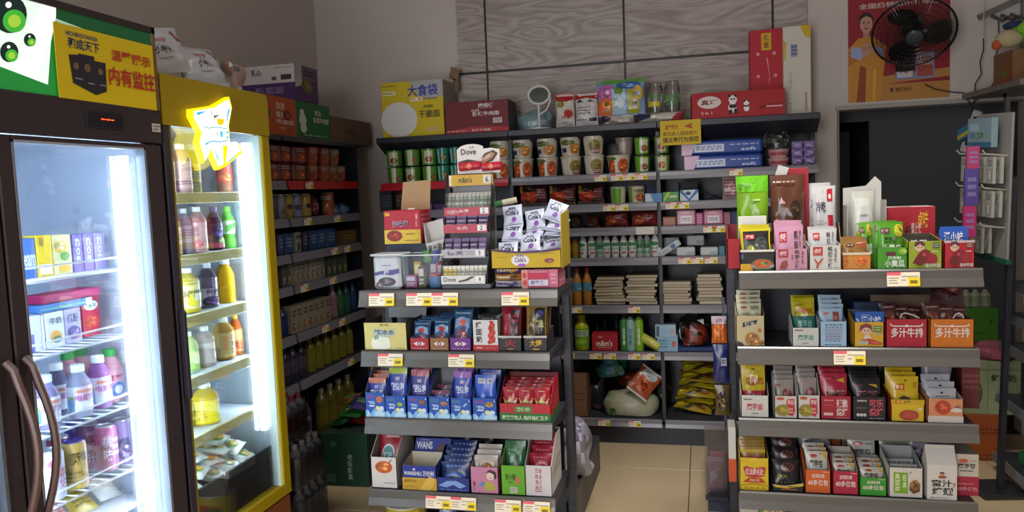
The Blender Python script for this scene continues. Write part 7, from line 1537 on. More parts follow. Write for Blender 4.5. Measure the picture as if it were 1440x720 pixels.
st_ = [('t','多汁牛排',.12,.36,.90,.70,'#d6ccc8'),('p',[(.10,.88),(.13,.80),(.22,.78),(.48,.78),(.48,.74),(.2,.74),(.1,.78)],'#d6ccc8'),('p',[(.88,.88),(.86,.80),(.78,.78),(.52,.78),(.52,.74),(.8,.74),(.9,.78)],'#d6ccc8'),('e',.5,.77,.035,.05,'#d6ccc8')]
for xl,xr,yt,c,nm_,pc in ((1246,1304,449,'#a3162c','red','#3a1a1c'),(1308,1370,449,'#c06a14','orange','#4a2420')):
    tr = RD(xl,xr,yt,.15,'carry_box',f'{nm_} carry box lettered in white for juicy steak, with a white cord handle','box',c,hb=1.0,inner='#5a4030',front=st_)
    x,w,hf,d,Y,zz = tr
    pc_ = [(x - w * .12,Y + .02,zz + hf),(x - w * .08,Y + .02,zz + hf + .016),(x,Y + .02,zz + hf + .02),(x + w * .2,Y + .02,zz + hf + .012),(x + w * .34,Y + .02,zz + hf + .002)] if nm_ == 'red' else [(x + w * .06,Y + .02,zz + hf),(x + w * .12,Y + .02,zz + hf + .014),(x + w * .2,Y + .02,zz + hf + .02),(x + w * .28,Y + .02,zz + hf + .012),(x + w * .3,Y + .02,zz + hf)]
    place([('cord',MB().tube(pc_,.0025,mat('#c8c4c0'),6).mesh('cord',True),[])],'cord_handle',f'white cord loop rising over the front of the {nm_} carry box','handle',(0,0,0))
    for k in range(3):
        place(pouch(w * .42,.15 - .01 * k,.03,pc,[('f',.5,.6,.35,.2,'#6a3028','#8a4a3a'),('b',.2,.85,.8,.92,'#a08a84',1)],seed=530 + k + xl),'steak_pouch',f'dark brown steak pouch, {nth(k, 3)} inside the {nm_} carry box','snack bag',(x - w * .28 + w * .28 * k,Y + .05 + .022 * k,zz + .004),(-R_(8),R_(5 * k - 5),0))
    place([('flap',MB().prism([(-w * .5,0),(w * .48,0),(w * .44,.068),(-w * .5,.07)],0,.003,mat('#5c4836')).mesh('flap'),[])],'box_flap',f'brown card flap raised behind the {nm_} carry box','card',(x - (.02 if nm_ == 'red' else .05),Y + .155,zz + hf * .98),(-R_(16),0,0))
q = onY(1335,440,RY_ + .07)
place(pouch(.12,.10,.05,'#3a2224',[('f',.5,.55,.35,.25,'#5a2a28','#7a4a40'),('p',[(.05,.9),(.3,.95),(.2,.7)],'#a8a09c')],seed=545),'steak_pouch','crinkled maroon steak pouch lying across the top of the orange carry box','snack bag',(q.x,RY_ + .085,z + .135),(-R_(48),R_(8),0))
# ---- third shelf
z = RU[2]
tr = RD(1042,1081,556,.13,'display_tray','white tray with red lettering, far left of third shelf on right gondola','box','#c2bfba',hb=1.4,inner='#9a968e',front=[('b',.1,.76,.4,.86,'#3a3436',1),('t','魔芋丝',.2,.32,.78,.64,'#b03038'),('b',.38,.14,.62,.22,'#4a4644',1)])
yk = [('r',0,.48,1,1,'#b09a1a'),('e',.5,.9,.09,.012,'#2a2414'),('t','增量50%',.16,.58,.9,.76,'#8a2a14'),('b',.2,.79,.5,.82,'#7a5a14',1),('t','魔芋丝',.16,.16,.84,.42,'#d8ccca'),('b',.3,.08,.9,.12,'#d0a0a0',1)]
fill(tr,4,513,'konjac_pouch','yellow and red pouch marked 50% in the far left white tray','#961a2e',yk,seed=550,t=.016,lean=11,wf=1.0,dx=-.006,rise=.006)
nd = [('e',.26,.88,.18,.07,'#b0503a'),('p',[(.55,.86),(.86,.88),(.9,.3),(.8,.1),(.6,.15),(.5,.4)],'#b02a38'),('t','菌菇',.58,.62,.84,.82,'#d8b8b4'),('f',.36,.36,.34,.26,'#8a7a28','#b09a3a'),('b',.6,.2,.82,.5,'#d89a94',2)]
for k,(xl,xr,yt,tt) in enumerate(((1089,1121,557,535),(1122,1153,556,532))):
    tr = RD(xl,xr,yt,.14,'display_tray',f'white tray with a noodle picture and red ribbon, {("left", "right")[k]} of the pair on third shelf','box','#beb9b4',hb=1.75,inner='#a8a29c',front=nd)
    fill(tr,4,tt,'noodle_pouch',f'grey-white pouch with a red oval in the {("left", "right")[k]} noodle tray','#8f8680',[('e',.64,.56,.26,.2,'#7a2830'),('t','香辣',.48,.46,.8,.66,'#a87a7a'),('e',.2,.84,.13,.04,'#8a4a3a')],seed=560 + k,t=.014,lean=14,wf=.92,dx=-.006,rise=.013)
ls = [('t','辣脆烧烤',.14,.42,.90,.62,'#d0b8b4'),('t','辣脆烧烤',.155,.44,.885,.60,'#2a1416'),('p',[(.6,.84),(.9,.78),(.86,.9)],'#b8961f'),('e',.5,.9,.06,.025,'#5a0f18'),('b',.1,.84,.4,.9,'#c86a70',1),('b',.3,.32,.8,.37,'#c88a8a',1)]
tr = RD(1154,1197,557,.15,'display_tray','red tray with four outlined characters on third shelf','box','#97162a',hb=1.3,inner='#5a141c',front=[('t','辣脆',.52,.52,.88,.88,'#d0c0bc'),('t','烧烤',.52,.16,.88,.50,'#d0c0bc'),('b',.12,.76,.42,.86,'#c08a88',1),('b',.1,.58,.4,.64,'#c05a60',1),('e',.15,.24,.06,.07,'#c8a8a4'),('e',.25,.24,.06,.07,'#c8a8a4'),('e',.35,.24,.06,.07,'#c8a8a4'),('b',.5,.06,.9,.11,'#c08a88',1)])
fill(tr,4,526,'spicy_pouch','red pouch with outlined lettering in the red tray on third shelf','#9a1a30',ls,seed=570,t=.016,lean=11,wf=1.02,xs=[.004,-.008,-.018,.012],rise=.012)
lk = [('t','可乐烧烤',.12,.46,.86,.68,'#c86a74'),('t','可乐烧烤',.135,.48,.845,.66,'#2a1418'),('p',[(.55,.84),(.9,.74),(.86,.84)],'#a88a1f'),('b',.1,.76,.36,.84,'#8a3040',1),('f',.75,.25,.15,.14,'#5a2424','#3a1a1a'),('b',.2,.34,.6,.39,'#a89a9a',1)]
tr = RD(1199,1246,558,.15,'display_tray','black tray with two rows of pink characters on third shelf','box','#171418',hb=1.3,inner='#241c20',front=[('t','可乐',.5,.56,.92,.9,'#c04a58'),('t','烧烤',.5,.2,.92,.54,'#c04a58'),('b',.14,.76,.42,.88,'#b8b0b0',1),('r',.1,.5,.42,.56,'#4a4a4a'),('e',.16,.24,.05,.07,'#b8b0b0'),('e',.26,.24,.05,.07,'#b8b0b0'),('e',.36,.24,.05,.07,'#b8b0b0'),('b',.5,.08,.92,.13,'#9a9094',1)])
fill(tr,4,533,'spicy_pouch','black pouch with pink lettering in the black tray on third shelf','#1c181c',lk,seed=580,t=.016,lean=14,wf=.98,dx=-.006,rise=.008)
yl = [('r',.14,.68,.48,.82,'#a83a1f'),('t','贤哥',.18,.70,.44,.80,'#d8b84a'),('p',[(.16,.3),(.5,.34),(.8,.3),(.66,.5),(.45,.55),(.3,.5)],'#3a2a1a'),('t','素牛肉',.24,.34,.66,.46,'#cfc09a'),('r',.8,.72,.92,.86,'#a87a1a'),('e',.52,.9,.04,.018,'#3a2a0a')]
tr = RD(1253,1300,562,.15,'display_tray','yellow tray with a shredded meat picture and red side on third shelf','box','#c4a414',hb=1.25,inner='#a8901f',sidecol='#9a2a22',front=[('r',.0,.78,1,1,'#b89610'),('r',.12,.84,.44,.95,'#a83a1f'),('t','贤哥',.16,.85,.4,.94,'#d8b84a'),('f',.54,.3,.3,.24,'#9a3a2a','#b8583a'),('p',[(.3,.2),(.5,.56),(.8,.3),(.7,.12)],'#a8452e'),('r',.8,.52,.92,.66,'#c8b898'),('e',.52,.93,.04,.03,'#4a3a0a')])
fill(tr,3,530,'beef_pouch','bright yellow pouch with a dark scribble in the yellow tray','#c2a21a',yl,seed=590,t=.018,lean=10,wf=.98,dx=-.008,rise=.008)
tr = RD(1305,1355,561,.15,'display_tray','peach and white tray with a round dish picture on third shelf','box','#c08058',hb=1.25,inner='#b8b0a8',front=[('r',0,0,1,.28,'#c4bab2'),('e',.42,.64,.26,.34,'#c87a50'),('f',.42,.64,.23,.30,'#a83a22','#c8643a'),('p',[(.62,.5),(.74,.68),(.94,.6),(.96,.48),(.8,.44)],'#c8c0ba'),('p',[(.7,.62),(.82,.74),(.94,.62),(.82,.64)],'#8a4a3a')],right=[('e',.5,.6,.25,.2,'#a83a22')])
fill(tr,3,547,'white_pouch','white rounded pouch with a dark slot in the peach tray','#a9aab0',[('e',.5,.86,.05,.03,'#1f1f24'),('b',.3,.72,.74,.78,'#6a5a60',1),('b',.2,.45,.8,.6,'#8a8a94',1)],seed=600,t=.018,lean=13,wf=.86,xs=[-.002,0,-.018],rise=.018)
q = onY(1326,522,RY_ + .2); place(pouch(.11,.19,.03,'#9a9fb0',[('e',.5,.9,.05,.03,'#1f1f24'),('b',.3,.78,.74,.84,'#6a5a60',1),('r',0,0,1,.6,'#2f6a9a')],seed=604),'white_pouch','pale blue-white pouch standing at the back behind the yellow tray','snack bag',(onY(1315,520,RY_ + .2).x,RY_ + .22,z),(-R_(6),R_(5),0))
for i,px in enumerate((1205,1222,1242,1262,1280)):
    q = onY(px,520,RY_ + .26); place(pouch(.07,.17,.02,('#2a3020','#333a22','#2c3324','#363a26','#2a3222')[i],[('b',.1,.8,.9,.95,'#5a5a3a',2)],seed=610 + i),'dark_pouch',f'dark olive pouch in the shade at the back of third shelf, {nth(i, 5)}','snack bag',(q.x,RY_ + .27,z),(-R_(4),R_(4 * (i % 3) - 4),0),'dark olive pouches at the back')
x,w,h = span(1352,1378,512,RY_ + .2,z); place(carton(w,.1,h,'#5a1a20',front=[('b',.1,.4,.9,.8,'#7a3a40',3)]),'snack_box','dark red box at the back right of third shelf','box',(x,RY_ + .25,z))
# ---- fourth shelf
z = RU[3]
tr = RD(1040,1081,644,.16,'display_tray','yellow tray with a red ribbon banner, far left of fourth shelf','box','#c8aa10',hb=1.2,inner='#b8b0a4',front=[('p',[(.12,.7),(.22,.74),(.5,.68),(.82,.74),(.9,.7),(.84,.44),(.5,.38),(.2,.44)],'#a82a34'),('t','红油素毛肚',.2,.47,.82,.68,'#d8b8b0'),('p',[(.1,.24),(.9,.24),(.74,.38),(.28,.38)],'#a83a22'),('t','麻辣味',.34,.27,.68,.35,'#d8b890'),('p',[(0,.16),(.5,.22),(1,.16),(1,.13),(.5,.19),(0,.13)],'#a07f0a'),('p',[(.1,.02),(.2,.12),(.3,.02),(.4,.12),(.5,.02),(.6,.12),(.7,.02),(.8,.12),(.9,.02),(.9,.0),(.1,.0)],'#a88a0a'),('e',.5,.95,.2,.06,'#d0b02a')])
fill(tr,5,630,'tripe_pouch','crimped gold and red pouch in the yellow ribbon tray','#8f6a1a',[('r',0,.86,1,.94,'#c0a03a'),('b',.1,.7,.9,.82,'#a83a22',1),('r',0,.6,1,.66,'#5a2a1a')],seed=620,t=.014,lean=12,wf=.96,dx=-.005,rise=.006)
x,w,h = span(1036,1074,605,RY_ + .15,z); place([('flap',MB().prism([(-w * .5,0),(w * .5,0),(w * .42,.085),(-w * .5,.09)],0,.003,mat('#a8a4a6')).mesh('flap'),[])],'box_flap','pale grey card flap raised behind the yellow ribbon tray','card',(x,RY_ + .19,z + .13),(R_(14),0,0))
tr = RD(1086,1130,682,.19,'display_tray','black tray with a ragged yellow lip holding lotus root packs','box','#1c1a1d',hb=3.4,inner='#8f8c90',sidecol='#2a2a2e',front=[('p',[(.1,.62),(.5,.5),(1,.95),(1,1.3),(.4,.75),(.02,.92)],'#c4a414'),('p',[(.02,.94),(.4,.78),(1,1.3),(1,1.36),(.4,.86),(.0,1.02)],'#bdb6a8'),('t','藕片',.5,.66,.7,.84,'#2a2414'),('r',.3,.3,.8,.44,'#a8562a'),('b',.55,.66,.92,.86,'#3a3414',1)])
lo = [('e',.55,.72,.26,.17,'#6a3c34'),('e',.55,.72,.05,.04,'#1c1618')] + [('e',.55 + .15 * math.cos(a),.72 + .10 * math.sin(a),.045,.035,'#1c1618') for a in (0,1.05,2.1,3.14,4.2,5.25)] + [('t','藕片',.15,.3,.55,.45,'#8a7a3a'),('b',.1,.1,.8,.2,'#5f5a2a',1)]
fill(tr,3,648,'lotus_pouch','black pouch with a lotus root slice in the black ragged tray','#1d191c',lo,seed=630,t=.016,lean=20,wf=.86,y0=.03,rise=.035,step=.04)
ko = lambda g: [('r',0,.0,1,.34,g),('e',.36,.88,.16,.045,'#a83a34'),('e',.66,.94,.03,.015,'#1f1f1f'),('p',[(.72,.97),(.95,.97),(.95,.8)],'#c89a1f'),('t','魔芋爽',.14,.6,.78,.78,'#2a2626'),('b',.3,.50,.7,.54,'#8a6a5a',1)]
tl = lambda: [('t','全球热销',.26,.66,.76,.84,'#d8c8c0'),('t','60多亿包',.12,.34,.90,.60,'#d8c8c0'),('b',.7,.9,.95,.95,'#d8c8c0',1)]
for xl,xr,yt,c,nm_,pt,n_,dx_ in ((1132,1168,661,'#c0561a','orange',636,3,.004),(1171,1207,663,'#a01a34','crimson',651,3,.003),(1209,1247,672,'#2f8a22','green',657,3,.003)):
    tr = RD(xl,xr,yt,.16,'display_tray',f'{nm_} tray lettered 60 in white on the fourth shelf of right gondola','box',c,hb=1.5,inner='#a8a49c',front=tl())
    fill(tr,n_,pt,'konjac_pouch',f'white and {nm_} konjac pouch with black lettering in the {nm_} tray','#bdb8ac',ko(c),seed=640 + xl,t=.016,lean=12,wf=.98,dx=dx_,rise=.004)
x,w,h = span(1198,1238,622,RY_ + .14,z)
place(pouch(w,h,.03,'#b8b8b0',[('r',0,.0,1,.40,'#1f6a30'),('e',.35,.84,.2,.05,'#a83a34'),('t','魔芋爽',.15,.56,.82,.72,'#3a3a3a'),('e',.5,.94,.03,.015,'#2a2a2a'),('b',.62,.8,.92,.86,'#8a8a80',1)],seed=660),'konjac_pouch','white and dark green konjac pouch standing tall behind the green tray','snack bag',(x,RY_ + .19,z),(-R_(5),R_(-3),0))
x,w,h = span(1142,1180,622,RY_ + .18,z)
place(pouch(w * 1.2,.17,.03,'#a8a4ac',[('b',.2,.7,.8,.9,'#6a6a72',2)],seed=662),'grey_pouch','grey-violet pouch fanned out at the back behind the orange tray','snack bag',(x - .01,RY_ + .21,z),(-R_(6),R_(-14),0))
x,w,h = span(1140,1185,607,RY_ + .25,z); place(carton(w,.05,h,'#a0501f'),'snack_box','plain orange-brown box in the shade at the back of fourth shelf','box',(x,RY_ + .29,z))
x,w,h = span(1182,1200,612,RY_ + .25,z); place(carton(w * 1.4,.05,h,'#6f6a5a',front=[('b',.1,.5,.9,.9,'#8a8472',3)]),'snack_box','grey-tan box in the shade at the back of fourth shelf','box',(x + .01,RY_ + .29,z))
x,w,h = span(1238,1284,625,RY_ + .15,z)
place(pouch(w,h,.03,'#7f8f7c',[('e',.25,.76,.16,.06,'#8a4a44'),('v','臭豆腐',.6,.3,.72,.9,'#2f7a34'),('f',.3,.35,.2,.12,'#5a4a34','#7a6a4a'),('b',.7,.2,.95,.5,'#a8b4a4',3)],seed=664),'tofu_pouch','grey-green tofu pouch standing behind the white tofu tray','snack bag',(x,RY_ + .19,z),(-R_(5),R_(2),0))
tr = RD(1250,1298,658,.16,'display_tray','white tray with a green panel and brown tofu picture on the fourth shelf','box','#c3bfb6',hb=1.3,inner='#9a9c9a',front=[('r',.14,.14,.56,.84,'#6a9a1c'),('v','臭豆腐',.17,.18,.33,.82,'#d0d4b0'),('v','经典',.40,.3,.52,.8,'#d0d4b0'),('p',[(.62,.5),(.78,.62),(.92,.48),(.9,.22),(.72,.14),(.6,.26)],'#5a3a24'),('f',.76,.44,.14,.16,'#9a6a3a','#4a2a1a'),('p',[(.58,.8),(.64,.9),(.66,.86)],'#a83a34')])
fill(tr,2,652,'tofu_pouch','white and grey tofu pouch low in the white tofu tray','#a9aca8',[('b',.1,.8,.9,.95,'#7a7a72',1)],seed=666,t=.018,lean=8,y0=.04)
# tall gable box
q0,q1 = onY(1304,640,RY_ - .005),onY(1346,640,RY_ - .005)
w = q1.x - q0.x; x = (q0.x + q1.x) / 2; hz_ = onY(1325,652,RY_).z - z; ht = onY(1325,630,RY_ + .03).z - z
b = MB(); d = .075; b.box((-w / 2,-d / 2,0),(w / 2,d / 2,hz_ - .004),mat('#c6c2bc'))
b.prism([(-d / 2,hz_ - .004),(d / 2,hz_ - .004),(.004,ht),(-.004,ht)],-w / 2,w / 2,mat('#c6c2bc'),'yz')
b.box((-w / 2,-.004,ht),(w / 2,.004,ht + .012),mat('#bdb8b2'))
P = [('carton',b.mesh('carton'),[]),('front_print',print_mesh([('e',.5,.76,.08,.05,'#3a2420'),('e',.5,.735,.06,.035,'#b08a70'),('p',[(.36,.66),(.42,.7),(.58,.7),(.66,.67),(.6,.62),(.42,.62)],'#9a4a24'),('t','蜜汁',.14,.38,.84,.58,'#1c1818'),('t','烤翅',.16,.14,.88,.36,'#1c1818'),('v','香辣',.86,.36,.95,.5,'#a83a3a'),('b',.2,.04,.7,.08,'#8a847e',1),('r',.12,.04,.18,.08,'#a84a30')],flat(w,hz_ - .004,-d / 2),'front_print'),[])]
place(P,'gable_box','tall white gable-top box with big black brush characters, fourth shelf','box',(x,RY_ + d / 2 - .005,z))
x,w,h = span(1345,1378,640,RY_ + .04,z)
place(carton(w,.2,h,'#b9b2a4',faces=[None,None,None,None,None,'#7a766e'],front=[('r',0,0,1,.46,'#a01c34'),('e',.34,.84,.2,.05,'#b0563a'),('b',.6,.82,.9,.86,'#8a847a',1),('t','魔芋爽',.1,.66,.86,.78,'#2a2626'),('b',.2,.57,.75,.62,'#4a4442',1),('b',.1,.26,.8,.31,'#c88a90',1),('t','60多亿包',.06,.12,.94,.22,'#c88a90')]),'snack_box','tall cream and crimson box beside the gable-top box, right end of fourth shelf','box',(x,RY_ + .15,z))
for i,(px,c) in enumerate(((1296,'#7a7480'),(1312,'#6a6a88'),(1330,'#8a8a94'))):
    q = onY(px,625,RY_ + .13); place(pouch(.085,.20,.03,c,[('b',.1,.75,.9,.95,'#3a3a6a',2),('f',.4,.6,.3,.1,'#4a3f58','#9a94a8')],seed=670 + i),'grey_pouch',f'grey and violet pouch behind the gable-top box, {nth(i, 3)}','snack bag',(q.x,RY_ + .17 + .02 * i,z),(-R_(5),0,0))
place(pouch(.07,.05,.02,'#a8962a',seed=675),'yellow_pouch','small yellow packet peeking over the pouches behind the tofu tray','snack bag',(onY(1284,612,RY_ + .14).x,RY_ + .245,z + .19),(0,R_(20),0))
# ---- base
z = .1505
for xl,xr,yt,c,fr,lb in ((1041,1067,713,'#a8a498',[('b',.1,.3,.9,.6,'#8a8478',1)],'cream box just showing on the base of right gondola'),(1068,1105,713,'#4f7a3a',[('r',.15,.5,.9,1,'#b8a878'),('t','牛油',.3,.7,.8,.92,'#6a3a1a')],'green box with a tan label on the base of right gondola')):
    x,w,h = span(xl,xr,yt,RY_,z); place(carton(w,.14,h,c,front=fr),'snack_box',lb,'box',(x,RY_ + .08,z))
# ---- things hooked on the left post of the right gondola
q = onY(1032,600,3.30)
place(carton(.10,.05,.22,'#c0bdb6',front=[('r',0,0,1,.42,'#b8481f')],left=[('r',0,0,1,.42,'#b8481f'),('p',[(.1,.5),(.5,.62),(.5,.9),(.1,.9)],'#b8c0c8'),('r',.2,.55,.4,.85,'#4a5a9a'),('r',.55,.45,.75,.9,'#c8a83a')],faces=['#bdb9b4',None,None,None,None,None]),'snack_box','slim white and orange box standing at the left post, fourth shelf','box',(onY(1030,640,3.2).x - .002,3.20,RU[3]),(0,0,R_(0)),sc=(.28,2.2,1))
hook = tag(empty('hook_strip',(.075,3.40,.82)),'dark hanging strip with clips on the left post of right gondola','hook strip')
obj('strip',MB().box((-.006,-.002,-.36),(.006,.002,.30),mat('#3a3c44','g')).mesh('strip'),hook)
for k in range(3): obj('clip',MB().tube([(0,-.002,.2 - .22 * k),(0,-.014,.205 - .22 * k),(0,-.016,.19 - .22 * k)],.003,mat('#6a6c74','m'),6).mesh('clip',True),hook)
for k,(zt_,hh,c,fr,lb) in enumerate(((.93,.115,'#b8521a',[('p',[(.15,.1),(.3,.1),(.3,.7),(.15,.65)],'#d87a32'),('p',[(.4,.1),(.55,.1),(.55,.75),(.4,.7)],'#d87a32'),('p',[(.65,.1),(.8,.1),(.8,.7),(.65,.65)],'#d87a32'),('r',0,.72,1,1,'#b0a8b0'),('t','肠',.3,.76,.7,.96,'#8a2a3a')],'orange sausage pack with a white header hanging on the left post'),(.76,.165,'#20265f',[('r',.5,.45,.9,.66,'#a8a4b4'),('b',.55,.5,.85,.62,'#3a3a5a',2)],'dark blue pack with a white square hanging below the orange sausage pack'),(.62,.13,'#4f421c',[('f',.5,.5,.35,.3,'#34181f','#7a6c28')],'dim brown pack hanging lowest on the left post'))):
    place(pouch(.062,hh,.022,c,fr,seed=680 + k),'hanging_pack',lb,'snack bag',(.055 + .004 * k,3.372,zt_))
# clear acrylic flap and packs low on the side of the right run
ac = tag(empty('acrylic_panel',(.035,3.62,.151)),'clear acrylic divider standing on the base deck left of the right gondola','panel')
obj('sheet',MB().box((-.05,0,.004),(.048,.004,.345),mat('#a8a4b0','c')).mesh('sheet'),ac)
obj('foot',MB().box((-.05,-.015,0),(.048,.02,.012),mat('#2a2b33','s')).mesh('foot'),ac)
for k,(dx,c,lb) in enumerate(((.02,'#a8889a','pink and white sanitary pack behind the acrylic divider'),(.05,'#b04a7a','magenta pack behind the acrylic divider, behind the pink and white one'))):
    place(pouch(.075,.17,.05,c,[('p',[(.1,.3),(.6,.5),(.4,.7),(.1,.6)],'#d8c8d4'),('b',.2,.75,.8,.9,'#8a3a6a',2)],seed=690 + k),'sanitary_pack',lb,'pack',(.03 + dx * .3,3.70 + .08 * k,.151),(-R_(4),0,0))

# ================================================================== poster, fan, cables and the goods at the far right
# ---- poster on the back wall (flat print)
px0,px1,pz0,pz1 = .885,1.452,2.062,2.80
po = tag(empty('poster',((px0 + px1) / 2,BY - .003,pz0)),'red poster of a man in a yellow robe with clasped hands, on the back wall','poster')
pw,ph = px1 - px0,pz1 - pz0
obj('sheet',MB().box((-pw / 2,0,0),(pw / 2,.002,ph),mat('#8f1724')).mesh('sheet'),po)
SKIN,ROBE,RB2 = '#b98a74','#c0802a','#a86a22'
pp = [('r',0,0,1,.135,'#b07a38'),('r',.34,.135,1,.24,'#8a1a24'),('p',[(.34,.135),(1,.17),(1,.24),(.34,.2)],'#b07a38'),('t','全国热销的小瓶郎酒',.11,.755,.90,.80,'#cbb3ad'),
      ('p',[(.0,0),(.32,0),(.36,.28),(.38,.44),(.27,.52),(.20,.53),(.1,.52),(.0,.44)],ROBE),('p',[(.08,0),(.17,0),(.18,.28),(.12,.3)],'#8f3a1c'),('p',[(.24,0),(.27,0),(.28,.26),(.25,.26)],'#d09a3a'),('p',[(.0,.3),(.14,.36),(.14,.42),(0,.42)],RB2),
      ('p',[(.02,.38),(.12,.34),(.16,.40),(.14,.44),(.04,.46)],'#9aa0c8'),('p',[(.24,.42),(.34,.36),(.36,.42),(.26,.46)],'#9aa0c8'),('p',[(.13,.40),(.18,.36),(.24,.40),(.22,.47),(.18,.49),(.14,.46)],SKIN),('e',.16,.44,.02,.022,'#a87860'),('e',.21,.44,.02,.022,'#a87860'),
      ('r',.15,.52,.21,.58,'#a87a64'),('e',.18,.635,.062,.075,SKIN),('p',[(.11,.64),(.115,.70),(.16,.73),(.22,.72),(.25,.68),(.245,.64),(.235,.68),(.18,.70),(.13,.68)],'#1f1614'),('e',.155,.645,.012,.006,'#2a1a16'),('e',.205,.645,.012,.006,'#2a1a16'),('p',[(.15,.60),(.18,.588),(.21,.60),(.18,.604)],'#8a3a34'),('p',[(.176,.635),(.186,.635),(.19,.615),(.172,.615)],'#a87860'),
      ('r',.13,.485,.23,.525,ROBE),
      ('r',.47,.165,.65,.36,'#7a86b4'),('r',.485,.18,.635,.345,'#c4bcc0'),('t','郎',.51,.21,.61,.31,'#7a3a24'),('r',.665,.165,.85,.37,'#7a86b4'),('r',.68,.18,.835,.355,'#b08a84'),('r',.68,.18,.835,.27,'#a0483c'),('b',.70,.29,.82,.34,'#7a4a44',2),('e',.43,.085,.018,.018,'#5a3a1a'),('t','郎酒股份',.47,.065,.63,.10,'#6a4420')]
obj('poster_print',print_mesh(pp,flat(pw,ph,0),'poster_print'),po)
# ---- wall fan, head tipped down towards the room
fn = tag(empty('wall_fan',(1.20,BY - .005,2.30)),'black wall fan with a round wire cage in front of the poster','fan')
BLK = mat('#15171b','g')
obj('wall_bracket',MB().box((-.05,-.03,-.07),(.05,0,.09),BLK,bev=.006).tube([(0,-.02,.0),(0,-.14,-.02),(0,-.22,.04)],.016,BLK,10).mesh('wall_bracket',True),fn)
hc_ = Vector(onY(1285,46,4.93)) - fn.location
view = (Vector((0,0,H)) - (fn.location + hc_)).normalized()
FM = Matrix.Translation(hc_) @ Matrix.Rotation(R_(9),4,'Y') @ Matrix.Rotation(R_(42),4,'X')   # local -Y is the way the fan blows
cg = MB(); RR = .215
def fp(p): return FM @ Vector(p)
cg.tube([fp((RR * math.cos(a * .1571),0,RR * math.sin(a * .1571))) for a in range(40)],.0065,BLK,6,True)
for r in (.05,.08,.11,.14,.17,.195):
    dpt = -.055 * (1 - (r / RR) ** 2) ** .5
    cg.tube([fp((r * math.cos(a * .2244),dpt,r * math.sin(a * .2244))) for a in range(28)],.0016,BLK,4,True)
for k in range(72):
    a = 2 * math.pi * k / 72; cs,sn = math.cos(a),math.sin(a)
    cg.tube([fp((r * cs,-.055 * max(0,1 - (r / RR) ** 2) ** .5,r * sn)) for r in (.04,.10,.17,RR)],.0013,BLK,4)
    cg.tube([fp((r * cs,.05 * max(0,1 - (r / RR) ** 2) ** .5,r * sn)) for r in (.06,.16,RR)],.0013,BLK,4)
obj('wire_cage',cg.mesh('wire_cage',True),fn)
for k in range(3):
    bl_ = MB(); n1 = 10; rows = []
    for j in range(n1 + 1):
        r = .04 + .15 * j / n1; wd = .9 * math.sin(math.pi * (.18 + .74 * j / n1)) ** .7
        rows.append([fp((r * math.cos(a),-.012 + .03 * (t - .5),r * math.sin(a))) for t in (0,.25,.5,.75,1) for a in (2 * math.pi * k / 3 + .3 * j / n1 + wd * (t - .5) * 1.25,)])
    vs = [p for rw in rows for p in rw]; bl_.add(vs,[(j * 5 + i,j * 5 + i + 1,(j + 1) * 5 + i + 1,(j + 1) * 5 + i) for j in range(n1) for i in range(4)],mat('#121614','g'))
    obj('fan_blade',bl_.mesh('fan_blade',True),fn)
hb_ = MB(); n = 18
def ring(r,y): return [fp((r * math.cos(2 * math.pi * i / n),y,r * math.sin(2 * math.pi * i / n))) for i in range(n)]
vs = ring(.0,-.062) + ring(.036,-.06) + ring(.05,-.05) + ring(.05,-.045)
hb_.add(vs,[(j * n + i,j * n + (i + 1) % n,(j + 1) * n + (i + 1) % n,(j + 1) * n + i) for j in range(3) for i in range(n)],mat('#3a4442','g'))
obj('hub_badge',hb_.mesh('hub_badge',True),fn)
mo = MB(); vs = ring(.0,.15) + ring(.05,.14) + ring(.06,.08) + ring(.06,.03) + ring(.0,.02)
mo.add(vs,[(j * n + i,j * n + (i + 1) % n,(j + 1) * n + (i + 1) % n,(j + 1) * n + i) for j in range(4) for i in range(n)],BLK)
mo.tube([fp((0,.11,0)),(0,-.22,.04)],.018,BLK,10)
obj('motor_housing',mo.mesh('motor_housing',True),fn)
# ---- cables and the white power strip
CB = mat('#1c1c1f','s')
def cable(name,pts,Y,label,r=.0035,m=CB,cat='cable'):
    ps = [onY(x,y,Y if not isinstance(Y,list) else Y[i]) for i,(x,y) in enumerate(pts)]
    c0 = ps[0].copy(); o = obj(name,MB().tube([p - c0 for p in ps],r,m,6).mesh(name,True),None,c0); return tag(o,label,cat)
cable('fan_cord',[(1300,118),(1314,125),(1335,129),(1356,131),(1358,137),(1364,145),(1370,152)],5.22,'black cord running from the fan down to the power strip')
cable('lamp_cord',[(1384,0),(1383.6,20),(1383,52)],5.18,'white cord hanging down from the ceiling at the right',.003,mat('#b8b4ae','s'))
cable('black_cord',[(1383,54),(1383,70),(1378,88),(1380,104),(1371,119),(1372,135),(1368,150),(1366,165)],5.18,'thin black cord continuing from the white hanging cord')
cable('hanging_cable',[(1404,30),(1405,60),(1400,80),(1399,96),(1403,108),(1390,128),(1376,139),(1368,146)],5.225,'grey cord looping beside the wall shelf to the power strip',.004,mat('#4a4a4c','s'))
ps = tag(empty('power_strip',onY(1358,205,5.15)),'white power strip with black plugs hanging by the doorway','power strip')
Rp = Matrix.Rotation(R_(17),4,'Y')
obj('strip_body',MB().box((-.026,-.02,-.04),(.026,.0,.21),mat('#b9b6b2','s'),T=Rp,bev=.008).mesh('strip_body'),ps)
for k,(zz,s) in enumerate(((.02,.016),(.115,.022),(.15,.018))): obj('plug',MB().box((-s - .012 * (k == 1),-.05,zz - .02),(s + .03 * (k == 1),-.02,zz + .018),mat('#17171a','s'),T=Rp,bev=.006).mesh('plug'),ps)
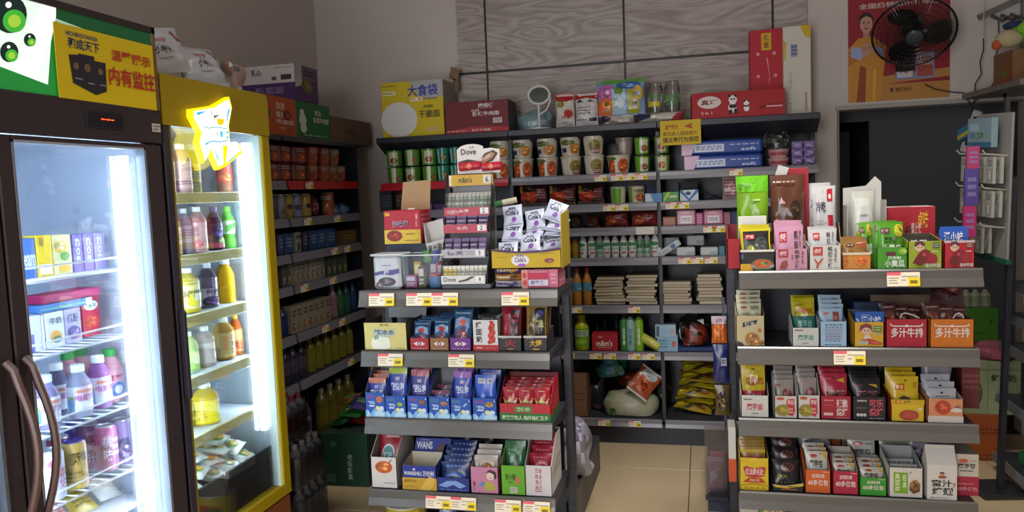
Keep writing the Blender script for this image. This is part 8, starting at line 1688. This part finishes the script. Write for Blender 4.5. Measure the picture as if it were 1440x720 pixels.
# ---- high shelf on the right with a kraft box and a plush bird
sh_ = tag(empty('high_shelf',(1.95,4.85,2.0)),'grey wall shelf board at the top right carrying a kraft box','shelf')
a = onY(1372,138,5.0); 
obj('board',MB().prism([(1.50 - 1.95,.35),(RX - 1.952,.35),(RX - 1.952,-.35),(1.56 - 1.95,-.35)],.0,.03,mat('#6f6b68','s'),'xy').mesh('board'),sh_)
sh_.location.z = 2.035
obj('bracket',MB().box((-.30,.1,-.12),(-.28,.14,0),mat('#6a6663','s')).box((-.30,-.3,-.02),(-.28,.14,0),mat('#6a6663','s')).mesh('bracket'),sh_)
kb_ = place(carton(.30,.22,.19,'#7d5a38',front=[('b',.2,.3,.6,.5,'#5a3a22',2)],left=[('p',[(.3,.1),(.9,.1),(.9,.5),(.5,.4)],'#9a4a24'),('e',.6,.35,.12,.1,'#5a7a3a')],faces=['#7d5a38',None,None,None,None,None]),'kraft_box','tan kraft box on the grey high shelf at the right edge','box',(1.775,4.95,2.0655),(0,0,R_(6)))
pb_ = tag(empty('plush_bird',(1.672,4.90,2.316)),'green and cream plush bird toy with orange beak, perched on the kraft box','plush toy')
GRN,CRM = mat('#5f9a1c','x'),mat('#b8a886','x')
def blob(c,r,sc,m,nm,n=14):
    b = MB(); vs = []
    for j in range(9):
        ph = math.pi * (j + .02) / 8.04
        for i in range(n):
            th = 2 * math.pi * i / n; k = 1 + .05 * math.sin(5 * th + 3 * ph)
            vs.append((c[0] + r * sc[0] * k * math.sin(ph) * math.cos(th),c[1] + r * sc[1] * k * math.sin(ph) * math.sin(th),c[2] + r * sc[2] * math.cos(ph)))
    b.add(vs,[(j * n + i,(j + 1) * n + i,(j + 1) * n + (i + 1) % n,j * n + (i + 1) % n) for j in range(8) for i in range(n)],m)
    return b.mesh(nm,True)
obj('body',blob((.06,0,.04),.085,(1.2,.9,.8),GRN,'body'),pb_)
obj('head',blob((-.035,-.02,.005),.062,(1.15,.9,.8),CRM,'head'),pb_)
obj('beak',blob((-.098,-.03,-.025),.028,(.9,.7,1),mat('#b8562a','x'),'beak'),pb_)
obj('cap',blob((.0,-.01,.075),.05,(1.3,.9,.5),mat('#23305a','x'),'cap'),pb_)
obj('wing',blob((.05,-.07,.05),.05,(1.2,.4,.8),mat('#74b024','x'),'wing'),pb_)
# grey rail bracket high on the wall
br = tag(empty('rail_bracket',onY(1400,15,5.225)),'grey metal rail bracket with clips at the top right corner','bracket')
obj('rail',MB().box((-.09,-.02,-.01),(.35,.03,.02),mat('#6a6560','s'),T=Matrix.Rotation(R_(-22),4,'Y')).mesh('rail'),br)
obj('upright_bar',MB().box((.14,0,-.35),(.17,.03,.25),mat('#77736e','s')).mesh('upright_bar'),br)
for k in range(3): obj('clip',MB().tube([(-.03 + .05 * k,-.02,-.03),(.02 + .05 * k,-.05,-.07),(.06 + .05 * k,-.04,-.05)],.009,mat('#35343a','s'),6).mesh('clip',True),br)
# ---- hook rack of white blister packs, standing at an angle
hk = tag(empty('hook_rack',onY(1390,362,4.3)),'grey display board with rows of white hooks and blister packs','rack')
hk.rotation_euler = (0,R_(3),R_(-80))
BRD = mat('#8c8a84','s')
obj('board',MB().box((-.16,0,0),(.16,.012,.70),BRD,bev=.003).mesh('board'),hk)
obj('bottom_trim',MB().box((-.165,-.004,-.012),(.165,.016,.012),mat('#1f5a44','s')).mesh('bottom_trim'),hk)
HK = mat('#b4b0a6','s')
k = 0
for rz_ in (.16,.34,.50):
    for cx_ in (-.11,-.03,.05,.13):
        obj('hook',MB().tube([(cx_,0,rz_),(cx_,-.10,rz_ + .012),(cx_,-.115,rz_ + .03)],.004,HK,6).mesh('hook',True),hk)
bp = carton(.06,.014,.125,'#a8a69c',front=[('r',.2,.1,.8,.55,'#8f8d88'),('r',.35,.15,.65,.5,'#c4c2ba'),('b',.2,.65,.8,.9,'#6f6d68',3)])
hkM = Matrix.Translation(hk.location) @ hk.rotation_euler.to_matrix().to_4x4()
for ri,rz_ in enumerate((.16,.34,.50)):
    for ci,cx_ in enumerate((-.11,-.03,.05,.13)):
        for dd in range(2):
            if ri == 0 and ci in (0,3) : continue
            p = hkM @ Vector((cx_,-.035 - .035 * dd,rz_ - .13))
            place(bp,'blister_pack',f'white blister pack, {("lower", "middle", "upper")[ri]} row of the hook rack, {nth(ci, 4)}, {"front" if dd else "rear"}','pack',p,hk.rotation_euler,'blister packs on the hook rack')
for xl,xr,yt,yb,c,lb in ((1357,1376,238,289,'#4f3f8a','violet card pack at the left edge of the hook rack'),(1355,1373,290,333,'#b02a6a','magenta card pack at the left edge of the hook rack'),(1360,1378,206,237,'#a83a6a','pink card pack at the top left of the hook rack')):
    a,c2 = onY(xl,yt,4.10),onY(xr,yb,4.10)
    place(carton(c2.x - a.x,.02,a.z - c2.z,c,front=[('b',.2,.2,.8,.8,'#8a7ab0',3)]),'card_pack',lb,'pack',((a.x + c2.x) / 2,4.11,c2.z))
p = hkM @ Vector((.0,-.05,.535)); place(carton(.22,.03,.14,'#7f97a0',front=[('r',.1,.55,.5,.8,'#9ab4bc'),('r',.0,.0,1,.18,'#3a6a8a'),('t','防疫',.42,.3,.68,.52,'#3f8a4a'),('b',.1,.3,.35,.5,'#4a7a94',2)]),'tissue_box','pale blue box with green characters on top of the hook rack','box',p,hk.rotation_euler)
p = hkM @ Vector((-.19,-.03,.57)); place(carton(.11,.03,.06,'#2f6f8a',front=[('r',0,.2,1,.5,'#b8a02a')]),'card_pack','blue and yellow card at the top left of the hook rack','pack',p,(hk.rotation_euler[0],R_(-14),hk.rotation_euler[2]))
obj('foot_post',MB().box((.12,.014,-1.14),(.145,.04,.4),NAVY).box((.02,-.08,-1.155),(.2,.12,-1.14),NAVY).mesh('foot_post'),hk)
# ---- shelving along the right side, its shelf ends cut by the frame
rs = tag(empty('side_shelving',(1.75,4.35,0)),'dark shelving at the right edge running along the right side','shelving')
RX0,RYA,RYB = 1.50,3.75,4.62
RS = [.10,.42,.70,.86,1.03]
for i,z in enumerate(RS):
    x0 = RX0 + .015 * i
    b = MB().box((x0,RYA,z - .025),(2.02,RYB,z),DECK,bev=.003)
    s = under(rs,obj('shelf',b.mesh('shelf'),rs))
    under_ch = MB().prism([(x0,z + .004),(x0 - .008,z + .002),(x0 - .016,z - .04),(x0 - .006,z - .04),(x0,z - .02)],RYA,RYB,mat('#6f7072','g'),'xz')
    obj('price_channel',under_ch.mesh('price_channel'),s)
under(rs,obj('back_panel',MB().box((2.03,RYA,0),(2.05,RYB,1.2),NAVY).mesh('back_panel'),rs))
for y in (RYA - .02,RYB + .02): under(rs,post(rs,2.0,y - .02,0,1.2))
for i,(z,y,c,w,d,h,lb) in enumerate(((1.03,4.5,'#23252c',.16,.2,.24,'black packet box on the top right-hand shelf'),(1.03,4.28,'#5a2226',.14,.16,.16,'dark red packet box on the top right-hand shelf'),(.86,4.45,'#8a8474',.2,.22,.06,'stack of cream sheets on the right-hand shelf'),(.70,4.45,'#3f444e',.2,.2,.09,'slate box on the middle right-hand shelf'),(.42,4.48,'#2f3340',.22,.2,.18,'dark bag-like box on the lower right-hand shelf'),(.42,4.22,'#565a6a',.18,.2,.2,'grey-blue box on the lower right-hand shelf'),(.10,4.35,'#2c7a4a',.24,.3,.06,'green packet lying on the bottom right-hand shelf'))):
    place(carton(d,w,h,c,front=[('b',.1,.3,.9,.7,'#8a8a8a',2)]),'goods_box',lb,'box',(RX0 + .22,y,z + .001),(0,0,R_(4)))
tgp = onX(1437,205,1.6)
# ---- stack of cartons between the right gondola and the right-hand shelves
def stack(xl,xr,yt,yb,Y,d,z,name,label,cat,col,**k):
    a,c = onY(xl,yt,Y),onY(xr,yt,Y); h = a.z - z
    place(carton(c.x - a.x,d,h,col,**k),name,label,cat,((a.x + c.x) / 2,Y + d / 2,z)); return z + h
zt = stack(1330,1412,640,700,4.75,.38,.001,'fruit_carton','big dull orange carton on the floor right of the right gondola','carton','#8f4a20',front=[('b',.5,.3,.9,.5,'#6a3416',2)])
za = stack(1332,1412,583,640,4.77,.34,zt + .001,'fruit_carton','orange carton stacked on the floor carton, below the pale green one','carton','#a8521f',front=[('b',.5,.5,.9,.7,'#7a3a16',2)])
zg = stack(1352,1436,508,583,4.79,.32,za + .001,'milk_carton_case','pale green printed carton under the pink plastic bag','carton','#a3ad84',front=[('t','鲜牛奶',.5,.62,.92,.76,'#3a4030'),('f',.28,.4,.08,.2,'#5a6a34','#7a8a4a'),('r',.44,0,.455,1,'#8a946c'),('r',0,.84,1,.86,'#8a946c')])
q = onY(1402,505,4.84)
place(sack(.24,.2,.085,'#b8617a',seed=71,fin='s',lump=.2),'plastic_bag','crumpled pink plastic bag lying on the pale green carton','bag',(q.x,4.9,zg + .001))
zz_ = stack(1352,1400,480,505,4.98,.14,zg + .001,'snack_box','red and cream box under the bright green box','box','#7a2a2c',front=[('r',.1,.2,.4,.8,'#8a9a84'),('r',.6,.2,.9,.8,'#8a9a84')])
z3_ = stack(1352,1404,434,480,4.98,.14,zz_ + .001,'snack_box','bright green box with a dark leaf mark behind the orange carry box','box','#3f7f1c',front=[('p',[(.74,.45),(.84,.6),(.86,.75),(.78,.65)],'#2a4a2a'),('b',.2,.2,.8,.3,'#2f6a2a',1)])
for i,px in enumerate((1358,1371,1385)):
    q = onY(px,425,5.05); place(bottle(.03,.10,'#8f957c','#a8a894',label='#8a8f78',fin='g',n=12),'small_bottle',f'small pale bottle on the bright green box, {nth(i, 3)}','bottle',(q.x,5.05,z3_ + .001),None or (0,0,0),'pale bottles on the bright green box')
q = onY(1342,428,5.1); place(carton(.05,.06,.16,'#a8962a'),'snack_box','narrow yellow box at the left of the pale bottles','box',(onY(1343,430,5.16).x,5.16,zz_ + .20))
